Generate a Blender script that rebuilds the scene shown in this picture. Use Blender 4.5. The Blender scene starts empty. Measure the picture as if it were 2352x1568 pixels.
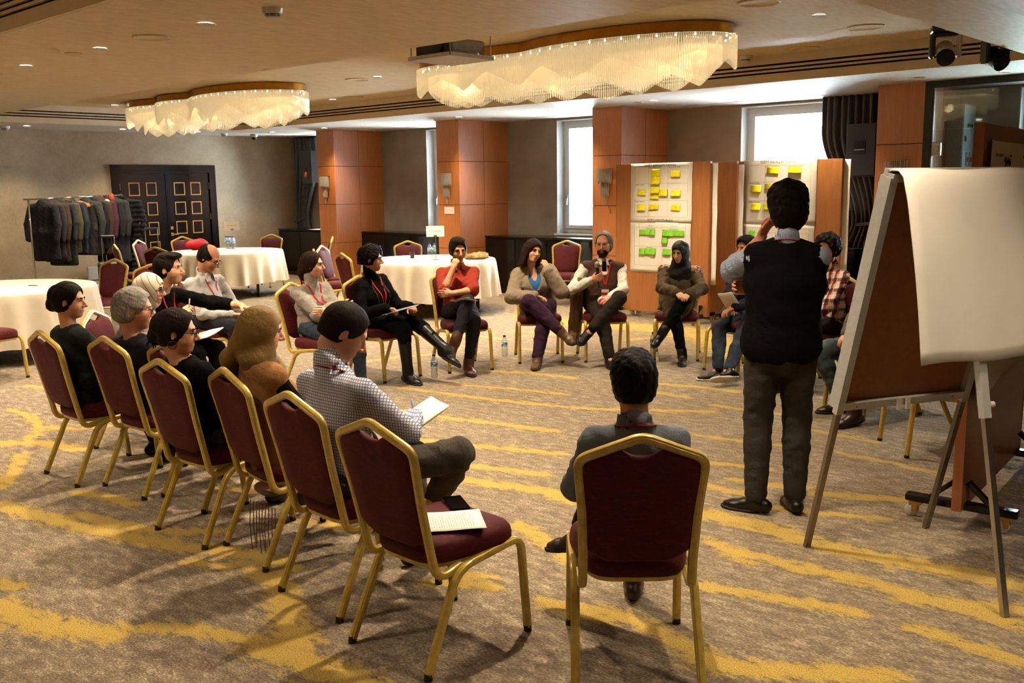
import bpy, math, random
import numpy as np
from mathutils import Vector, Matrix
random.seed(7); rng = np.random.default_rng(11)
SC = bpy.context.scene; COL = SC.collection
PI = math.pi; R = math.radians

# ------------------------------------------------------------------ camera
def cam_axes(yaw, pitch, roll):
    f = np.array([-math.sin(yaw)*math.cos(pitch), math.cos(yaw)*math.cos(pitch), -math.sin(pitch)])
    r = np.array([math.cos(yaw), math.sin(yaw), 0.0]); d = np.cross(f, r)
    c, s = math.cos(roll), math.sin(roll)
    return c*r+s*d, -s*r+c*d, f
cr_, cd_, cf_ = cam_axes(R(42.7147), R(9.1039), R(0.7727))
cam = bpy.data.cameras.new('camera'); cam.sensor_width = 36.0; cam.lens = 2222.5/2352*36.0
cam.clip_start = .05; cam.clip_end = 200
camo = bpy.data.objects.new('camera', cam); COL.objects.link(camo)
camo.matrix_world = Matrix(((cr_[0], -cd_[0], -cf_[0], 0), (cr_[1], -cd_[1], -cf_[1], 0), (cr_[2], -cd_[2], -cf_[2], 1.75), (0, 0, 0, 1)))
SC.camera = camo

# ------------------------------------------------------------------ world, exposure
SC.view_settings.view_transform = 'Standard'; SC.view_settings.look = 'None'
SC.view_settings.exposure = 1.05; SC.view_settings.gamma = 1.0; SC.view_settings.use_curve_mapping = False
w = bpy.data.worlds.new('overcast_sky'); SC.world = w; w.use_nodes = True
bg = w.node_tree.nodes['Background']; bg.inputs[0].default_value = (.80, .92, 1.0, 1); bg.inputs[1].default_value = 28.0
cy = SC.cycles
cy.max_bounces = 4; cy.diffuse_bounces = 3; cy.glossy_bounces = 2; cy.transmission_bounces = 3; cy.transparent_max_bounces = 8; cy.adaptive_threshold = .12; cy.adaptive_min_samples = 20; cy.use_light_tree = False
cy.caustics_reflective = False; cy.caustics_refractive = False; cy.sample_clamp_indirect = 2.5
WARM = (1.0, .815, .57)
SPOT_W = 135.0          # watts of one recessed downlight
CH_W = 10.0            # watts of one chandelier

# ------------------------------------------------------------------ materials
def lin(c):
    return tuple(((v/12.92) if v <= .04045 else ((v+.055)/1.055)**2.4) for v in c)
def hx(h):
    h = h.lstrip('#'); return lin(tuple(int(h[i:i+2], 16)/255 for i in (0, 2, 4)))
MATS = {}
class NT:
    def __init__(s, name):
        s.m = bpy.data.materials.new(name); s.m.use_nodes = True; s.t = s.m.node_tree
        s.b = s.t.nodes['Principled BSDF']; s.out = s.t.nodes['Material Output']; s.tc = None
        MATS[name] = s.m
    def n(s, ty, **kw):
        nd = s.t.nodes.new(ty)
        for k, v in kw.items():
            if k in ('operation', 'blend_type', 'data_type', 'feature', 'wave_type', 'bands_direction', 'noise_dimensions', 'attribute_name', 'wave_profile', 'distance', 'rings_direction'): setattr(nd, k, v)
            else: nd.inputs[k].default_value = v
        return nd
    def l(s, a, b): s.t.links.new(a, b)
    def coord(s, kind='Object', scale=(1, 1, 1), rot=(0, 0, 0)):
        tc = s.t.nodes.new('ShaderNodeTexCoord'); mp = s.t.nodes.new('ShaderNodeMapping')
        mp.inputs['Scale'].default_value = scale; mp.inputs['Rotation'].default_value = rot
        s.l(tc.outputs[kind], mp.inputs['Vector']); return mp.outputs['Vector']
    def noise(s, vec, scale, detail=3, rough=.55, dist=0):
        nd = s.n('ShaderNodeTexNoise', Scale=scale, Detail=detail, Roughness=rough, Distortion=dist)
        if vec is not None: s.l(vec, nd.inputs['Vector'])
        return nd.outputs['Fac']
    def ramp(s, fac, stops, interp='LINEAR'):
        nd = s.t.nodes.new('ShaderNodeValToRGB'); cr = nd.color_ramp; cr.interpolation = interp
        while len(cr.elements) < len(stops): cr.elements.new(.5)
        for e, (p, c) in zip(cr.elements, stops): e.position = p; e.color = (*c[:3], 1)
        s.l(fac, nd.inputs['Fac']); return nd.outputs['Color']
    def mix(s, fac, a, b, bt='MIX'):
        nd = s.t.nodes.new('ShaderNodeMix'); nd.data_type = 'RGBA'; nd.blend_type = bt
        for v, i in ((fac, 0), (a, 6), (b, 7)):
            if hasattr(v, 'is_linked'): s.l(v, nd.inputs[i])
            else: nd.inputs[i].default_value = v if i == 0 else (*v[:3], 1)
        return nd.outputs[2]
    def math(s, op, a, b=0.0, c=0.0):
        nd = s.t.nodes.new('ShaderNodeMath'); nd.operation = op
        for v, i in ((a, 0), (b, 1), (c, 2)):
            if hasattr(v, 'is_linked'): s.l(v, nd.inputs[i])
            else: nd.inputs[i].default_value = v
        return nd.outputs[0]
    def sep(s, vec):
        nd = s.t.nodes.new('ShaderNodeSeparateXYZ'); s.l(vec, nd.inputs[0]); return nd.outputs
    def bump(s, h, strength=.3, dist=.005):
        nd = s.n('ShaderNodeBump', Strength=strength, Distance=dist); s.l(h, nd.inputs['Height']); s.l(nd.outputs[0], s.b.inputs['Normal'])
    def set(s, col=None, rough=None, metal=None, spec=None, coat=None, sheen=None, coatr=None):
        i = s.b.inputs
        if col is not None:
            if hasattr(col, 'is_linked'): s.l(col, i['Base Color'])
            else: i['Base Color'].default_value = (*col[:3], 1)
        if rough is not None:
            if hasattr(rough, 'is_linked'): s.l(rough, i['Roughness'])
            else: i['Roughness'].default_value = rough
        if metal is not None: i['Metallic'].default_value = metal
        if spec is not None: i['Specular IOR Level'].default_value = spec
        if coat is not None: i['Coat Weight'].default_value = coat
        if coatr is not None: i['Coat Roughness'].default_value = coatr
        if sheen is not None: i['Sheen Weight'].default_value = sheen
        return s.m
def plain(name, col, rough=.5, metal=0, spec=.5, coat=None, nscale=0, namp=.12):
    if name in MATS: return MATS[name]
    t = NT(name); c = hx(col) if isinstance(col, str) else col
    v = t.coord()
    f = t.noise(v, nscale or 40, 2)
    a = tuple(x*(1-namp) for x in c); b = tuple(min(1, x*(1+namp)) for x in c)
    t.set(t.ramp(f, [(.3, a), (.7, b)]), rough, metal, spec, coat); return t.m
def cloth(name, col, rough=.85, weave=420, amp=.16, wr=.35, sheen=.0, spec=.2):
    if name in MATS: return MATS[name]
    t = NT(name); c = hx(col) if isinstance(col, str) else col
    v = t.coord()
    f = t.noise(v, 26, 4); g = t.noise(v, weave, 1)
    a = tuple(x*(1-amp) for x in c); b = tuple(min(1, x*(1+amp)) for x in c)
    t.set(t.mix(t.math('MULTIPLY', g, .5), t.ramp(f, [(.3, a), (.7, b)]), a), rough, 0, spec, None, sheen)
    t.bump(t.math('ADD', t.noise(v, 16, 3, .55, .25), t.math('MULTIPLY', g, .10)), wr*1.7, .024); return t.m
def emit(name, col, st):
    t = NT(name); t.set((.8, .8, .8), .5); t.b.inputs['Emission Color'].default_value = (*col, 1); t.b.inputs['Emission Strength'].default_value = st; return t.m

def wood(name, dark, light, rough=.32, coat=.35, scale=(1, 1, .06), gr=60, spec=.5, cr=.22):
    t = NT(name); v = t.coord('Object', scale)
    f = t.noise(v, gr, 5, .6, .3); g = t.noise(t.coord('Object', (1, 1, .25)), 3.0, 3)
    c = t.ramp(t.math('ADD', t.math('MULTIPLY', f, .65), t.math('MULTIPLY', g, .35)), [(.3, hx(dark)), (.72, hx(light))])
    t.set(c, rough, 0, spec, coat, coatr=cr); t.b.inputs['Coat IOR'].default_value = 1.6; t.bump(f, .05, .002); return t.m
M_PILLAR = wood('cherry_veneer', '#a05a24', '#c87c3a', .5, 1.0, cr=.40)
M_BOARDW = wood('beech_laminate', '#925a2c', '#b27640', .42, .25, gr=45)
M_BOARDE = wood('beech_edge', '#8a4f2a', '#a5653a', .5, .1, gr=45)
def _wall():
    t = NT('beige_wallpaper'); v = t.coord()
    f = t.noise(v, 2.2, 6, .65); g = t.noise(t.coord('Object', (1, 1, .35)), 55, 3)
    t.set(t.ramp(t.math('ADD', t.math('MULTIPLY', f, .7), t.math('MULTIPLY', g, .3)), [(.32, hx('#8f7f66')), (.68, hx('#ad9c82'))]), .6, 0, .3)
    t.bump(g, .12, .004); return t.m
M_WALL = _wall()
def _fab():
    t = NT('grey_wall_fabric'); g = t.noise(t.coord('Object', (1, 1, 1)), 240, 2); f = t.noise(t.coord(), 3, 4)
    t.set(t.ramp(t.math('ADD', t.math('MULTIPLY', f, .5), t.math('MULTIPLY', g, .5)), [(.3, hx('#777067')), (.7, hx('#989186'))]), .85, 0, .2); t.bump(g, .2, .003); return t.m
M_FABRIC = _fab()
def _ceil(name, a, b):
    t = NT(name); v = t.coord('Object', (1, .25, 1), (0, 0, R(20)))
    f = t.noise(v, 26, 5, .6, .4); t.set(t.ramp(f, [(.3, hx(a)), (.7, hx(b))]), .55, 0, .35); t.bump(f, .25, .006); return t.m
M_CEIL = _ceil('ceiling_wallpaper', '#cfb991', '#e2cea8')
M_SOFFIT = _ceil('soffit_plaster', '#c4bbae', '#d6cec2')
M_FASCIA = plain('fascia_paint', '#d9c6a4', .5, nscale=5, namp=.04)
M_BLACK = plain('black_gloss', '#070607', .2, coat=.15, spec=.3, namp=.2)
M_BLACKM = plain('black_matte', '#141415', .55, namp=.25)
M_BLACKP = plain('black_plastic', '#17181a', .38, namp=.2)
M_SLOT = plain('slot_black', '#050505', .8)
M_WHITE = plain('white_paint', '#dfe3e2', .45, namp=.03)
M_UPVC = plain('window_upvc', '#dfe6e8', .35, namp=.02)
M_STEEL = plain('brushed_steel', '#b9b7b2', .28, 1, namp=.08)
M_CHROME = plain('chrome', '#d8d8d8', .12, 1, namp=.03)
M_ALU = plain('painted_aluminium', '#bcbdba', .45, .3, namp=.06)
M_DARKALU = plain('worn_steel_leg', '#7e7566', .4, .8, namp=.1)
M_GOLDF = plain('gold_inlay', '#b58a4f', .35, .6, namp=.1)
M_PAPER = plain('white_paper', '#e9e4da', .7, spec=.2, nscale=6, namp=.03)
M_PAPERC = plain('cream_card', '#efe9d9', .7, spec=.2, namp=.02)
M_INK = plain('black_ink', '#26262a', .7)
M_INKG = plain('grey_ink', '#8a8580', .8)
M_RED = cloth('red_ribbon', '#b01a1c', .6, 600, .08, .1)
M_LED = emit('downlight_glow', (1, .88, .68), 30.0)
M_PLASTW = plain('white_plastic', '#cfc9bd', .4, namp=.03)
M_GRILLE = plain('speaker_grille', '#b9a68a', .6, nscale=300, namp=.2)
M_BRASS = plain('brass_band', '#b9832f', .32, .85, nscale=7, namp=.15)
def _gold():
    t = NT('gold_lacquer'); v = t.coord(); f = t.noise(v, 30, 3)
    t.set(t.ramp(f, [(.3, hx('#bb9d40')), (.7, hx('#d6bb5c'))]), .32, .2, .5, .5, coatr=.12); return t.m
M_GOLD = _gold()
def _velvet():
    t = NT('burgundy_velvet'); v = t.coord()
    f = t.noise(t.coord('Object', (1, 1, 3.2)), 34, 5, .65, .4); g = t.noise(v, 500, 1)
    t.set(t.ramp(f, [(.28, hx('#34070c')), (.55, hx('#4c0b12')), (.78, hx('#6a151b'))]), .72, 0, .25, None, .08)
    t.b.inputs['Sheen Tint'].default_value = (.8, .25, .2, 1); t.b.inputs['Sheen Roughness'].default_value = .4
    t.bump(t.math('ADD', f, t.math('MULTIPLY', g, .2)), .18, .004); return t.m
M_VELVET = _velvet()
def _cloth():
    t = NT('white_tablecloth'); v = t.coord(); f = t.noise(v, 4, 4); g = t.noise(v, 350, 1)
    t.set(t.ramp(f, [(.3, hx('#d9cdb8')), (.7, hx('#e9dfcc'))]), .8, 0, .2); t.bump(g, .08, .002)
    return t.m
M_TCLOTH = _cloth()
def _glass(name, tint, alpha, rough=.03):
    t = NT(name); tr = t.n('ShaderNodeBsdfTransparent'); tr.inputs[0].default_value = (*tint, 1)
    gl = t.n('ShaderNodeBsdfGlossy'); gl.inputs['Roughness'].default_value = rough
    fr = t.n('ShaderNodeFresnel', IOR=1.45); mx = t.n('ShaderNodeMixShader')
    fac = t.math('ADD', t.math('MULTIPLY', fr.outputs[0], .9), alpha)
    t.l(fac, mx.inputs[0]); t.l(tr.outputs[0], mx.inputs[1]); t.l(gl.outputs[0], mx.inputs[2]); t.l(mx.outputs[0], t.out.inputs[0]); return t.m
M_GLASS = _glass('window_glass', (.96, .98, .98), .01)
M_PARTGLASS = _glass('partition_glass', (.80, .86, .84), .03)
def _crystal():
    t = NT('crystal_rod'); tr = t.n('ShaderNodeBsdfTransparent'); tr.inputs[0].default_value = (1, .97, .90, 1)
    tl = t.n('ShaderNodeBsdfTranslucent'); tl.inputs[0].default_value = (.62, .54, .40, 1)
    df = t.n('ShaderNodeBsdfDiffuse'); df.inputs[0].default_value = (.70, .62, .48, 1)
    gl = t.n('ShaderNodeBsdfGlossy'); gl.inputs['Roughness'].default_value = .08; gl.inputs[0].default_value = (1, .95, .85, 1)
    m0 = t.n('ShaderNodeMixShader', Fac=.35); t.l(tl.outputs[0], m0.inputs[1]); t.l(df.outputs[0], m0.inputs[2])
    m1 = t.n('ShaderNodeMixShader', Fac=.35); t.l(m0.outputs[0], m1.inputs[1]); t.l(gl.outputs[0], m1.inputs[2])
    lw = t.n('ShaderNodeLayerWeight', Blend=.35)
    m2 = t.n('ShaderNodeMixShader'); t.l(t.math('MULTIPLY_ADD', lw.outputs['Facing'], .55, .30), m2.inputs[0]); t.l(tr.outputs[0], m2.inputs[1]); t.l(m1.outputs[0], m2.inputs[2])
    em = t.n('ShaderNodeEmission', Strength=.075); em.inputs[0].default_value = (1, .80, .48, 1)
    ad = t.n('ShaderNodeAddShader'); t.l(m2.outputs[0], ad.inputs[0]); t.l(em.outputs[0], ad.inputs[1]); t.l(ad.outputs[0], t.out.inputs[0]); return t.m
M_CRYSTAL = _crystal()
def _crystal2():
    t = NT('unlit_crystal'); tr = t.n('ShaderNodeBsdfTransparent'); tr.inputs[0].default_value = (.95, .93, .88, 1)
    gl = t.n('ShaderNodeBsdfGlossy'); gl.inputs['Roughness'].default_value = .15; df = t.n('ShaderNodeBsdfDiffuse'); df.inputs[0].default_value = (.9, .86, .78, 1)
    m1 = t.n('ShaderNodeMixShader', Fac=.5); t.l(df.outputs[0], m1.inputs[1]); t.l(gl.outputs[0], m1.inputs[2])
    lw = t.n('ShaderNodeLayerWeight', Blend=.4)
    m2 = t.n('ShaderNodeMixShader'); t.l(t.math('MULTIPLY_ADD', lw.outputs['Facing'], .45, .5), m2.inputs[0]); t.l(tr.outputs[0], m2.inputs[1]); t.l(m1.outputs[0], m2.inputs[2]); t.l(m2.outputs[0], t.out.inputs[0]); return t.m
M_CRYSTAL2 = _crystal2()
def _pet():
    t = NT('clear_bottle_plastic'); tr = t.n('ShaderNodeBsdfTransparent'); tr.inputs[0].default_value = (.93, .96, .97, 1)
    gl = t.n('ShaderNodeBsdfGlossy'); gl.inputs['Roughness'].default_value = .12; df = t.n('ShaderNodeBsdfDiffuse'); df.inputs[0].default_value = (.8, .85, .88, 1)
    m1 = t.n('ShaderNodeMixShader', Fac=.5); t.l(df.outputs[0], m1.inputs[1]); t.l(gl.outputs[0], m1.inputs[2])
    lw = t.n('ShaderNodeLayerWeight', Blend=.4); m2 = t.n('ShaderNodeMixShader'); t.l(t.math('MULTIPLY_ADD', lw.outputs['Facing'], .6, .18), m2.inputs[0])
    t.l(tr.outputs[0], m2.inputs[1]); t.l(m1.outputs[0], m2.inputs[2]); t.l(m2.outputs[0], t.out.inputs[0]); return t.m
M_PET = _pet()
def _curtain():
    t = NT('grey_curtain'); f = t.noise(t.coord('Object', (1, 1, .05)), 60, 3)
    t.set(t.ramp(f, [(.3, hx('#303235')), (.7, hx('#525458'))]), .8, 0, .2, None, .2); return t.m
M_CURTAIN = _curtain()
def _note(name, col):
    t = NT(name); v = t.coord('Object', (1, 1, 1)); c = hx(col)
    wv = t.n('ShaderNodeTexWave', Scale=30.0, Distortion=9.0, Detail=2.0); wv.wave_type = 'BANDS'; wv.bands_direction = 'Z'; t.l(v, wv.inputs['Vector'])
    f = t.math('MULTIPLY', t.math('GREATER_THAN', wv.outputs['Fac'], .86), t.math('GREATER_THAN', t.noise(v, 70, 1), .45))
    t.set(t.mix(t.math('MULTIPLY', f, .65), c, tuple(x*.25 for x in c)), .75, 0, .2); return t.m
M_NOTEY = _note('yellow_note', '#f6ec2c'); M_NOTEG = _note('green_note', '#83d138')
def _printed(name, sc=34.0):
    t = NT(name); v = t.coord('Object'); c = hx('#efeae0')
    wv = t.n('ShaderNodeTexWave', Scale=sc, Distortion=.0); wv.wave_type = 'BANDS'; wv.bands_direction = 'Y'; t.l(v, wv.inputs['Vector'])
    x = t.sep(v); ins = t.math('MULTIPLY', t.math('LESS_THAN', t.math('ABSOLUTE', x[0]), .075), t.math('LESS_THAN', t.math('ABSOLUTE', x[1]), .11))
    f = t.math('MULTIPLY', t.math('MULTIPLY', t.math('GREATER_THAN', wv.outputs['Fac'], .72), t.math('GREATER_THAN', t.noise(v, 160, 1), .42)), ins)
    t.set(t.mix(t.math('MULTIPLY', f, .6), c, (.12, .12, .13)), .7, 0, .2); return t.m
M_PRINT = _printed('printed_sheet')

# ------------------------------------------------------------------ mesh helpers
class MB:
    def __init__(s): s.v = []; s.f = []; s.mi = []; s.cur = 0
    def add(s, vs, fs):
        o = len(s.v); s.v += [tuple(p) for p in vs]
        for f in fs: s.f.append(tuple(i+o for i in f)); s.mi.append(s.cur)
        return o
    def box(s, x0, x1, y0, y1, z0, z1, bev=0):
        if bev:
            b = bev; P = []
            for z, i in ((z0, b), (z0+b, 0), (z1-b, 0), (z1, b)):
                for (x, y) in ((x0+i, y0+b+i), (x0+b+i, y0+i), (x1-b-i, y0+i), (x1-i, y0+b+i), (x1-i, y1-b-i), (x1-b-i, y1-i), (x0+b+i, y1-i), (x0+i, y1-b-i)): P.append((x, y, z))
            F = [tuple(range(7, -1, -1)), tuple(range(24, 32))]
            for k in range(3):
                for j in range(8): F.append((k*8+j, k*8+(j+1) % 8, k*8+8+(j+1) % 8, k*8+8+j))
            s.add(P, F); return s
        P = [(x0, y0, z0), (x1, y0, z0), (x1, y1, z0), (x0, y1, z0), (x0, y0, z1), (x1, y0, z1), (x1, y1, z1), (x0, y1, z1)]
        s.add(P, [(0, 3, 2, 1), (4, 5, 6, 7), (0, 1, 5, 4), (1, 2, 6, 5), (2, 3, 7, 6), (3, 0, 4, 7)]); return s
    def quad(s, a, b, c, d): s.add([a, b, c, d], [(0, 1, 2, 3)]); return s
    def tube(s, path, prof, up=(0, 0, 1), cap=True, closed=False, scale=None):
        """sweep a 2d profile (u,v) along a 3d path"""
        P = [Vector(p) for p in path]; n = len(P); m = len(prof); vs = []
        prev = None
        for i in range(n):
            if closed: t = (P[(i+1) % n]-P[i-1]).normalized()
            else: t = ((P[i+1] if i < n-1 else P[i])-(P[i-1] if i else P[i])).normalized()
            if prev is None:
                u = Vector(up); u = (u-t*u.dot(t))
                if u.length < 1e-4: u = Vector((1, 0, 0)); u = u-t*u.dot(t)
                u.normalize()
            else: u = (prev-t*prev.dot(t)).normalized()
            prev = u; w_ = t.cross(u); k = scale[i] if scale else 1.0
            for (a, b) in prof: vs.append(P[i]+u*(a*k)+w_*(b*k))
        fs = []
        for i in range(n if closed else n-1):
            for j in range(m):
                a = i*m+j; b = i*m+(j+1) % m; c = ((i+1) % n)*m+(j+1) % m; d = ((i+1) % n)*m+j
                fs.append((a, b, c, d))
        if cap and not closed: fs += [tuple(range(m-1, -1, -1)), tuple((n-1)*m+j for j in range(m))]
        s.add(vs, fs); return s
    def cyl(s, a, b, r0, r1=None, n=12, cap=True):
        r1 = r0 if r1 is None else r1
        return s.tube([a, b], circ(1, n), scale=[r0, r1], cap=cap)
    def lathe(s, prof, c=(0, 0, 0), n=20, axis='z'):
        vs = []; m = len(prof)
        for j in range(n):
            a = 2*PI*j/n
            for (r, z) in prof:
                p = (r*math.cos(a), r*math.sin(a), z)
                if axis == 'y': p = (p[0], p[2], -p[1])
                if axis == 'x': p = (p[2], p[0], p[1])
                vs.append((p[0]+c[0], p[1]+c[1], p[2]+c[2]))
        fs = []
        for j in range(n):
            k = (j+1) % n
            for i in range(m-1): fs.append((j*m+i, k*m+i, k*m+i+1, j*m+i+1))
        if prof[0][0] > 1e-6: fs.append(tuple(j*m for j in range(n-1, -1, -1)))
        if prof[-1][0] > 1e-6: fs.append(tuple(j*m+m-1 for j in range(n)))
        s.add(vs, fs); return s
    def loops(s, L, cap0=True, cap1=True):
        m = len(L[0]); o = s.add([p for l in L for p in l], [])
        fs = []
        for i in range(len(L)-1):
            for j in range(m):
                fs.append((o+i*m+j, o+i*m+(j+1) % m, o+(i+1)*m+(j+1) % m, o+(i+1)*m+j))
        if cap0: fs.append(tuple(o+j for j in range(m-1, -1, -1)))
        if cap1: fs.append(tuple(o+(len(L)-1)*m+j for j in range(m)))
        s.f += fs; s.mi += [s.cur]*len(fs); return s
    def mesh(s, name, mats, smooth=False, angle=None):
        me = bpy.data.meshes.new(name); me.from_pydata(s.v, [], s.f); 
        for m in (mats if isinstance(mats, (list, tuple)) else [mats]): me.materials.append(m)
        if any(s.mi): me.polygons.foreach_set('material_index', s.mi)
        if smooth:
            me.polygons.foreach_set('use_smooth', [True]*len(me.polygons))
            if angle: me.set_sharp_from_angle(angle=R(angle))
        me.update(); return me
    def build(s, name, mats, parent=None, smooth=False, angle=None):
        return link(name, s.mesh(name, mats, smooth, angle), parent)
def circ(r, n=12): return [(r*math.cos(2*PI*i/n), r*math.sin(2*PI*i/n)) for i in range(n)]
def link(name, me, parent=None, loc=None):
    o = bpy.data.objects.new(name, me); COL.objects.link(o)
    if parent is not None: o.parent = parent
    if loc is not None: o.location = loc
    return o
def tag(o, label=None, cat=None, group=None, kind=None):
    if label: o['label'] = label
    if cat: o['category'] = cat
    if group: o['group'] = group
    if kind: o['kind'] = kind
    return o
def empty(name, loc=(0, 0, 0), rz=0.0, label=None, cat=None, group=None):
    o = bpy.data.objects.new(name, None); COL.objects.link(o); o.location = loc; o.rotation_euler = (0, 0, rz); o.empty_display_size = .1
    tag(o, label, cat, group); return o
def kids(o): return [c for c in COL.objects if c.parent == o]
def copy_tree(root, loc, rz, label, group=None, tree=None):
    r = root.copy(); COL.objects.link(r); r.location = loc; r.rotation_euler = (0, 0, rz); r['label'] = label
    if group: r['group'] = group
    for ch, gs in tree:
        c = ch.copy(); COL.objects.link(c); c.parent = r
        for g in gs: d = g.copy(); COL.objects.link(d); d.parent = c
    return r
def tree_of(o): return [(c, kids(c)) for c in kids(o)]
def fillet(pts, rad, n=6):
    """round the corners of a polyline; rad: one radius per inner point"""
    P = [Vector(p) for p in pts]; out = [P[0]]
    for i in range(1, len(P)-1):
        r = rad[i-1] if isinstance(rad, (list, tuple)) else rad
        a = (P[i-1]-P[i]); b = (P[i+1]-P[i]); la, lb = a.length, b.length; a.normalize(); b.normalize()
        r = min(r, la*.49, lb*.49); p0 = P[i]+a*r; p1 = P[i]+b*r
        for k in range(n+1):
            t = k/n; out.append(p0*(1-t)**2+P[i]*2*t*(1-t)+p1*t*t)
    out.append(P[-1]); return out
def spot(loc, energy=None, size=112, col=WARM, rad=.045, blend=.75):
    l = bpy.data.lights.new('downlight_beam', 'SPOT'); l.energy = energy or SPOT_W; l.color = col; l.spot_size = R(size); l.spot_blend = blend; l.shadow_soft_size = rad
    o = bpy.data.objects.new('downlight_beam', l); COL.objects.link(o); o.location = loc; return o
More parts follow.
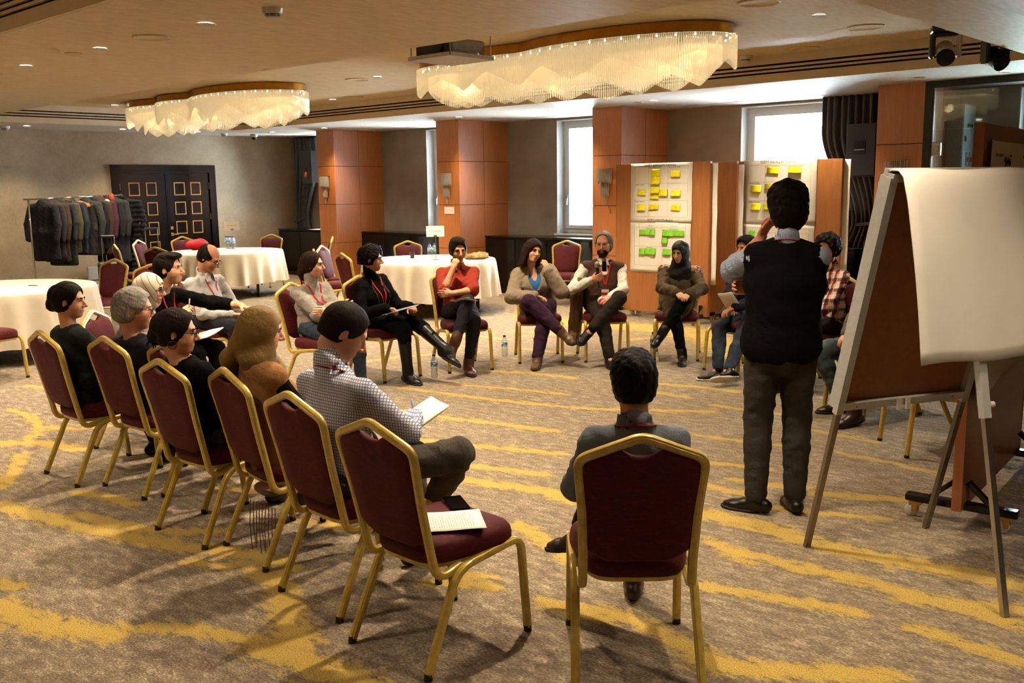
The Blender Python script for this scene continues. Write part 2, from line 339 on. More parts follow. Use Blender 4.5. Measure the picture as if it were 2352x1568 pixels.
STREAKS = [
(0.1, [(-5.74, 1.9), (-5.22, 2.01), (-4.69, 2.14), (-4.32, 2.27), (-4.02, 2.41), (-3.72, 2.46)]),
(0.07, [(-5.24, 2.13), (-4.81, 2.22), (-4.53, 2.36), (-4.42, 2.5)]),
(0.05, [(-8.3, 2.89), (-7.98, 2.92), (-7.56, 2.84), (-7.29, 2.72), (-7.18, 2.6)]),
(0.11, [(-7.2, 2.43), (-7.0, 2.62), (-6.62, 2.73)]),
(0.06, [(-7.47, 2.82), (-7.2, 2.96), (-7.09, 3.17)]),
(0.06, [(-6.78, 2.42), (-6.45, 2.26), (-6.08, 2.03)]),
(0.05, [(-9.22, 3.39), (-8.9, 3.45), (-9.04, 3.66)]),
(0.06, [(-3.62, 1.71), (-3.44, 1.82), (-3.23, 1.91), (-3.04, 1.95)]),
(0.13, [(-3.1, 1.91), (-2.94, 1.95), (-2.74, 1.97), (-2.6, 2.0)]),
(0.12, [(-3.02, 2.03), (-3.22, 2.11), (-3.36, 2.2), (-3.58, 2.31), (-3.77, 2.34)]),
(0.12, [(-4.3, 1.39), (-4.09, 1.4), (-3.85, 1.48), (-3.66, 1.59)]),
(0.06, [(-4.55, 1.48), (-4.44, 1.51)]),
(0.05, [(-4.15, 2.16), (-3.94, 2.27), (-3.87, 2.4)]),
(0.12, [(-2.63, 4.36), (-2.28, 4.38), (-2.02, 4.33), (-1.8, 4.34), (-1.53, 4.38), (-1.26, 4.43), (-1.08, 4.44)]),
(0.05, [(-2.39, 4.69), (-2.13, 4.78), (-1.86, 4.92)]),
(0.07, [(-1.91, 4.02), (-1.67, 4.03), (-1.44, 4.04), (-1.22, 4.03), (-0.96, 4.01)]),
(0.06, [(-2.14, 3.53), (-1.94, 3.59), (-1.71, 3.66), (-1.51, 3.71)]),
(0.06, [(-1.29, 3.73), (-1.12, 3.71), (-0.96, 3.7), (-0.88, 3.7)]),
(0.09, [(-1.42, 3.99), (-1.19, 4.08), (-1.01, 4.18)]),
(0.05, [(-2.24, 4.0), (-2.08, 4.01), (-1.88, 3.96)]),
(0.04, [(-3.56, 5.76), (-3.24, 5.81), (-3.0, 5.86)]),
(0.035, [(-3.05, 6.4), (-2.78, 6.38), (-2.52, 6.36)]),
(0.035, [(-2.6, 5.95), (-2.27, 5.95), (-1.9, 5.88)]),
(0.05, [(-2.95, 4.79), (-2.72, 4.79), (-2.56, 4.8)]),
(0.05, [(-2.84, 5.0), (-2.63, 5.04), (-2.43, 5.12)]),
(0.07, [(-2.34, 5.06), (-2.07, 5.19), (-1.83, 5.32)]),
(0.05, [(-3.17, 5.2), (-2.97, 5.27), (-2.77, 5.31)]),
(0.035, [(-3.95, 6.65), (-3.57, 6.67), (-3.21, 6.73)]),
(0.05, [(-6.44, 5.51), (-5.78, 5.62), (-5.19, 5.74), (-4.65, 5.92), (-4.22, 6.19), (-3.83, 6.45)]),
(0.06, [(-5.73, 4.9), (-5.33, 4.98), (-4.88, 5.1), (-4.38, 5.21)]),
(0.04, [(-6.31, 5.86), (-5.75, 6.07), (-5.13, 6.22)]),
(0.06, [(-4.97, 4.4), (-4.64, 4.5), (-4.3, 4.66), (-3.97, 4.77)]),
(0.09, [(-4.1, 3.93), (-3.85, 4.01), (-3.58, 4.1), (-3.3, 4.07)]),
(0.06, [(-4.29, 4.16), (-4.01, 4.27), (-3.75, 4.34)]),
(0.07, [(-3.28, 3.58), (-3.07, 3.51), (-2.85, 3.42), (-2.72, 3.39)]),
(0.05, [(-3.12, 2.74), (-2.96, 2.85), (-2.81, 2.92)]),
(0.04, [(-3.04, 2.91), (-2.91, 2.99)]),
(0.07, [(-2.41, 3.0), (-2.24, 3.06), (-2.07, 3.05), (-1.9, 3.0), (-1.71, 2.98)]),
(0.06, [(-2.56, 2.95), (-2.41, 2.97), (-2.24, 2.98)]),
(0.09, [(-1.78, 2.92), (-1.61, 3.0), (-1.41, 3.14), (-1.22, 3.28)]),
(0.05, [(-2.4, 4.03), (-2.2, 3.94), (-2.12, 3.91)]),
(0.05, [(-6.68, 9.6), (-6.51, 10.1), (-6.02, 10.1)]),
(0.06, [(-4.82, 7.06), (-4.44, 7.18), (-4.04, 7.22)]),
(0.05, [(-4.61, 6.76), (-4.27, 6.77)]),
(0.05, [(-7.72, 6.15), (-7.64, 6.61), (-7.46, 6.95)]),
(0.05, [(-8.41, 7.62), (-8.12, 8.06), (-7.52, 8.1)]),
(0.06, [(-6.47, 6.53), (-6.02, 6.73), (-5.51, 6.81)]),
(0.05, [(-7.98, 8.6), (-7.49, 8.76), (-6.88, 8.59)]),
(0.05, [(-7.03, 7.71), (-6.69, 7.76), (-6.33, 7.83)]),
(0.06, [(-6.45, 8.93), (-6.31, 9.24), (-6.16, 9.56)]),
(0.06, [(-12.32, 8.68), (-13.16, 8.77), (-13.84, 8.57)]),
(0.06, [(-14.04, 9.54), (-13.94, 8.96), (-13.62, 8.43)]),
(0.06, [(-11.17, 6.89), (-11.25, 7.35), (-11.33, 7.68)]),
(0.05, [(-10.63, 11.36), (-9.99, 11.08), (-9.31, 10.89)]),
(0.06, [(-12.59, 13.59), (-12.18, 13.88)]),
(0.06, [(-15.78, 10.34), (-15.5, 10.74), (-14.59, 10.68)]),
(0.06, [(-8.62, 14.44), (-7.75, 14.06)]),
(0.05, [(-5.03, 2.92), (-4.81, 3.02), (-4.57, 3.1)]),
(0.06, [(-5.63, 2.3), (-5.41, 2.38), (-5.14, 2.41)]),
(0.05, [(-4.21, 2.87), (-4.03, 2.94), (-3.91, 2.96)]),
(0.07, [(-9.15, 3.83), (-8.64, 3.85), (-8.26, 4.04)]),
]
# ================================================================== setting
ZS, ZT = 2.815, 3.10           # soffit and tray heights
XL, XR, YB, YW = -17.45, 3.6, -4.5, 12.2
YP = 11.057                    # front plane of the pillars
def struct(name, mb, mat, parent=None, label=None, **kw):
    o = mb.build(name, mat, parent, **kw)
    if parent is None: tag(o, label, None, None, 'structure')
    return o
# ---- floor: carpet with painted yellow streaks (pattern weight stored per vertex, ragged edges in the shader)
def seg_dist(px, py, a, b):
    ax, ay = a; bx, by = b; dx, dy = bx-ax, by-ay; L = dx*dx+dy*dy+1e-9
    t = np.clip(((px-ax)*dx+(py-ay)*dy)/L, 0, 1); return np.hypot(px-ax-t*dx, py-ay-t*dy)
def carpet():
    xs = np.concatenate([np.arange(-15.5, -.2, .05)]); ys = np.arange(1.2, 11.0, .05)
    gx, gy = np.meshgrid(xs, ys, indexing='ij'); att = np.zeros_like(gx)
    for w_, pl in STREAKS:
        n = len(pl)-1
        for i in range(n):
            d = seg_dist(gx, gy, pl[i], pl[i+1]); att = np.maximum(att, np.clip(1.1-d/((w_*.62+.018)*1.5), 0, 1))
    # the streaks repeat with the carpet's design away from the middle of the room
    ph = gx*.55+gy*1.1; far = np.clip((gy-7.4)/1.5, 0, 1)
    att = np.maximum(att, far*np.clip(np.sin(ph*2.1+np.sin(gx*1.3)*1.4)*1.1-.35, 0, 1))
    nx, ny = gx.shape; V = np.stack([gx.ravel(), gy.ravel(), np.zeros(gx.size)], 1)
    idx = np.arange(nx*ny).reshape(nx, ny)
    F = np.stack([idx[:-1, :-1], idx[1:, :-1], idx[1:, 1:], idx[:-1, 1:]], -1).reshape(-1, 4)
    x0, x1, y0, y1 = xs[0], xs[-1], ys[0], ys[-1]; b = len(V)
    ext = [(XL, YB), (XR, YB), (XR, YW+.3), (XL, YW+.3), (x0, y0), (x1, y0), (x1, y1), (x0, y1)]
    V = np.concatenate([V, [(x, y, 0) for x, y in ext]]); at = np.concatenate([att.ravel(), np.zeros(8)])
    F = np.concatenate([F, np.array([(0, 1, 5, 4), (1, 2, 6, 5), (2, 3, 7, 6), (3, 0, 4, 7)])+b])
    me = bpy.data.meshes.new('floor'); me.from_pydata(V.tolist(), [], F.tolist())
    a = me.attributes.new('streak', 'FLOAT', 'POINT'); a.data.foreach_set('value', at.astype(np.float32))
    t = NT('patterned_carpet'); v = t.coord()
    n1 = t.noise(t.coord('Object', (.55, 1.25, 1), (0, 0, R(-18))), 120, 3, .6); n2 = t.noise(t.coord('Object', (.5, 1.2, 1), (0, 0, R(-18))), 20, 5, .68, .3); n3 = t.noise(v, 3.0, 3); n4 = t.noise(t.coord('Object', (1, 1, 1), (0, 0, .5)), 160, 2)
    base = t.ramp(t.math('ADD', t.math('MULTIPLY', n1, .55), t.math('MULTIPLY', n2, .45)), [(.36, hx('#54463a')), (.47, hx('#7b6a58')), (.54, hx('#9a8a72')), (.63, hx('#cdbd9f'))])
    base = t.mix(t.math('MULTIPLY', n3, .35), base, hx('#6d6154'))
    at_ = t.n('ShaderNodeAttribute'); at_.attribute_name = 'streak'
    e = t.math('ADD', at_.outputs['Fac'], t.math('ADD', t.math('MULTIPLY_ADD', n2, 2.1, -1.05), t.math('MULTIPLY_ADD', n1, 1.1, -.55)))
    e = t.math('MULTIPLY', t.ramp(e, [(.33, (0, 0, 0)), (.72, (.92, .92, .92))]), t.math('GREATER_THAN', at_.outputs['Fac'], .01))
    yel = t.ramp(n4, [(.35, hx('#9a7f34')), (.62, hx('#cfae56'))])
    t.set(t.mix(e, base, yel), .95, 0, .1, None, .15); t.bump(n4, .5, .006)
    me.materials.append(t.m); return tag(link('floor', me), 'taupe carpet with ragged yellow brush-stroke streaks', None, None, 'structure')
carpet()
# ---- ceiling levels
b = MB()
b.box(XL, XR, 9.8, YW+.3, ZS, ZS+.04); b.box(XL, -15.8, YB, 9.8, ZS, ZS+.04)
struct('ceiling_perimeter', b, M_SOFFIT, label='pale flat soffit along the windows and left wall')
b = MB(); b.box(-15.8, XR, 2.68, 5.19, ZS, ZS+.3); struct('ceiling_strip', b, M_CEIL, label='lower beige ceiling strip with small downlights and smoke detector')
b = MB(); b.box(-2.57, -2.0, 5.19, 9.8, ZS, ZS+.3); struct('ceiling_beam', b, M_CEIL, label='beige ceiling beam above the easel')
b = MB(); b.box(XL, XR, YB, YW+.3, ZT, ZT+.05); struct('ceiling', b, M_CEIL, label='raised beige tray ceiling carrying the chandeliers')
def fascia(name, axis, at, a0, a1, face):
    b = MB(); bb = MB()
    for z0, z1 in ((ZS, 2.904), (2.924, 2.944), (2.964, 2.986), (3.008, ZT)):
        if axis == 'y': b.box(a0, a1, at-.03, at-.004, z0, z1)
        else: b.box(at+.004, at+.03, a0, a1, z0, z1)
    if axis == 'y': bb.box(a0, a1, at-.004, at-.001, ZS+.01, ZT-.01)
    else: bb.box(at+.001, at+.004, a0, a1, ZS+.01, ZT-.01)
    o = struct(name, b, M_FASCIA, label='cream ceiling fascia with three long black air slots'); bb.build('slot_back', M_SLOT, o)
fascia('trim_1', 'y', 9.8, -15.8, -2.57, -1); fascia('trim_2', 'x', -15.8, 5.19, 9.8, 1); fascia('trim_3', 'y', 2.68, -15.8, XR, -1); fascia('trim_4', 'x', -15.8, YB, 2.68, 1)
b = MB(); b.box(-15.8, XR, 5.19, 5.195, ZS+.3, ZT); struct('trim_5', b, M_FASCIA)
# ---- walls
b = MB(); b.box(XL-.2, XL, YB, 8.2, 0, ZT); b.box(XL-.2, XL, 10.3, YW+.3, 0, ZT); b.box(XL-.2, XL, 8.2, 10.3, 2.235, ZT); b.box(XL-.25, XL-.2, 8.1, 10.4, 0, 2.3)
struct('wall_left', b, M_WALL, label='beige mottled wallpaper wall with the black double door')
b = MB(); b.box(XR, XR+.2, YB, YW+.3, 0, ZT); struct('wall_right', b, M_WALL)
b = MB(); b.box(XL, XR, YB-.2, YB, 0, ZT); struct('wall_back', b, M_WALL)
WIN = [(-16.55, -15.3), (-13.32, -12.05), (-10.22, -8.95), (-6.905, -5.45), (-3.37, -2.05)]; WZ0, WZ1 = .985, 2.785
b = MB(); x = XL
for (a, c) in WIN:
    b.box(x, a, YW, YW+.3, 0, ZS); b.box(a, c, YW, YW+.3, 0, WZ0); b.box(a, c, YW, YW+.3, WZ1, ZS+.3); x = c
b.box(x, XR, YW, YW+.3, 0, ZS); struct('wall_windows', b, M_FABRIC, label='grey fabric wall with windows between wood pillars')
for i, (a, c) in enumerate(WIN):
    b = MB()                                    # white lining of the reveal
    b.box(a, a+.012, YW-.012, YW+.2, WZ0, WZ1); b.box(c-.012, c, YW-.012, YW+.2, WZ0, WZ1); b.box(a, c, YW-.012, YW+.2, WZ1-.012, WZ1)
    o = struct('window_%d' % (i+1), b, M_WHITE, label='white framed window in a deep white reveal')
    b = MB(); b.box(a-.02, c+.02, YW-.06, YW+.2, WZ0-.03, WZ0); b.build('window_sill', M_WHITE, o)
    y0 = YW+.17; f = .075
    b = MB(); b.box(a, a+f, y0, y0+.06, WZ0, WZ1); b.box(c-f, c, y0, y0+.06, WZ0, WZ1); b.box(a+f, c-f, y0, y0+.06, WZ1-f, WZ1); b.box(a+f, c-f, y0, y0+.06, WZ0, WZ0+f); b.build('window_frame', M_UPVC, o)
    s0, s1 = a+f, c-f; g = .055
    b = MB(); b.box(s0, s0+g, y0-.02, y0+.04, WZ0+f, WZ1-f); b.box(s1-g, s1, y0-.02, y0+.04, WZ0+f, WZ1-f); b.box(s0+g, s1-g, y0-.02, y0+.04, WZ1-f-g, WZ1-f); b.box(s0+g, s1-g, y0-.02, y0+.04, WZ0+f, WZ0+f+g); sa = b.build('sash', M_UPVC, o)
    b = MB(); b.box(s0+g, s1-g, y0+.01, y0+.016, WZ0+f+g, WZ1-f-g); b.build('pane', M_GLASS, o)
    b = MB(); b.box(s0+.015, s0+.04, y0-.035, y0-.02, 1.52, 1.60); b.box(s0+.02, s0+.036, y0-.06, y0-.045, 1.44, 1.58); b.box(s0+.02, s0+.036, y0-.06, y0-.03, 1.55, 1.58); b.build('handle', M_UPVC, sa)
    l = bpy.data.lights.new('window_portal', 'AREA'); l.shape = 'RECTANGLE'; l.size = c-a; l.size_y = WZ1-WZ0; l.cycles.is_portal = True
    lo = bpy.data.objects.new('window_portal', l); COL.objects.link(lo); lo.location = ((a+c)/2, YW+.32, (WZ0+WZ1)/2); lo.rotation_euler = (R(-90), 0, 0)
# ---- pillars: veneer panels with recessed joints
def pillar(n, x0, x1, side='r'):
    b = MB(); b.box(x0+.006, x1-.006, YP+.006, YW, 0, ZS); o = struct('pillar_%d' % n, b, M_SLOT, label='square pillar clad in orange wood panels')
    zz = [.0, .757, 1.462, 2.158, ZS]; g = .0035
    for k in range(4):
        z0, z1 = zz[k]+(g if k else 0), zz[k+1]-(g if k < 3 else 0)
        b = MB(); b.box(x0, x1, YP, YP+.02, z0, z1, .0015); b.build('panel', M_PILLAR, o)
        for s in (0, 1):
            xx = (x1-.02, x1) if s else (x0, x0+.02)
            for (ya, yb) in ((YP+.02, 11.63-g), (11.63+g, YW)):
                b = MB(); b.box(xx[0], xx[1], ya, yb, z0, z1, .0015); b.build('panel', M_PILLAR, o)
pillar(1, -15.09, -14.58); pillar(2, -11.835, -11.315); pillar(3, -8.61, -8.10); pillar(4, -4.536, -4.019)
# ---- dark radiator covers under the windows (one per bay)
for n, (a, c) in enumerate(((-17.3, -15.1), (-14.57, -11.845), (-11.305, -8.62), (-8.09, -4.546), (-4.0, -1.2))):
    o = empty('radiator_cover', ((a+c)/2, 0, 0), 0, ['black low radiator cover in the far left corner bay', 'black low radiator cover between first and second pillar', 'black low radiator cover behind the burgundy chair between second and third pillar', 'black low radiator cover behind the pin boards', 'black low radiator cover in the glazed alcove'][n], 'cabinet', 'radiator covers')
    h = (c-a)/2; y0 = 11.62
    b = MB(); b.box(-h, h, y0+.02, YW-.03, .06, .915); b.build('body', M_BLACKM, o)
    b = MB(); b.box(-h-.0, h+.0, y0-.01, YW-.03, .915, .945, .004); b.build('top', M_BLACK, o)
    k = max(2, int(round((c-a)/.7)))
    for j in range(k):
        p0 = -h+(c-a)*j/k+.006; p1 = -h+(c-a)*(j+1)/k-.006
        b = MB(); b.box(p0, p1, y0, y0+.02, .08, .9, .003); b.build('door', M_BLACK, o)
    b = MB(); b.box(-h, h, y0+.05, YW-.03, 0, .06); b.build('plinth', M_BLACKM, o)
# ---- double door
b = MB(); X0 = XL+.02
b.box(XL-.08, X0+.015, 8.2, 8.345, 0, 2.235); b.box(XL-.08, X0+.015, 10.165, 10.3, 0, 2.235); b.box(XL-.08, X0+.015, 8.345, 10.165, 2.09, 2.235)
dr = struct('door_1', b, M_BLACK, label='black lacquered double door with small gold square mouldings')
for s, (y0, y1) in enumerate(((8.352, 9.243), (9.249, 10.158))):
    b = MB(); b.box(XL-.05, XL+.005, y0, y1, .01, 2.083, .003); lf = b.build('door_leaf', M_BLACK, dr)
    for ya, yb in (((8.518, 8.731), (8.858, 9.065)) if s == 0 else ((9.418, 9.643), (9.762, 9.975))):
        for r in range(5):
            zt = 1.912-.368*r; zb = zt-.245; m = .018; b = MB(); xa, xb = XL+.004, XL+.014
            b.box(xa, xb, ya, yb, zt-m, zt); b.box(xa, xb, ya, yb, zb, zb+m); b.box(xa, xb, ya, ya+m, zb+m, zt-m); b.box(xa, xb, yb-m, yb, zb+m, zt-m); b.build('gold_moulding', M_GOLDF, lf)
    for zh in (1.84, 1.25, .45):
        b = MB(); yy = 8.349 if s == 0 else 10.161; b.box(XL+.005, XL+.02, yy-.009, yy+.009, zh-.06, zh+.06); b.build('hinge', M_STEEL, lf)
    if s == 1:
        b = MB(); b.box(XL+.005, XL+.012, 9.30, 9.35, 1.02, 1.08); b.box(XL+.005, XL+.012, 9.30, 9.35, .90, .96); b.cyl((XL+.01, 9.325, .93), (XL+.06, 9.325, .93), .012); b.box(XL+.05, XL+.065, 9.31, 9.43, .92, .94); b.build('door_handle', M_GOLDF, lf)
# ---- baseboards
b = MB(); b.box(XL, XL+.015, YB, 8.2, 0, .1); b.box(XL, XL+.015, 10.3, YW, 0, .1); struct('baseboard_left', b, M_BLACKM)
# ---- glazed alcove at the right
b = MB(); y0 = YP
b.box(-4.019, -3.935, y0, y0+.07, 0, ZS); b.box(-3.935, XR, y0, y0+.07, 2.745, ZS); struct('trim_6', b, M_BLACKP, label='black frame of the glass partition')
gp = empty('glass_partition', (-3.0, y0+.03, 0), 0, 'clear glass partition doors in a black frame beside the last pillar', 'partition')
b = MB(); b.box(-.92, 1.3, -.006, .006, 2.30, 2.742); b.build('glass_pane', M_PARTGLASS, gp)
b = MB(); b.box(-.92, 1.3, -.006, .006, .02, 2.295); dp = b.build('glass_pane', M_PARTGLASS, gp)
b = MB(); b.box(-.925, -.83, -.02, .02, 2.02, 2.16, .004); b.box(-.90, -.85, -.03, .03, 2.06, 2.12, .004); b.build('hinge', M_STEEL, gp)
b = MB(); b.box(-.932, -.92, -.012, .012, .02, 2.74); b.build('edge_seal', M_UPVC, gp)
b = MB(); b.box(-1.0, -.98, YP, YW, 0, ZS); struct('wall_alcove', b, M_FABRIC)
ec = empty('electrical_cabinet', (-3.97, 11.98, .95), 0, 'grey metal electrical cabinet with green lamps and red switches behind glass', 'cabinet')
b = MB(); b.box(-.14, .13, -.2, .2, 0, 1.66, .004); b.build('body', plain('cabinet_grey', '#aab2b0', .45), ec)
b = MB(); b.box(.131, .137, -.19, .19, .02, 1.64); b.build('door', plain('cabinet_grey_daylit', '#c2ccd0', .45), ec)  # same grey metal; daylight from the alcove window put into this face's colour
b = MB(); b.box(.137, .15, -.155, -.115, 1.24, 1.30); b.build('lock', M_STEEL, ec)
for yy in (-.05, .05):
    b = MB(); b.lathe([(.0, .02), (.018, .02), (.022, .0)], (.137, yy, 1.42), 12, 'x'); b.build('green_lamp', plain('green_lens', '#1f7d5b', .25), ec)
    b = MB(); b.box(.137, .152, yy-.025, yy+.025, .97, 1.12, .003); sw = b.build('switch', M_PLASTW, ec)
    b = MB(); b.box(.152, .168, yy-.02, yy+.02, 1.01, 1.06); b.build('red_rocker', plain('red_rocker', '#d8545c', .4), sw)
# ---- far building outside (pale, seen through the window)
fb = empty('distant_building', (-32, 62, -6), R(0), 'pale apartment block outside the window above the second pin board', 'building')
b = MB(); b.box(-9, 9, 0, 10, -12, 8.5); b.build('wall', plain('pale_render', '#e8ecee', .8), fb)
b = MB(); b.box(2.6, 8.2, -.3, 6, 7.2, 9.6); b.build('roof_block', plain('blue_cladding', '#9fb6c4', .6), fb)
for j in range(5):
    b = MB(); b.box(-7.6+j*2.6, -6.4+j*2.6, -.08, .02, 5.9, 7.5); wf = b.build('window_opening', plain('pale_frame', '#cfd8dc', .5), fb)
    b = MB(); b.box(-7.45+j*2.6, -6.55+j*2.6, -.1, -.08, 6.05, 7.35); b.build('pane', plain('pale_pane', '#aebdc6', .2), wf)
# ================================================================== signed-distance modelling (people, coats, soft things)
def nrm(v): v = np.asarray(v, float); return v/(np.linalg.norm(v)+1e-12)
class Cone:
    def __init__(s, a, b, r0, r1=None): s.a = np.asarray(a, float); s.b = np.asarray(b, float); s.r0 = r0; s.r1 = r0 if r1 is None else r1
    def bounds(s):
        m = max(s.r0, s.r1); return np.minimum(s.a, s.b)-m, np.maximum(s.a, s.b)+m
    def ev(s, X, Y, Z):
        d = s.b-s.a; L = float(d@d)+1e-12; px, py, pz = X-s.a[0], Y-s.a[1], Z-s.a[2]
        t = np.clip((px*d[0]+py*d[1]+pz*d[2])/L, 0, 1)
        return np.sqrt((px-t*d[0])**2+(py-t*d[1])**2+(pz-t*d[2])**2)-(s.r0+(s.r1-s.r0)*t)
class Ell:
    def __init__(s, c, r, M=None): s.c = np.asarray(c, float); s.r = np.asarray(r, float); s.M = np.eye(3) if M is None else np.asarray(M, float)
    def bounds(s):
        e = np.sqrt(((s.M*s.r[None, :])**2).sum(1)); return s.c-e, s.c+e
    def ev(s, X, Y, Z):
        px, py, pz = X-s.c[0], Y-s.c[1], Z-s.c[2]; M = s.M; k0 = 0; k1 = 0
        for i in range(3):
            q = px*M[0, i]+py*M[1, i]+pz*M[2, i]; k0 = k0+(q/s.r[i])**2; k1 = k1+(q/s.r[i]**2)**2
        k0 = np.sqrt(k0); k1 = np.sqrt(k1)+1e-9; return k0*(k0-1)/k1
class ECone:
    """tapered segment of elliptic section; lat = direction of the first half-axis"""
    def __init__(s, a, b, e0, e1, lat):
        s.a = np.asarray(a, float); s.b = np.asarray(b, float); s.e0 = e0; s.e1 = e1
        w_ = nrm(s.b-s.a); u = np.asarray(lat, float); u = nrm(u-w_*(u@w_)); s.u, s.w, s.v = u, w_, np.cross(w_, u)
    def bounds(s):
        m = max(*s.e0, *s.e1); return np.minimum(s.a, s.b)-m, np.maximum(s.a, s.b)+m
    def ev(s, X, Y, Z):
        L = np.linalg.norm(s.b-s.a)+1e-9; px, py, pz = X-s.a[0], Y-s.a[1], Z-s.a[2]
        tw = px*s.w[0]+py*s.w[1]+pz*s.w[2]; t = np.clip(tw/L, 0, 1); dw = tw-t*L
        du = px*s.u[0]+py*s.u[1]+pz*s.u[2]; dv = px*s.v[0]+py*s.v[1]+pz*s.v[2]
        ru = s.e0[0]+(s.e1[0]-s.e0[0])*t; rv = s.e0[1]+(s.e1[1]-s.e0[1])*t; m = np.minimum(ru, rv)
        k0 = np.sqrt((du/ru)**2+(dv/rv)**2+(dw/m)**2); k1 = np.sqrt((du/ru**2)**2+(dv/rv**2)**2+(dw/m**2)**2)+1e-9
        return np.where(k0 < .25, -m*.8, k0*(k0-1)/k1)
class Plane:
    def __init__(s, p, n): s.p = np.asarray(p, float); s.n = nrm(n)
    def bounds(s): return None
    def ev(s, X, Y, Z): return (X-s.p[0])*s.n[0]+(Y-s.p[1])*s.n[1]+(Z-s.p[2])*s.n[2]
class RBox:
    def __init__(s, c, h, r, M=None): s.c = np.asarray(c, float); s.h = np.asarray(h, float); s.r = r; s.M = np.eye(3) if M is None else np.asarray(M, float)
    def bounds(s):
        e = np.abs(s.M)@s.h; return s.c-e, s.c+e
    def ev(s, X, Y, Z):
        px, py, pz = X-s.c[0], Y-s.c[1], Z-s.c[2]; M = s.M; q = [np.abs(px*M[0, i]+py*M[1, i]+pz*M[2, i])-(s.h[i]-s.r) for i in range(3)]
        return np.sqrt(sum(np.maximum(k, 0)**2 for k in q))+np.minimum(np.maximum(np.maximum(q[0], q[1]), q[2]), 0)-s.r
def smin(a, b, k):
    if k <= 0: return np.minimum(a, b)
    h = np.maximum(k-np.abs(a-b), 0)/k; return np.minimum(a, b)-h*h*k*.25
def smax(a, b, k): return -smin(-a, -b, k)
_NS = [(nrm(rng.normal(size=3))*rng.uniform(.7, 1.4), rng.uniform(0, 6.28)) for _ in range(14)]
def wob(X, Y, Z, f, seed=0, n=5):
    r = 0
    for i in range(n):
        d, p = _NS[(i+seed*3) % 14]; r = r+np.sin((X*d[0]+Y*d[1]+Z*d[2])*f*(1+.35*i)+p+seed*1.7)
    return r/n*1.4
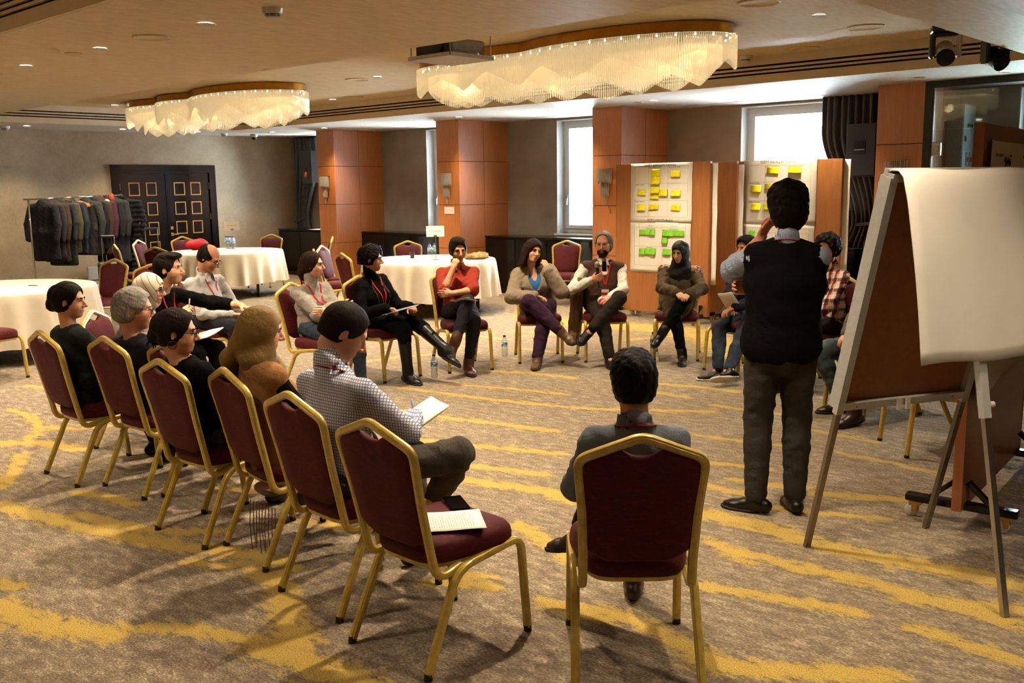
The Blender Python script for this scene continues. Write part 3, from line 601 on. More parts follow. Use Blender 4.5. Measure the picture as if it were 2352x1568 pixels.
class Grid:
    def __init__(s, lo, hi, h):
        s.lo = np.asarray(lo, float); s.h = h; s.n = np.maximum(np.ceil((np.asarray(hi, float)-s.lo)/h).astype(int)+1, 4)
        s.vol = np.full(tuple(s.n), .5, np.float32); s.ax = [s.lo[i]+h*np.arange(s.n[i]) for i in range(3)]
    def blk(s, bd, pad):
        if bd is None: sl = [slice(0, s.n[i]) for i in range(3)]
        else:
            sl = []
            for i in range(3):
                a = int(max(0, math.floor((bd[0][i]-pad-s.lo[i])/s.h))); b = int(min(s.n[i], math.ceil((bd[1][i]+pad-s.lo[i])/s.h)+1)); sl.append(slice(a, max(a, b)))
        return tuple(sl), s.ax[0][sl[0]][:, None, None], s.ax[1][sl[1]][None, :, None], s.ax[2][sl[2]][None, None, :]
    def add(s, p, k=.0):
        sl, X, Y, Z = s.blk(p.bounds(), k+s.h*2.5)
        if s.vol[sl].size: s.vol[sl] = smin(s.vol[sl], p.ev(X, Y, Z), k)
        return s
    def cut(s, p, k=.0):        # remove the inside of p
        sl, X, Y, Z = s.blk(p.bounds(), k+s.h*2.5)
        if s.vol[sl].size: s.vol[sl] = smax(s.vol[sl], -p.ev(X, Y, Z), k)
        return s
    def keep(s, p, k=.0):       # keep only the inside of p
        sl, X, Y, Z = s.blk(None, 0); s.vol[:] = smax(s.vol, p.ev(X, Y, Z), k); return s
    def disp(s, fn, band=.03):
        m = np.abs(s.vol) < band; i, j, k = np.nonzero(m)
        s.vol[i, j, k] += fn(s.ax[0][i], s.ax[1][j], s.ax[2][k]).astype(np.float32); return s
    def surf(s):
        v = s.vol; ins = v < 0
        c = np.zeros(tuple(s.n-1), np.int8)
        for dx in (0, 1):
            for dy in (0, 1):
                for dz in (0, 1): c += ins[dx:s.n[0]-1+dx, dy:s.n[1]-1+dy, dz:s.n[2]-1+dz]
        I, J, K = np.nonzero((c > 0) & (c < 8)); N = len(I)
        if N == 0: return np.zeros((0, 3)), np.zeros((0, 4), int)
        co = [(0, 0, 0), (1, 0, 0), (0, 1, 0), (1, 1, 0), (0, 0, 1), (1, 0, 1), (0, 1, 1), (1, 1, 1)]
        val = np.stack([v[I+a, J+b, K+d] for a, b, d in co], 1).astype(np.float64)
        acc = np.zeros((N, 3)); cnt = np.zeros(N)
        for a, b in ((0, 1), (2, 3), (4, 5), (6, 7), (0, 2), (1, 3), (4, 6), (5, 7), (0, 4), (1, 5), (2, 6), (3, 7)):
            va, vb = val[:, a], val[:, b]; m = (va < 0) != (vb < 0); t = np.where(m, va/(va-vb+1e-20), 0)
            pa = np.array(co[a], float); pb = np.array(co[b], float); acc += np.where(m[:, None], pa+(pb-pa)*t[:, None], 0); cnt += m
        V = s.lo+s.h*(np.stack([I, J, K], 1)+acc/cnt[:, None])
        idx = np.full(tuple(s.n-1), -1, np.int32); idx[I, J, K] = np.arange(N); F = []
        for ax in range(3):
            o1, o2 = [(1, 2), (2, 0), (0, 1)][ax]
            sl0 = [slice(None)]*3; sl1 = [slice(None)]*3; sl0[ax] = slice(0, -1); sl1[ax] = slice(1, None)
            A, B = ins[tuple(sl0)], ins[tuple(sl1)]; e = np.nonzero(A != B); P = np.stack(e, 1)
            ok = (P[:, o1] > 0) & (P[:, o2] > 0) & (P[:, o1] < s.n[o1]-1) & (P[:, o2] < s.n[o2]-1); P = P[ok]; fl_ = A[P[:, 0], P[:, 1], P[:, 2]]
            q = []
            for d1, d2 in ((1, 1), (0, 1), (0, 0), (1, 0)):
                Q = P.copy(); Q[:, o1] -= d1; Q[:, o2] -= d2; q.append(idx[Q[:, 0], Q[:, 1], Q[:, 2]])
            q = np.stack(q, 1); q = np.where(fl_[:, None], q, q[:, ::-1]); q = q[(q >= 0).all(1)]; F.append(q)
        return V, np.concatenate(F)
def relax(V, F, it=1, lam=.5):
    if not len(V): return V
    E = np.concatenate([F[:, [0, 1]], F[:, [1, 2]], F[:, [2, 3]], F[:, [3, 0]]])
    for _ in range(it):
        S = np.zeros_like(V); C = np.zeros(len(V))
        for a, b in ((0, 1), (1, 0)):
            for i in range(3): S[:, i] += np.bincount(E[:, a], V[E[:, b], i], len(V))
            C += np.bincount(E[:, a], minlength=len(V))
        V = V+(S/np.maximum(C, 1)[:, None]-V)*lam
    return V
def np_mesh(name, V, F, mats, mi=None):
    me = bpy.data.meshes.new(name); nv, nf = len(V), len(F)
    me.vertices.add(nv); me.vertices.foreach_set('co', np.asarray(V, np.float32).ravel())
    me.loops.add(nf*4); me.loops.foreach_set('vertex_index', np.asarray(F, np.int32).ravel())
    me.polygons.add(nf); me.polygons.foreach_set('loop_start', np.arange(0, nf*4, 4, dtype=np.int32)); me.polygons.foreach_set('loop_total', np.full(nf, 4, np.int32))
    for m in (mats if isinstance(mats, (list, tuple)) else [mats]): me.materials.append(m)
    if mi is not None: me.polygons.foreach_set('material_index', np.asarray(mi, np.int32))
    me.polygons.foreach_set('use_smooth', np.ones(nf, bool)); me.update(calc_edges=True); me.validate(); return me
def sdf_mesh(prims, h, k=.02, cuts=(), keeps=(), disp=None, pad=.0, it=1):
    """prims: list of shapes or (shape, k)"""
    ps = [(p if isinstance(p, tuple) else (p, k)) for p in prims]
    lo = np.min([p[0].bounds()[0] for p in ps], 0)-pad-3*h; hi = np.max([p[0].bounds()[1] for p in ps], 0)+pad+3*h
    g = Grid(lo, hi, h)
    for p, kk in ps: g.add(p, kk)
    if disp: g.disp(disp)
    for c in cuts: (g.cut(*c) if isinstance(c, tuple) else g.cut(c))
    for c in keeps: (g.keep(*c) if isinstance(c, tuple) else g.keep(c))
    V, F = g.surf(); return relax(V, F, it), F
def join(parts):
    V = []; F = []; o = 0
    for v, f in parts: V.append(v); F.append(f+o); o += len(v)
    return np.concatenate(V), np.concatenate(F)
def sd_pts(prims, P):
    P = np.atleast_2d(P); r = np.full(len(P), 9.0)
    for p in prims:
        q, k = p if isinstance(p, tuple) else (p, .02); r = smin(r, q.ev(P[:, 0], P[:, 1], P[:, 2]), k)
    return r

# ================================================================== banquet chairs
def yb(z): return -.205-.115*max(0, (z-.42))/.50
def make_chair():
    root = empty('banquet_chair')
    pr = []
    for i in range(20):                        # fluted tube profile
        a = 2*PI*i/20; c, s = math.cos(a), math.sin(a)
        rr = 1.0-(.16 if i in (3, 7, 13, 17) else 0); pr.append((.0165*rr*math.copysign(abs(c)**.75, c), .0155*rr*math.copysign(abs(s)**.75, s)))
    half = [(.192, -.07, .372), (.192, -.19, .345), (.190, yb(.47), .47), (.196, yb(.66), .66), (.214, yb(.845), .85)]
    full = half+[(0, yb(.935), .932)]+[(-x, y, z) for x, y, z in reversed(half)]
    path = fillet(full, [.07, .02, .05, .036, .034, .036, .05, .02, .07], 6)
    b = MB(); b.tube(path, pr, (1, 0, 0)); b.build('back_frame', M_GOLD, root, True, 50)
    for s in (-1, 1):
        p = fillet([(s*.215, .265, .018), (s*.212, .232, .402), (s*.212, -.105, .368), (s*.222, -.268, .018)], [.06, .075], 7)
        b = MB(); b.tube(p, pr, (s, 0, 0)); b.build('leg_frame', M_GOLD, root, True, 50)
        for (x, y, q) in ((.2155, .266, .008), (.2225, -.270, -.01)):
            b = MB(); b.cyl((s*x, y, 0), (s*x, y-q*.3, .026), .0165, n=12); b.build('foot_cap', M_BLACKM, root, True, 40)
        b = MB(); b.cyl((s*.214-.014, .246, .21), (s*.214+.014, .246, .21), .0075, n=8); b.build('stacking_stud', M_BLACKM, root)
    def outline(f=1.0, dy=0.0, n=48):
        P = []
        for i in range(n):
            a = 2*PI*i/n; c, s = math.cos(a), math.sin(a); e = .36
            x = math.copysign(abs(c)**e, c); y = math.copysign(abs(s)**e, s)
            yy = .012+.212*y; hw = .222+(yy-.22)*(.155 if yy < .2 else 0); hw = .155+(.222-.155)*min(1, max(0, (yy+.20)/.30))**.7
            P.append((x*hw*f, .012+(yy-.012)*f+dy))
        return P
    L = []
    for f, z in ((.90, .388), (.97, .392), (1.0, .405), (1.005, .43), (.985, .452), (.93, .468), (.80, .478), (.55, .484), (.25, .486)):
        L.append([(x, y, z) for x, y in outline(f)])
    b = MB(); b.loops(L); b.build('seat', M_VELVET, root, True, 60)
    b = MB(); b.loops([[(x, y, .372) for x, y in outline(.94)], [(x, y, .390) for x, y in outline(.97)]]); b.build('seat_frame', M_GOLD, root, True, 40)
    h = [(0, .460), (.06, .458), (.11, .462), (.150, .486), (.180, .512), (.184, .58), (.188, .66), (.196, .74), (.201, .80), (.198, .832), (.178, .853), (.13, .868), (.088, .882), (.072, .884), (.058, .878), (.04, .868), (.02, .863), (0, .862)]
    ring = h+[(-x, z) for x, z in reversed(h[1:-1])]
    cx = 0; cz = .66; L = []
    for f, dy in ((.55, -.016), (.94, -.016), (1.0, -.006), (1.0, .008), (.965, .022), (.86, .036), (.6, .044), (.25, .046)):
        L.append([(x*f, yb(cz+(z-cz)*f)+dy, cz+(z-cz)*f) for x, z in ring])
    b = MB(); b.loops(L); b.build('backrest', M_VELVET, root, True, 60)
    return root
CHAIR = make_chair(); CHT = tree_of(CHAIR); _cfirst = [True]
def chair(x, y, deg, label, group=None):
    if _cfirst[0]:
        _cfirst[0] = False; o = CHAIR; o.location = (x, y, 0); o.rotation_euler = (0, 0, R(deg)); tag(o, label, 'chair', group); return o
    o = copy_tree(CHAIR, (x, y, 0), R(deg), label, None, CHT); o['category'] = 'chair'
    if group: o['group'] = group
    elif 'group' in o: del o['group']
    return o
G1 = 'banquet chairs in the discussion circle'; G2 = 'empty banquet chairs around the tables'
CH = {}
for k, (x, y, a, lb) in dict(
    c1=(-5.95, 2.61, 0, 'gold banquet chair under the woman in the dark green blazer'),
    c2=(-5.42, 2.745, 3, 'gold banquet chair under the grey-haired man in navy'),
    c2b=(-4.93, 2.86, 0, 'empty gold banquet chair wedged between grey-haired man and woman with hoop earrings'),
    c3=(-4.45, 2.575, 2, 'gold banquet chair under the black-clad woman with dark low bun'),
    c4=(-3.93, 2.65, -8, 'gold banquet chair under the woman in the olive headscarf'),
    c5=(-3.265, 2.53, -3, 'gold banquet chair under the man in the checked shirt'),
    c6=(-2.65, 2.44, -1, 'empty burgundy banquet chair with a printed sheet on its seat'),
    c7=(-2.0, 2.8, 42, 'gold banquet chair seen from behind under the young man in grey'),
    p8=(-6.47, 3.16, -48, 'gold banquet chair under the woman in the white striped headscarf'),
    p9=(-7.14, 3.70, -42, 'gold banquet chair under the young man in the black sweater'),
    p10=(-8.22, 4.72, -50, 'gold banquet chair under the balding man in the pale shirt'),
    pony=(-6.92, 5.03, -75, 'gold banquet chair under the woman with the ponytail'),
    curly=(-6.96, 5.76, -90, 'gold banquet chair under the curly-haired woman in black'),
    red=(-6.715, 6.548, 244, 'gold banquet chair under the woman in the rust red shirt'),
    purple=(-6.434, 7.374, 226, 'gold banquet chair under the woman in purple trousers'),
    mic=(-5.97, 7.84, 227, 'gold banquet chair under the bearded man with the microphone'),
    hij=(-5.414, 8.363, 211, 'gold banquet chair under the woman in the black headscarf'),
    jeans=(-4.53, 8.1, 166, 'gold banquet chair under the half-hidden person in blue jeans'),
    plaid=(-3.66, 7.86, 160, 'gold banquet chair under the man in the red plaid shirt'),
    q=(-2.91, 7.22, 154, 'gold banquet chair under the person in faded jeans beside the easel')).items():
    CH[k] = chair(x, y, a, lb, G1)
for (x, y, a, lb) in (
    (-2.176, 6.45, 134, 'empty gold banquet chair half hidden behind the easel board'),
    (-10.25, 5.02, 212, 'empty gold banquet chair in front of the hanging coats, nearer one'),
    (-11.55, 5.15, 200, 'empty gold banquet chair in front of the hanging coats, farther one'),
    (-9.82, 3.28, -75, 'empty gold banquet chair at the left frame edge, only its seat in view'),
    (-15.3, 9.95, 210, 'empty gold banquet chair behind the far left table near the grey wall'),
    (-13.82, 9.98, 140, 'empty gold banquet chair beside the black radiator cover at first pillar'),
    (-14.85, 7.30, -15, 'leftmost empty gold banquet chair by the far left table, pad facing right'),
    (-15.65, 8.05, -55, 'empty gold banquet chair by the black door, behind the young man in black'),
    (-13.75, 7.25, 30, 'empty gold banquet chair just behind the head of the young man in black'),
    (-15.95, 8.85, -95, 'empty gold banquet chair with a red bag at the far left table'),
    (-10.85, 8.22, -35, 'empty gold banquet chair before the first pillar, nearer of two'),
    (-11.35, 8.68, -60, 'empty gold banquet chair before the first pillar, farther of two'),
    (-9.98, 7.98, -10, 'empty gold banquet chair with its back to the curly-haired woman'),
    (-11.15, 9.85, 240, 'empty gold banquet chair behind the bottles on the middle table'),
    (-9.12, 11.02, 210, 'empty gold banquet chair against the radiator cover under the window')): chair(x, y, a, lb, G2)

# ================================================================== round tables with cloths
def table(x, y, r, hem, lb, lbc, ph):
    t = empty('round_table', (x, y, 0), ph, lb, 'table', 'round tables')
    b = MB(); b.lathe([(0, .715), (r-.01, .715), (r, .72), (r, .738), (r-.005, .742), (0, .742)], n=64); b.build('table_top', plain('table_ply', '#8c7350', .6), t)
    for k in range(4):
        a = PI/4+k*PI/2; c, s = math.cos(a)*(r*.74), math.sin(a)*(r*.74)
        b = MB(); b.box(c-.022, c+.022, s-.022, s+.022, 0, .715, .004); b.build('leg', M_BLACKM, t)
    N = 288; rs = random.Random(int(abs(x*100))); nf = 24
    cen = [2*PI*(i+.5*rs.random())/nf for i in range(nf)]; amp = [rs.uniform(.4, 1.0) for _ in range(nf)]; wd = [rs.uniform(.055, .10) for _ in range(nf)]
    rings = [(0, .7435, 0), (.5*r, .7435, 0), (r-.03, .7435, 0), (r-.006, .7435, 0), (r+.003, .739, 0), (r+.008, .722, .03)]
    zz = [.68, .62, .55, .48, .41, .34, hem+.02, hem]
    L = []
    for (rad, z, d) in rings+[(r+.012+.05*(.74-z), z, (.74-z)/(.74-hem)) for z in zz]:
        row = []
        for j in range(N):
            a = 2*PI*j/N; f = 0
            for c, am, w_ in zip(cen, amp, wd):
                q = (a-c+PI) % (2*PI)-PI; f += am*math.exp(-(q/w_)**2)
            rr = rad+d*(.13*f-.035); dz = .018*math.sin(4*a+x)*d
            row.append((rr*math.cos(a), rr*math.sin(a), z+dz))
        L.append(row)
    b = MB(); b.loops(L[1:], cap0=True, cap1=False); o = b.build('tablecloth', M_TCLOTH, None, True, 80); o.location = (x, y, 0); o.rotation_euler[2] = ph
    tag(o, lbc, 'tablecloth', 'white tablecloths'); return o
table(-11.2, 3.95, .95, .20, 'round table under a white cloth at the left frame edge', 'white cloth on the round table at the left frame edge', .3)
table(-14.6, 8.75, .93, .24, 'round table under a white cloth near the black door', 'white cloth on the round table near the black door', 1.0)
table(-10.2, 9.33, .94, .24, 'round table under a white cloth behind the woman in red', 'white cloth on the round table behind the woman in red', .2)
# ================================================================== ceiling fittings
def _dl():
    root = empty('downlight')
    b = MB(); b.lathe([(.042, .0), (.055, .0), (.058, -.004), (.052, -.008), (.043, -.004)], n=24); b.build('trim_ring', M_PLASTW, root, True)
    b = MB(); b.lathe([(0, .004), (.043, .004)], n=24); b.build('lens', M_LED, root); return root
_DL = _dl(); _DLT = tree_of(_DL); _dlf = [True]
def downlight(x, y, z, label, on=True, e=None):
    if _dlf[0]: _dlf[0] = False; o = _DL; o.location = (x, y, z-.005); tag(o, label, 'downlight', 'recessed ceiling downlights')
    else: o = copy_tree(_DL, (x, y, z-.005), 0, label, 'recessed ceiling downlights', _DLT); o['category'] = 'downlight'
    if on: spot((x, y, z-.03), e)
LS = 'small lit downlight in the soffit above the '
for x, lb in ((-3.1, LS+'glass partition'), (-5.3, LS+'second pin board'), (-7.3, LS+'first pin board'), (-9.03, LS+'window right of the second pillar'), (-10.89, LS+'second pillar'), (-12.6, LS+'bay between first and second pillar'), (-14.3, LS+'first pillar'), (-15.9, LS+'far left corner, before the curtain')):
    downlight(x, 10.66, ZS, lb, e=75)
for y, lb in ((4.8, LS+'coat rack, out at the left edge'), (6.44, LS+'coat rack'), (8.03, LS+'left half of the black door'), (9.45, LS+'right half of the black door')): downlight(-16.5, y, ZS, lb, e=80)
LT = 'small lit downlight in the lower ceiling strip, '
for x, lb in ((-11.6, LT+'farthest left, above the left table'), (-10.2, LT+'second from the left wall'), (-8.74, LT+'leftmost in view'), (-7.35, LT+'second in view from the left'), (-5.84, LT+'largest in view, left of the smoke detector'), (-4.4, LT+'above the woman with hoop earrings'), (-2.95, LT+'above the empty front chair'), (-1.5, LT+'above the easel'), (0, LT+'beside the camera')): downlight(x, 3.45, ZS, lb, e=(135 if x < -2 else 65))
LR = 'small lit downlight in the raised ceiling '
for x, y, lb in ((-9.48, 7.9, LR+'between the two chandeliers'), (-12.3, 9.35, LR+'behind the left chandelier'), (-15.2, 7.3, LR+'left of the left chandelier'), (-9.3, 6.0, LR+'hidden behind the ceiling strip, left'), (-6.5, 6.0, LR+'hidden behind the ceiling strip, middle'), (-3.6, 6.0, LR+'hidden behind the ceiling strip, right one'), (-9.3, 9.1, LR+'right of the left chandelier'), (-6.6, 9.2, LR+'behind the right chandelier'), (-3.71, 7.77, LR+'right of the right chandelier, wide one')): downlight(x, y, ZT, lb, on=x < -3.65 or y < 7, e=(230 if x < -4 else 90))
for x in (-10, -7, -4.2, -1.5):
    for y in (.6, -1.8): downlight(x, y, ZT, 'small lit downlight in the near ceiling tray behind the camera', e=(150 if x < -5 else 85 if x < -3 else 15))
def disc(name, x, y, z, r, label, mat, cat, grp=None):
    o = empty(name, (x, y, z), 0, label, cat, grp)
    b = MB(); b.lathe([(r*.88, .0), (r, .0), (r*1.01, -.006), (r*.92, -.012), (r*.88, -.006)], n=32); b.build('trim_ring', M_CEIL if mat is M_GRILLE else M_PLASTW, o, True)
    b = MB(); b.lathe([(0, -.004), (r*.88, -.004)], n=32); b.build('grille', mat, o)
GS = 'round ceiling speaker grilles'
for x, y, z, r, lb in ((-6.6, 3.475, ZS, .13, 'round beige ceiling speaker in the lower strip left of the large downlight'), (-9.87, 7.9, ZT, .15, 'round beige ceiling speaker between the chandeliers, nearer one'), (-11.8, 9.35, ZT, .15, 'round beige ceiling speaker between the chandeliers, farther one'), (-3.78, 6.9, ZT, .16, 'round beige ceiling speaker at the top edge right of the right chandelier'), (-3.69, 8.66, ZT, .16, 'round beige ceiling speaker above the moving heads, farthest right'), (-4.7, 9.55, ZT, .15, 'round beige ceiling speaker near the smoke detector by the slots')): disc('ceiling_speaker', x, y, z, r, lb, M_GRILLE, 'speaker', GS)
for x, y, lb in ((-7.75, 3.42, 'small dark ceiling vent plate between the two left downlights'), (-7.58, 10.73, 'small ceiling plate in the soffit near the third pillar'), (-3.9, 10.55, 'small grey ceiling plate left of the downlight above the glass partition')): disc('ceiling_plate', x, y, ZS, .06, lb, M_GRILLE, 'vent', 'small ceiling plates')
def smoke(x, y, z, lb, k=1.0):
    o = empty('smoke_detector', (x, y, z), 0, lb, 'smoke detector', 'smoke detectors')
    b = MB(); b.lathe([(.0, 0), (.062*k, 0), (.06*k, -.02*k), (.053*k, -.034*k), (0, -.034*k)], n=28); b.build('base', M_PLASTW, o, True, 40)
    b = MB(); b.lathe([(.0, -.034*k), (.042*k, -.034*k), (.040*k, -.052*k), (0, -.052*k)], n=28); b.build('vent_core', M_SLOT, o, True, 40)
    for q in range(2):
        b = MB(); b.lathe([(.043*k, -(.039+.008*q)*k), (.046*k, -(.039+.008*q)*k), (.046*k, -(.042+.008*q)*k), (.043*k, -(.042+.008*q)*k)], n=28); b.build('ring', M_PLASTW, o)
    for q in range(6):
        a = q*PI/3; b = MB(); b.box(.041*k*math.cos(a)-.002, .041*k*math.cos(a)+.002, .041*k*math.sin(a)-.002, .041*k*math.sin(a)+.002, -.053*k, -.034*k); b.build('rib', M_PLASTW, o)
    b = MB(); b.lathe([(.0, -.052*k), (.044*k, -.052*k), (.03*k, -.060*k), (0, -.062*k)], n=28); b.build('cap', M_PLASTW, o, True, 40)
smoke(-5.10, 3.46, ZS, 'white smoke detector on the lower ceiling strip, nearest one'); smoke(-5.4, 9.6, ZT, 'white smoke detector right of the right chandelier', 1.2); smoke(-16.75, 6.2, ZS, 'white smoke detector at the left edge above the coat rack', 1.2); smoke(-16.75, 10.15, ZS, 'white smoke detector in the soffit above the door', 1.0)
o = empty('dome_camera', (-16.6, 10.7, ZS), 0, 'small dark dome security camera in the far soffit corner', 'camera')
b = MB(); b.lathe([(0, 0), (.07, 0), (.072, -.05), (.06, -.06), (0, -.06)], n=24); b.build('housing', M_PLASTW, o, True, 40)
b = MB(); b.lathe([(.052, -.06), (.048, -.085), (.03, -.105), (0, -.112)], n=24); b.build('dome', M_BLACK, o, True)
for (a, c) in ((-14.4, -12.0), (-11.2, -8.75), (-8.0, -4.7), (-17.2, -15.2)):
    o = empty('linear_air_vent', ((a+c)/2, 11.72, ZS), 0, {-14.4: 'thin linear air vent in the soffit right of the first pillar', -11.2: 'thin linear air vent in the soffit between second and third pillar', -8.0: 'thin linear air vent in the soffit above the wide window', -17.2: 'thin linear air vent in the soffit left of the first pillar'}[a], 'vent', 'linear soffit vents'); h = (c-a)/2
    b = MB(); b.box(-h, h, -.05, -.035, -.004, .0); b.box(-h, h, .035, .05, -.004, 0); b.build('frame', M_WHITE, o)
    b = MB(); b.box(-h, h, -.035, .035, -.002, -.0005); b.build('slot', M_GRILLE if a != -17.2 else M_SLOT, o)

# ---- chandeliers: undulating crystal-rod curtains on a brass band
def chandelier(lobes, label, seed):
    rs = random.Random(seed); cx = sum(l[0] for l in lobes)/len(lobes); cy_ = 7.5
    o = empty('chandelier', (cx, cy_, ZT), 0, label, 'chandelier', 'crystal rod chandeliers')
    x0 = min(l[0]-l[1] for l in lobes); x1 = max(l[0]+l[1] for l in lobes)
    def outl(ins, n):
        up = []; dn = []
        for i in range(n):
            x = (x0+x1)/2-(x1-x0-2*ins)/2*math.cos(PI*(i+.5)/n); hf = hb = 0
            for (c, rx, ry, oy) in lobes:
                q = 1-((x-c)/max(.05, rx-ins))**2
                if q > 0: s = max(.02, ry-ins)*math.sqrt(q); hf = max(hf, s-oy); hb = max(hb, s+oy)
            dn.append((x-cx, -hf)); up.append((x-cx, hb))
        P = dn+up[::-1]
        for _ in range(4): P = [((P[i-1][0]+2*P[i][0]+P[(i+1) % len(P)][0])/4, (P[i-1][1]+2*P[i][1]+P[(i+1) % len(P)][1])/4) for i in range(len(P))]
        return P
    def even(P, step):
        out = []; n = len(P); acc = 0; nxt = 0; s = 0
        for i in range(n):
            a, b_ = P[i], P[(i+1) % n]; L = math.hypot(b_[0]-a[0], b_[1]-a[1])
            while nxt <= s+L and L > 1e-9: t = (nxt-s)/L; out.append((a[0]+(b_[0]-a[0])*t, a[1]+(b_[1]-a[1])*t, nxt)); nxt += step
            s += L
        return out, s
    P = outl(.03, 120)
    b = MB(); b.loops([[(x, y, -.005) for x, y in P], [(x, y, -.095) for x, y in P]], cap0=False, cap1=False)
    b.build('brass_band', M_BRASS, o, True)
    b = MB(); b.loops([[(x, y, -.088) for x, y in P], [(x, y, -.092) for x, y in P]]); b.build('canopy_plate', M_BRASS, o)
    Q = outl(.0, 120); b = MB(); b.loops([[(x*1.004, y*1.004, -.094) for x, y in Q], [(x*1.004, y*1.004, -.099) for x, y in Q], [(x*.985, y*.96, -.099) for x, y in Q], [(x*.985, y*.96, -.094) for x, y in Q]]); b.build('rail', M_CHROME, o, True)
    for t, (ins, zl, am) in enumerate(((.0, .325, .060), (.13, .375, .060), (.27, .425, .06), (.40, .465, .05))):
        if max(l[2] for l in lobes)-ins < .08: continue
        pts, S = even(outl(ins, 110), (.0185+.002*t)); b = MB(); nw = max(6, round(S/.78)); ph = rs.random()*6
        for (x, y, s) in pts:
            f = (s/S*nw+ph) % 1.0; tri = abs(f*2-1)*2-1; tri = math.sin(tri*PI/2)*.35+tri*.65
            z1 = -zl-am*1.25*tri-.012*math.sin(s*2.3+ph); r = .0078
            b.tube([(x, y, -.10), (x, y, z1), (x, y, z1-.004)], circ(1, 6), (1, 0, 0), scale=[r, r, r*.5])
        tag(b.build('crystal_rod_tier', M_CRYSTAL, o, True, 50), kind='stuff')
    b = MB()
    for (x, y, s) in even(outl(.06, 110), .16)[0]: b.lathe([(0, -.10), (.007, -.101), (.009, -.110), (.006, -.118), (0, -.121)], (x, y, 0), 8)
    tag(b.build('bulbs', emit('chandelier_bulb', (1, .84, .6), 6.0) if 'chandelier_bulb' not in MATS else MATS['chandelier_bulb'], o, True), kind='stuff')
    for k in range(3):
        l = bpy.data.lights.new('chandelier_glow', 'AREA'); l.shape = 'RECTANGLE'; l.size = (x1-x0)/3.6; l.size_y = .5; l.energy = CH_W/3; l.color = (1, .78, .48)
        lo = bpy.data.objects.new('chandelier_glow', l); COL.objects.link(lo); lo.location = (x0+(x1-x0)*(k+.5)/3, cy_, ZT-.18)
        l = bpy.data.lights.new('chandelier_uplight', 'POINT'); l.energy = CH_W/5; l.color = (1, .78, .48); l.shadow_soft_size = .06
        lo = bpy.data.objects.new('chandelier_uplight', l); COL.objects.link(lo); lo.location = (x0+(x1-x0)*(k+.5)/3, cy_, ZT-.33)
chandelier([(-5.55, 1.20, .60, 0), (-6.75, .75, .47, -.02), (-7.62, .58, .40, .03)], 'large crystal rod chandelier right of the projector', 3)
chandelier([(-11.75, 1.12, .60, 0), (-13.1, .70, .46, -.04), (-14.2, .75, .42, .04)], 'crystal rod chandelier farther left above the coats and tables', 5)

# ---- projector on a hanging shelf
o = empty('ceiling_projector', (-5.92, 5.72, 2.775), R(0), 'grey ceiling projector hanging before the right chandelier', 'projector')
S0 = .24
b = MB(); b.box(-.25, .25, -.25, .25, 0, .012); b.box(-.25, .25, -.25, -.238, .012, .03); b.box(.238, .25, -.25, .25, .012, .03); b.build('shelf', plain('shelf_grey', '#d2ccc6', .35, .1), o)
for x in (-.23, .23):
    for y in (-.23, .23): b = MB(); b.cyl((x, y, 0), (x, y, ZT-2.775), .006, n=8); b.build('hanger_rod', M_STEEL, o)
b = MB(); b.box(-.21, .21, -.19, .19, .018, .15, .012); b.build('housing', plain('projector_grey', '#9a948c', .5), o)
b = MB(); b.box(-.205, -.005, -.196, -.189, .03, .14); b.box(.0, .205, -.194, -.189, .02, .14); b.build('front_panel', M_BLACKP, o)
b = MB(); b.lathe([(0, .0), (.048, .0), (.052, .012), (.056, .0), (.058, -.015)], (.06, -.20, .085), 28, 'y'); b.build('lens_ring', M_BLACKM, o, True, 40)
b = MB(); b.lathe([(0, .008), (.02, .006), (.044, -.004)], (.06, -.205, .085), 24, 'y'); b.build('lens', M_BLACK, o, True)
b = MB(); b.box(.211, .213, .1, .115, .04, .046); b.build('status_light', emit('red_led', (1, .05, .05), 2.0), o)

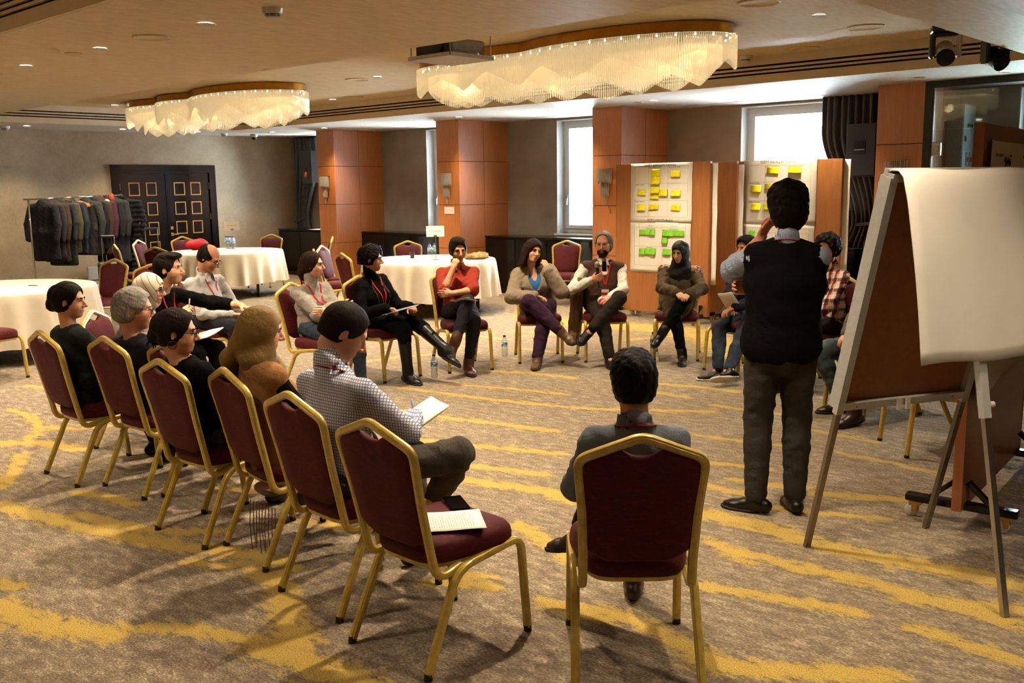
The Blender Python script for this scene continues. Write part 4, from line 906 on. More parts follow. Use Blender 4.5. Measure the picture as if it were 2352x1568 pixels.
# ---- moving head stage lights
def moving_head(loc, rz, lb, white):
    o = empty('moving_head_light', loc, rz, lb, 'stage light', 'moving head stage lights')
    bm = plain('mh_white', '#d9d2c4', .3) if white else M_BLACKP
    b = MB(); b.box(-.14, .14, -.11, .11, -.085, -.01, .01); b.build('base', M_BLACKP, o)
    b = MB(); b.box(-.02, .12, -.115, -.108, -.08, -.03); b.build('label_plate', M_PLASTW if white else M_BLACKM, o)
    for s in (-1, 1):
        b = MB(); b.box(s*.125-.028, s*.125+.028, -.06, .06, -.34, -.09, .02); b.build('yoke_arm', bm if s > 0 else M_BLACKP, o)
    b = MB(); b.box(-.12, .12, -.06, .06, -.125, -.085, .01); b.build('yoke_bridge', M_BLACKP, o)
    M_ = Matrix.Rotation(R(35), 3, 'X')
    b = MB(); b.lathe([(.0, .12), (.05, .115), (.085, .08), (.09, 0), (.085, -.09), (.075, -.1), (.0, -.1)], (0, 0, 0), 24, 'y')
    b.v = [tuple(M_ @ Vector(p)+Vector((0, 0, -.275))) for p in b.v]; hd = b.build('head', bm, o, True, 40)
    b = MB(); b.lathe([(.0, -.0), (.055, -.004), (.078, .02), (.088, .0), (.088, -.03)], (0, -.1, 0), 24, 'y'); b.v = [tuple(M_ @ Vector(p)+Vector((0, 0, -.275))) for p in b.v]; b.build('lens_bezel', M_BLACK, o, True, 40)
    if not white:
        for q in range(7):
            r_ = 0 if q == 6 else .045; b = MB(); b.lathe([(0, -.0), (.014, -.002), (.016, .004)], (r_*math.cos(q*PI/3), -.118, r_*math.sin(q*PI/3)), 12, 'y'); b.v = [tuple(M_ @ Vector(p)+Vector((0, 0, -.275))) for p in b.v]; b.build('led_lens', plain('led_lens', '#2a2a2c', .2), o)
    o.scale = (.8, .8, .8)
    b = MB(); b.cyl((0, 0, -.01), (0, 0, .12), .02); b.tube([(.10, 0, -.01), (.16, 0, .03), (.14, 0, .07), (.08, 0, .075)], circ(.008, 8), (0, 1, 0)); b.build('clamp', M_STEEL, o, True, 40)
moving_head((-2.93, 8.45, ZT-.09), R(25), 'black and white moving head stage light under the ceiling, left one', True)
moving_head((-2.68, 8.9, ZT-.12), R(60), 'all black moving head stage light at the beam edge, right one', False)

# ================================================================== wall things
def sconce(x, lb):
    o = empty('wall_sconce', (x, YP, 1.985), 0, lb, 'wall lamp', 'crystal wall sconces on the pillars')
    b = MB(); b.box(-.10, .10, -.06, 0, -.01, .0); b.build('mount', M_BRASS, o)
    b = MB(); b.box(-.05, .05, -.03, 0, -.3, -.01); b.build('backplate', M_BRASS, o)
    for (w_, z0, z1, y) in ((.135, -.012, -.20, -.085), (.115, -.10, -.225, -.07), (.075, -.19, -.39, -.06), (.05, -.23, -.41, -.05), (.022, -.38, -.50, -.045)):
        n = max(2, int(w_*2/.02)); b = MB()
        for i in range(n):
            xx = -w_+2*w_*(i+.5)/n; yy = y*(1-.35*(xx/w_)**2)
            b.tube([(xx, yy, z0), (xx, yy, z1+.01*((i*7) % 3))], circ(.008, 6), (1, 0, 0))
        tag(b.build('crystal_rods', M_CRYSTAL2, o, True, 50), kind='stuff')
for x, lb in ((-14.83, 'crystal rod wall sconce on the first, farthest pillar'), (-11.575, 'crystal rod wall sconce above the small notice on the second pillar'), (-8.36, 'crystal rod wall sconce beside the first pin board'), (-4.28, 'crystal rod wall sconce just above the flip chart easel')): sconce(x, lb)
o = empty('paper_notice', (-11.56, YP-.003, 1.376), 0, 'small white notice taped below the sconce on the second pillar', 'notice')
b = MB(); b.box(-.118, .118, -.002, .0, -.056, .056); b.build('sheet', M_PAPER, o)
def text(body, size, loc, parent, mat=None, rot=(R(90), 0, 0), al='CENTER', name='lettering'):
    c = bpy.data.curves.new(name, 'FONT'); c.body = body; c.size = size; c.align_x = al; c.align_y = 'CENTER'; c.fill_mode = 'FRONT'; c.resolution_u = 2
    t_ = bpy.data.objects.new(name, c); COL.objects.link(t_); dg = bpy.context.evaluated_depsgraph_get(); dg.update()
    me = bpy.data.meshes.new_from_object(t_.evaluated_get(dg)); bpy.data.objects.remove(t_); bpy.data.curves.remove(c)
    me.materials.clear(); me.materials.append(mat or M_INK); ob = link(name, me, parent, loc); ob.rotation_euler = rot; return ob
def speaker(loc, rz, lb, led=False):
    o = empty('wall_speaker', loc, rz, lb, 'speaker', 'wall speakers')
    b = MB(); b.loops([[(x, y, -.31) for x, y in ((-.21, -.16), (.21, -.16), (.16, .17), (-.16, .17))], [(x, y, .31) for x, y in ((-.21, -.16), (.21, -.16), (.16, .17), (-.16, .17))]]); b.build('cabinet', M_BLACKP, o)
    b = MB(); b.box(-.195, .195, -.172, -.161, -.295, .295, .004); b.build('front_grille', M_BLACKM, o)
    if led:
        b = MB(); b.lathe([(0, .02), (.06, .01), (.13, -.01), (.14, -.0)], (0, -.175, -.12), 28, 'y'); b.build('woofer', plain('cone_brown', '#2b1a14', .5), o, True)
        b = MB(); b.box(-.03, .03, -.18, -.172, -.16, -.10); b.build('orange_logo', plain('orange_badge', '#d8582a', .4), o)
    else:
        b = MB(); b.box(-.09, .07, -.178, -.172, -.05, .11); b.build('logo_plate', M_SLOT, o)
        b = MB(); b.box(-.08, .01, -.181, -.178, 0.0, .012); b.box(.012, .06, -.181, -.178, .002, .012); b.build('logo_bar', plain('logo_bar', '#c9bdb4', .5), o)
    b = MB(); b.cyl((0, .15, 0), (0, .5, 0), .025); b.build('bracket', M_BLACKM, o)
speaker((-15.95, 11.6, 2.18), R(-10), 'black wall speaker with orange logo left of the first pillar', True)
speaker((-4.85, 11.62, 2.12), R(-12), 'black wall speaker in front of the right curtain', False)
def curtain(x0, x1, y, lb, tie, flip, seed):
    """pleated curtain; the lower part is drawn to one side by a tie"""
    rs = random.Random(seed); N = 90; L = []; Z = list(np.linspace(ZS, .05, 44))
    for z in Z:
        k = min(1, max(0, (2.4-z)/(2.4-tie))); k = k*k*(3-2*k)
        if z < tie: k = .62+.38*math.exp(-((tie-z)/.25)**2)
        a, c = (x0, x1-(x1-x0)*.5*k) if flip else (x0+(x1-x0)*.38*k, x1)
        row = []
        for i in range(N):
            t = i/(N-1); row.append((a+(c-a)*t, y+.040*math.sin(t*PI*2*11+.7*math.sin(t*7+seed))+.015*math.sin(t*31), z))
        L.append(row)
    b = MB(); o_ = b.add([p for r in L for p in r], [])
    for i in range(len(L)-1):
        for j in range(N-1): b.f.append((i*N+j, i*N+j+1, (i+1)*N+j+1, (i+1)*N+j)); b.mi.append(0)
    o = b.build('curtain', M_CURTAIN, None, True); md = o.modifiers.new('thickness', 'SOLIDIFY'); md.thickness = .006
    tag(o, lb, 'curtain', 'dark grey curtains')
    b = MB(); xs = (x0+(x1-x0)*.2) if flip else (x1-(x1-x0)*.2)
    b.tube([(x0 if flip else x0+(x1-x0)*.5, y-.07, tie-.03), (xs, y-.08, tie), (x1 if not flip else x1-(x1-x0)*.5, y-.02, tie+.12)], [(.02, .004), (-.02, .004), (-.02, -.004), (.02, -.004)]); b.build('tie_back', M_CURTAIN, o)
curtain(-17.28, -16.45, 12.08, 'dark grey pleated curtain in the far left corner', 1.1, True, 2)
curtain(-5.62, -4.56, 11.98, 'dark grey tied-back curtain beside the wide window', 1.25, False, 4)

# ================================================================== pin boards
def pin_board(name, loc, rz, wd, lb, feet=True):
    o = empty('pin_board', loc, rz, lb, 'pin board', 'rolling wooden pin boards'); h = wd/2
    b = MB(); b.box(-h, h, -.022, .022, .095, 2.02, .002); b.build('panel', M_BOARDW, o)
    for s in (-1, 1):
        b = MB(); b.box(s*h-.004, s*h+.004, -.024, .024, .095, 2.02); b.build('edge_strip', M_BOARDE, o)
        x = s*(h-.09)
        b = MB(); b.box(x-.03, x+.03, -.27, .27, .085, .125, .006); ft = b.build('foot_bar', M_BLACK, o)
        b = MB(); b.tube([(x, -.15, .12), (x, -.03, .23)], [(.02, .012), (-.02, .012), (-.02, -.012), (.02, -.012)], (1, 0, 0)); b.tube([(x, .15, .12), (x, .03, .23)], [(.02, .012), (-.02, .012), (-.02, -.012), (.02, -.012)], (1, 0, 0)); b.build('brace', M_BLACK, ft)
        for t in (-1, 1):
            y = t*.22
            b = MB(); b.box(x-.022, x+.022, y-.03, y+.03, .07, .086); b.box(x-.026, x-.021, y-.012, y+.014, .030, .075); b.box(x+.021, x+.026, y-.012, y+.014, .030, .075); b.build('castor_fork', M_GOLDF, ft)
            b = MB(); b.lathe([(0, -.017), (.026, -.017), (.034, -.011), (.034, .011), (.026, .017), (0, .017)], (x, y+.02, .034), 22, 'x'); b.build('castor_wheel', M_PLASTW, ft, True, 40)
    return o
B1Y, B2Y = 10.545, 11.03
pin_board('a', (-7.08, B1Y, 0), 0, 1.42, 'rolling wooden pin board with two charts, beside the third pillar')
pin_board('a2', (-6.93, B1Y+.38, 0), 0, 1.42, 'second wooden pin board standing just behind the board beside the third pillar')
pin_board('b', (-5.62, B2Y, 0), 0, 1.43, 'rolling wooden pin board with charts behind the standing man')
pin_board('b2', (-5.78, B2Y+.33, 0), 0, 1.38, 'wooden pin board standing just behind the standing man\'s board')
pin_board('c', (-1.60, 5.68, 0), R(94.5), 1.42, 'large wooden pin board at the right edge behind the easel')
pin_board('d', (-.92, 5.72, 0), R(92), 1.40, 'wooden pin board beyond the right frame edge, only its black foot in view')
def sheet(name, loc, wd, ht, lb, cat='poster', rz=0, curl=.0, mat=None, grp='printed charts on the pin boards'):
    o = empty(name, loc, rz, lb, cat, grp); n = 14; b = MB(); L = []
    for i in range(n+1):
        z = -ht/2+ht*i/n; row = []
        for j in range(9):
            x = -wd/2+wd*j/8; c = .002+curl*(abs(j-4)/4)**3*(1+.5*math.sin(i*1.3))+.0015*math.sin(i*1.1+j); row.append((x, -c, z))
        L.append(row)
    b.add([p for r in L for p in r], [(i*9+j, i*9+j+1, (i+1)*9+j+1, (i+1)*9+j) for i in range(n) for j in range(8)]); s = b.build('sheet', mat or M_PAPER, o, True); md = s.modifiers.new('thickness', 'SOLIDIFY'); md.thickness = .0006; md.offset = 1
    return o
def rules(o, hs, vs, w_=.0022):
    b = MB()
    for z, x0, x1 in hs: b.box(x0, x1, -.0065, -.006, z-w_/2, z+w_/2)
    for x, z0, z1 in vs: b.box(x-w_/2, x+w_/2, -.0065, -.006, z0, z1)
    b.build('grid_rules', M_INKG, o)
def chart_a(cx, y, cz, wd, ht, xs, zs, lb, ttl):
    o = sheet('chart_poster', (cx, y, cz), wd, ht, lb, curl=.004)
    xs = [x-cx for x in xs]; zs = [z-cz for z in zs]
    rules(o, [(z, xs[0], xs[-1]) for z in zs], [(x, zs[-1], zs[0]) for x in xs])
    text(ttl, .048, (xs[1]+.17, -.0066, ht/2-.026), o)
    text('Başlıca Güçlü Yönler', .022, (xs[1]+.09, -.0066, zs[0]+.006-.022), o); text('Başlıca Zayıf Yönler', .022, (xs[2]+.10, -.0066, zs[0]-.016), o)
    text('Başlıca Fırsatlar', .022, (xs[0]+.08, -.0066, zs[1]-.016), o); text('Başlıca Tehditler', .022, (xs[0]+.08, -.0066, zs[2]-.016), o); return o
F1 = B1Y-.026
chart_a(-7.08, F1, 1.64, .935, .76, [-7.486, -7.265, -6.975, -6.68], [1.979, 1.763, 1.548, 1.338], 'white printed chart with yellow notes, upper sheet on the board by the third pillar', 'GZFT Etkileşim Tablosu')
o = sheet('chart_poster', (-7.088, F1, .942), .925, .65, 'white printed chart with green notes, lower sheet on the board by the third pillar', curl=.003); cx, cz = -7.088, .942
rules(o, [(z-cz, -7.483-cx, -6.70-cx) for z in (1.245, 1.20, .955, .707)], [(x-cx, .707-cz, 1.245-cz) for x in (-7.483, -7.41, -7.053, -6.70)])
text('GZFT (SWOT) Analizi', .042, (-.0, -.0068, .352), o); text('Olumlu', .026, (-7.23-cx, -.0066, 1.222-cz), o, M_INKG); text('Olumsuz', .026, (-6.87-cx, -.0066, 1.222-cz), o, M_INKG)
text('Güçlü Yönler', .026, (-7.23-cx, -.0066, 1.186-cz), o); text('Zayıf Yönler', .026, (-6.87-cx, -.0066, 1.182-cz), o); text('Fırsatlar', .026, (-7.25-cx, -.0066, .940-cz), o); text('1.', .02, (-7.45-cx, -.0066, 1.07-cz), o, M_INKG); text('2.', .02, (-7.45-cx, -.0066, .83-cz), o, M_INKG)
F2 = B2Y-.026
chart_a(-5.69, F2, 1.637, .965, .78, [-6.10, -5.878, -5.574, -5.285], [1.962, 1.764, 1.535, 1.30], 'white printed chart with yellow notes on the board behind the standing man', 'GZFT Etkileşim Tablosu')
o = sheet('chart_poster', (-5.69, F2, .93), .95, .64, 'lower white chart sheet on the board behind the standing man', curl=.003)
rules(o, [(z, -.41, .41) for z in (.27, .21, -.05, -.28)], [(x, -.28, .27) for x in (-.41, -.34, .02, .41)])
for (x, y, z, wd, ht, lb, rz) in ((-6.335, B1Y+.02, 1.36, .03, 1.3, 'edge of a white sheet on the hidden rear board of the first pair', 0),): pass
NY = [(-7.233, 1.944, -7.09, 1.846), (-7.233, 1.846, -7.09, 1.748), (-6.929, 1.919, -6.787, 1.838), (-7.444, 1.687, -7.307, 1.608), (-7.239, 1.718, -7.097, 1.636), (-7.102, 1.686, -6.979, 1.601), (-7.243, 1.636, -7.108, 1.562), (-6.922, 1.677, -6.778, 1.6), (-7.442, 1.495, -7.308, 1.416), (-7.259, 1.502, -7.119, 1.428), (-6.922, 1.495, -6.782, 1.416)]
LY = ['upper of two stacked yellow sticky notes, top row of the first chart', 'lower of two stacked yellow sticky notes, top row of the first chart', 'yellow sticky note at top right of the first chart', 'yellow sticky note at left, middle row of the first chart', 'yellow sticky note in the centre cluster of the first chart, upper', 'yellow sticky note in the centre cluster of the first chart, right', 'yellow sticky note in the centre cluster of the first chart, lower', 'yellow sticky note at right, middle row of the first chart', 'yellow sticky note at left, bottom row of the first chart', 'tilted yellow sticky note in the middle of the first chart\'s bottom row', 'yellow sticky note at right, bottom row of the first chart']
NG = [(-7.408, 1.176, -7.244, 1.097), (-7.245, 1.176, -7.159, 1.098), (-7.047, 1.17, -6.883, 1.092), (-6.884, 1.171, -6.717, 1.093), (-7.056, 1.081, -6.965, 1.002), (-7.407, .926, -7.323, .845), (-7.324, .929, -7.238, .848), (-7.239, .929, -7.147, .849), (-7.041, .928, -6.918, .853)]
LG = ['wide green sticky note at upper left of the lower chart', 'narrow green sticky note at upper left of the lower chart', 'green sticky note at upper right of the lower chart, left half', 'green sticky note at upper right of the lower chart, right half', 'single green sticky note hanging below the upper right pair', 'first of three green sticky notes in the lower row', 'second of three green sticky notes in the lower row', 'third of three green sticky notes in the lower row', 'green sticky note partly hidden by the black headscarf']
N2 = [(-5.856, 1.945, -5.699, 1.857), (-5.566, 1.939, -5.399, 1.864), (-6.07, 1.726, -5.926, 1.637), (-5.876, 1.744, -5.696, 1.672), (-6.059, 1.5, -5.924, 1.418), (-5.888, 1.497, -5.76, 1.423), (-5.53, 1.73, -5.418, 1.665)]
L2 = ['yellow sticky note at top centre of the chart behind the standing man', 'pale lit yellow sticky note at top right of the chart behind the standing man', 'yellow sticky note at left, middle row behind the standing man', 'curled yellow sticky note just above the standing man\'s hair', 'yellow sticky note at left, bottom row behind the standing man', 'yellow sticky note peeking out left of the standing man\'s head', 'yellow sticky note peeking out right of the standing man\'s head']
def note(q, y, mat, lb, i, grp):
    x0, z1, x1, z0 = q; wd, ht = x1-x0, z1-z0; b = MB(); n = 5; P = []
    lift = .006+.02*((i*37) % 10)/10
    for k in range(n+1):
        t = k/n; 
        for x in (-wd/2, wd/2): P.append((x, -.004-lift*(1-t)**2, -ht/2+ht*t))
    b.add(P, [(2*k, 2*k+1, 2*k+3, 2*k+2) for k in range(n)]); o = b.build('sticky_note', mat, None, True); o.location = ((x0+x1)/2, y-.004, (z0+z1)/2); o.rotation_euler[1] = R(((i*53) % 9)-4)*.5
    md = o.modifiers.new('thickness', 'SOLIDIFY'); md.thickness = .0006; tag(o, lb, 'sticky note', grp)
for i, (q, lb) in enumerate(zip(NY, LY)): note(q, F1-.0015*(i % 3), M_NOTEY, lb, i, 'yellow sticky notes on the first board')
for i, (q, lb) in enumerate(zip(NG, LG)): note(q, F1, M_NOTEG, lb, i, 'green sticky notes on the first board')
for i, (q, lb) in enumerate(zip(N2, L2)): note(q, F2, M_NOTEY, lb, i+3, 'yellow sticky notes on the second board')
note((-6.08, 1.17, -6.0, 1.06), F2, M_NOTEG, 'green sticky note just above the standing man\'s raised forearm', 2, 'yellow sticky notes on the second board')
# sheets hanging on the rear sides of the first pair (seen edge-on past the panel)
for (x, y, z, ht, lb) in ((-6.345, B1Y+.03, 1.25, 1.5, 'white sheet edge hanging behind the first pin board, inner one'), (-6.20, B1Y+.41, 1.36, 1.24, 'bluish white sheet edge hanging behind the first pin board, outer one'), (-4.88, B2Y+.03, 1.36, 1.3, 'white sheet edge sticking out right of the standing man\'s board')):
    o = sheet('hanging_sheet', (x, y, z), .12, ht, lb, 'paper', 0, .006, None, 'sheets pinned behind boards')
# big sheets on the right-hand board
pc = empty('wall_sheet', (-1.60, 5.68, 0), R(94.5), 'large creased printed sheet on the right-edge pin board', 'poster')
b = MB(); n = 16; P = []
for i in range(n+1):
    z = .70+1.24*i/n
    for j in range(9): x = -.665+1.27*j/8; P.append((x, -.026-.004*math.sin(i*.9+j)-(.02*(1-j/2)**2 if j < 2 and i > n-4 else 0)-(.03*(1-i/2)*(1-j/4) if i < 2 and j < 4 else 0), z-(.06*(1-j/8) if i == 0 else 0)))
b.add(P, [(i*9+j, i*9+j+1, (i+1)*9+j+1, (i+1)*9+j) for i in range(n) for j in range(8)]); s_ = b.build('sheet', M_PAPER, pc, True)
b = MB()
rs_ = random.Random(4)
for i in range(22):
    z = .92+.045*i; x = -.5
    while x < .5:
        l_ = rs_.uniform(.03, .1)
        if rs_.random() < .62 and i not in (18, 19, 20): b.box(x-.1*0, x+l_, -.0345, -.0335, z, z+.014)
        x += l_+.02
tag(b.build('printed_lines', M_INKG, pc), kind='stuff')
b = MB(); b.box(-.52, .55, -.0345, -.0335, 1.775, 1.779); b.box(-.40, -.397, -.0345, -.0335, .85, 1.77); b.build('grid_rules', M_INKG, pc)
b = MB(); pts = [(-.30+.004*i, -.035, 1.84+.016*math.sin(i*1.9)+.012*math.sin(i*.7)) for i in range(36)]; b.tube(pts, circ(.0018, 4), (0, 1, 0)); b.build('scribble', M_INK, pc)

# ================================================================== flip chart easel (seen from behind)
A_ = Vector((-2.002, 4.263, 0)); B_ = Vector((-1.663, 4.896, 0)); C_ = Vector((-1.049, 4.061, 0)); nv = Vector((.88, -.47, 0)).normalized(); lat = (B_-A_).normalized()
TA = A_+nv*.475+Vector((0, 0, 1.765)); TB = B_+nv*.475+Vector((0, 0, 1.765)); Tm = (TA+TB)/2
es = empty('flip_chart_easel', ((A_+B_+C_)/3), 0, 'grey aluminium flip chart easel with brown board at the right', 'easel'); eo = es.location.copy()
def eb(): return MB()
def ebuild(b, name, mat, sm=False):
    b.v = [tuple(Vector(p)-eo) for p in b.v]; return b.build(name, mat, es, sm, 40)
sq = [(.014, .011), (-.014, .011), (-.014, -.011), (.014, -.011)]; sq2 = [(.019, .016), (-.019, .016), (-.019, -.016), (.019, -.016)]
for (p, q) in ((A_, TA), (B_, TB)):
    m_ = p.lerp(q, .40); b = eb(); b.tube([p, m_], sq, lat); ebuild(b, 'leg', M_DARKALU); b = eb(); b.tube([m_, q], sq2, lat); ebuild(b, 'leg_sleeve', M_ALU)
m_ = C_.lerp(Tm, .44); b = eb(); b.tube([C_, m_], sq, lat); ebuild(b, 'leg', M_STEEL); b = eb(); b.tube([m_, Tm+nv*.02-Vector((0, 0, .06))], sq2, lat); ebuild(b, 'leg_sleeve', M_ALU)
b = eb(); kp = C_.lerp(Tm, .47); b.cyl(kp, kp+lat*.05, .016, .012); ebuild(b, 'clamp_knob', M_PLASTW, True)
dn = (A_-TA).normalized(); fn = lat.cross(dn).normalized()
if fn.dot(nv) > 0: fn = -fn                      # towards the group
p0 = TA+dn*.02; L_ = 1.02*1.0; cor = [TA+dn*.02, TB+dn*.02, TB+dn*1.06, TA+dn*1.06]
b = eb(); o1 = [c+fn*.014+lat*(.012 if i in (0, 3) else -.012) for i, c in enumerate(cor)]; o2 = [c+fn*.026 for c in o1]
b.add(o1+o2, [(0, 1, 2, 3), (7, 6, 5, 4), (0, 4, 5, 1), (1, 5, 6, 2), (2, 6, 7, 3), (3, 7, 4, 0)]); ebuild(b, 'board', plain('hardboard_back', '#84522a', .6, nscale=30, namp=.08))
for a_, c_ in ((TA, TA+dn*1.07), (TB, TB+dn*1.07)):
    b = eb(); b.tube([a_+fn*.035, c_+fn*.035], [(.014, .022), (-.014, .022), (-.014, -.022), (.014, -.022)], lat); ebuild(b, 'board_side_profile', M_ALU)
b = eb(); q_ = TA+dn*1.06, TB+dn*1.06; b.tube([q_[0]-fn*.005, q_[1]-fn*.005], [(.018, .010), (-.018, .010), (-.018, -.010), (.018, -.010)], dn); b.tube([q_[0]+fn*.05+dn*.02, q_[1]+fn*.05+dn*.02], [(.006, .03), (-.006, .03), (-.006, -.03), (.006, -.03)], dn); ebuild(b, 'tray', M_ALU)
for t_ in (.12, .88):
    b = eb(); c_ = q_[0].lerp(q_[1], t_)-fn*.017; b.cyl(c_, c_-fn*.006, .006, n=8); ebuild(b, 'screw', M_STEEL)
b = eb(); c_ = q_[0].lerp(q_[1], .47)-fn*.02
for t_ in (-.025, .025): b.tube([c_+lat*t_-dn*.025, c_+lat*t_+dn*.03-fn*.015], [(.010, .006), (-.010, .006), (-.010, -.006), (.010, -.006)], lat)
ebuild(b, 'tray_clip', M_PLASTW)
b = eb(); b.tube([TA-lat*.01, TB+lat*.01], sq2, fn); b.tube([TA+fn*.03-dn*.01-lat*.012, TB+fn*.03-dn*.01+lat*.012], [(.02, .012), (-.02, .012), (-.02, -.012), (.02, -.012)], dn); ebuild(b, 'top_clamp_bar', M_ALU)
# the paper pad, flipped over the top
pd = empty('flip_chart_paper', Tm, 0, 'large blank white flip chart paper folded over the easel top', 'paper'); b = MB(); rows = []
prof = [(.055, -.085), (.075, -.06), (.07, -.02), (.045, .012), (.0, .028), (-.04, .024), (-.068, .0), (-.085, -.05)]
for k in range(1, 15): t_ = k/14; prof.append((-.09-.13*t_-.018*math.sin(t_*PI), -.05-.70*t_))
for (d, z) in prof:
    for j in range(15):
        s_ = -.02+.74*j/14+.02; rows.append(Vector((0, 0, z+.004*math.sin(j*.7)))+(-nv*d)+lat*(s_-.365)+nv*(.006*math.sin(j*.8+z*5)))
nP = len(prof); b.add(rows, [(i*15+j, i*15+j+1, (i+1)*15+j+1, (i+1)*15+j) for i in range(nP-1) for j in range(14)])
s_ = b.build('sheet', M_PAPER, pd, True); md = s_.modifiers.new('thickness', 'SOLIDIFY'); md.thickness = .006
# ================================================================== coat rack, coats, luggage
RX = -16.55
ck = empty('coat_rack', (RX, 7.1, 0), 0, 'chrome rolling garment rack loaded with dark coats by the left wall', 'coat rack')
b = MB(); b.tube([(0, -.80, 1.64), (0, .86, 1.69)], circ(.014, 10), (1, 0, 0)); b.build('rail', M_CHROME, ck, True)
for yy, zt in ((-.72, 1.645), (.50, 1.68)):
    b = MB(); b.tube([(0, yy, .1), (0, yy, zt)], circ(.016, 10), (1, 0, 0)); b.build('upright', M_CHROME, ck, True)
    b = MB(); b.box(-.26, .26, yy-.02, yy+.02, .07, .11, .004); b.build('foot', M_CHROME, ck)
    for xx in (-.23, .23): b = MB(); b.lathe([(0, -.012), (.03, -.012), (.034, 0), (.03, .012), (0, .012)], (xx, yy, .034), 16, 'x'); b.build('castor', M_BLACKM, ck, True)
b = MB(); b.tube([(0, -.72, .25), (0, .50, .25)], circ(.012, 8), (1, 0, 0)); b.build('lower_bar', M_CHROME, ck, True)
M_HANG = wood('hanger_wood', '#a8743c', '#c9944f', .45, .2)
def hanger_mesh():
    b = MB(); b.tube([(-.20, 0, -.15), (-.10, .0, -.10), (0, 0, -.07), (.10, 0, -.10), (.20, 0, -.15)], [(.016, .007), (-.016, .007), (-.016, -.007), (.016, -.007)], (0, 0, 1)); w1 = b.mesh('hanger_arm', M_HANG, True, 40)
    b = MB(); p = [(0, 0, -.07), (0, 0, -.03)]+[(.02*math.sin(a), 0, .0-.02*math.cos(a)+.005) for a in np.linspace(0, 4.2, 9)]; b.tube(p, circ(.0022, 6), (0, 1, 0)); return w1, b.mesh('hanger_hook', M_STEEL, True)
HM = hanger_mesh()
def rail_z(y): return 1.64+.05*(y-(7.1-.80))/1.66
def coat(y, rz, L, mat, lb, kind='plain', wd=1.0, fold=0):
    o = empty('hanging_coat', (RX, y, rail_z(y)), R(rz), lb, 'coat', 'coats on the rack'); k = wd
    ps = [(Cone((0, 0, -.075), (.20*k, 0, -.145), .055, .052), .03), (Cone((0, 0, -.075), (-.20*k, 0, -.145), .055, .052), .03), (ECone((0, 0, -.16), (0, .01, -L*.55), (.20*k, .085), (.22*k, .10), (1, 0, 0)), .05), (ECone((0, .01, -L*.55), (0, .01, -L+.04), (.22*k, .10), (.235*k, .09), (1, 0, 0)), .05), (Ell((0, 0, -.06), (.085, .06, .05)), .03)]
    for s_ in (-1, 1): ps += [(Cone((s_*.21*k, 0, -.15), (s_*.265*k, -.03, -.42), .062, .056), .03), (Cone((s_*.265*k, -.03, -.42), (s_*.25*k, -.065, -.66), .056, .044), .02)]
    sd_ = int(abs(y*97)) % 5
    if kind == 'puffer': dsp = lambda X, Y, Z: .010*np.sin(Z*2*PI/.085)+.004*wob(X, Y, Z, 30, sd_)
    else: dsp = lambda X, Y, Z: .010*wob(X*1.5, Y, Z*.25, 22, sd_)+.004*wob(X, Y, Z, 45, sd_+1)
    VF = sdf_mesh(ps, .0125, .03, disp=dsp, keeps=[(Plane((0, 0, -L), (0, 0, -1)), .01)]); link('coat_body', np_mesh('coat_body', VF[0], VF[1], mat), o)
    if kind == 'fur':
        VF = sdf_mesh([(Cone((-.12, -.02, -.06), (.12, -.02, -.06), .045, .045), .02)], .008, .02, disp=lambda X, Y, Z: .012*wob(X, Y, Z, 90, 2)); link('fur_trim', np_mesh('fur_trim', VF[0], VF[1], cloth('fur_brown', '#4a3a2a', .95)), o)
    link('hanger_arm', HM[0], o, (0, 0, .0)); link('hanger_hook', HM[1], o); return o
def cm(n, c): return cloth(n, c, .85)
m_c1, m_c2, m_c3, m_c4, m_c5, m_c6, m_c7, m_c8, m_c9 = cm('coat_charcoal', '#1c1c20'), cm('coat_aubergine', '#2f262c'), cm('coat_slate', '#22272a'), cm('coat_olive', '#484024'), cm('coat_navy', '#1c2231'), cm('coat_grey', '#2b2a2a'), cm('coat_maroon', '#44212f'), cm('coat_brown', '#36291d'), cm('coat_black', '#0f0f11')
for (y, rz, L, m, lb, kd, wd) in ((6.60, 28, 1.02, m_c1, 'charcoal coat, leftmost on the rack', 'plain', 1.0), (6.68, 34, .98, m_c2, 'aubergine grey jacket with fuller sleeve, second on the rack', 'plain', 1.0), (6.77, 30, 1.05, m_c8, 'dark brown coat, third on the rack', 'plain', .95), (6.87, 32, 1.12, m_c3, 'slate coat with small round sleeve badge, left of the olive coat', 'plain', 1.0), (6.95, 36, .92, m_c4, 'olive parka with fur collar on the rack', 'fur', .95), (7.05, 32, .95, m_c5, 'navy coat just left of the bare hangers', 'plain', 1.0), (7.30, 34, .98, m_c6, 'dark grey coat with white patch, right of the bare hangers', 'plain', 1.05), (7.42, 30, .9, m_c9, 'black hooded jacket right of the grey coat', 'plain', .9), (7.50, 32, 1.0, m_c8, 'brown coat left of the maroon coat', 'plain', .9), (7.58, 33, .98, m_c7, 'maroon coat on the rack', 'plain', .92), (7.68, 32, 1.15, m_c4 if False else m_c1, 'charcoal wool coat right of the maroon coat', 'plain', 1.0), (7.78, 34, 1.15, m_c6, 'dark grey wool coat with orange hood lining', 'plain', 1.0), (7.93, 46, 1.38, m_c9, 'long black quilted puffer coat, rightmost on the rack', 'puffer', 1.25)): coat(y, rz, L, m, lb, kd, wd*1.12)
for q in range(5):
    y = 7.11+.032*q; o = empty('clothes_hanger', (RX, y, rail_z(y)), R(30), ['first', 'second', 'third', 'fourth', 'fifth'][q]+' of five bare wooden hangers bunched on the rack', 'hanger', 'bare wooden hangers'); link('hanger_arm', HM[0], o); link('hanger_hook', HM[1], o)
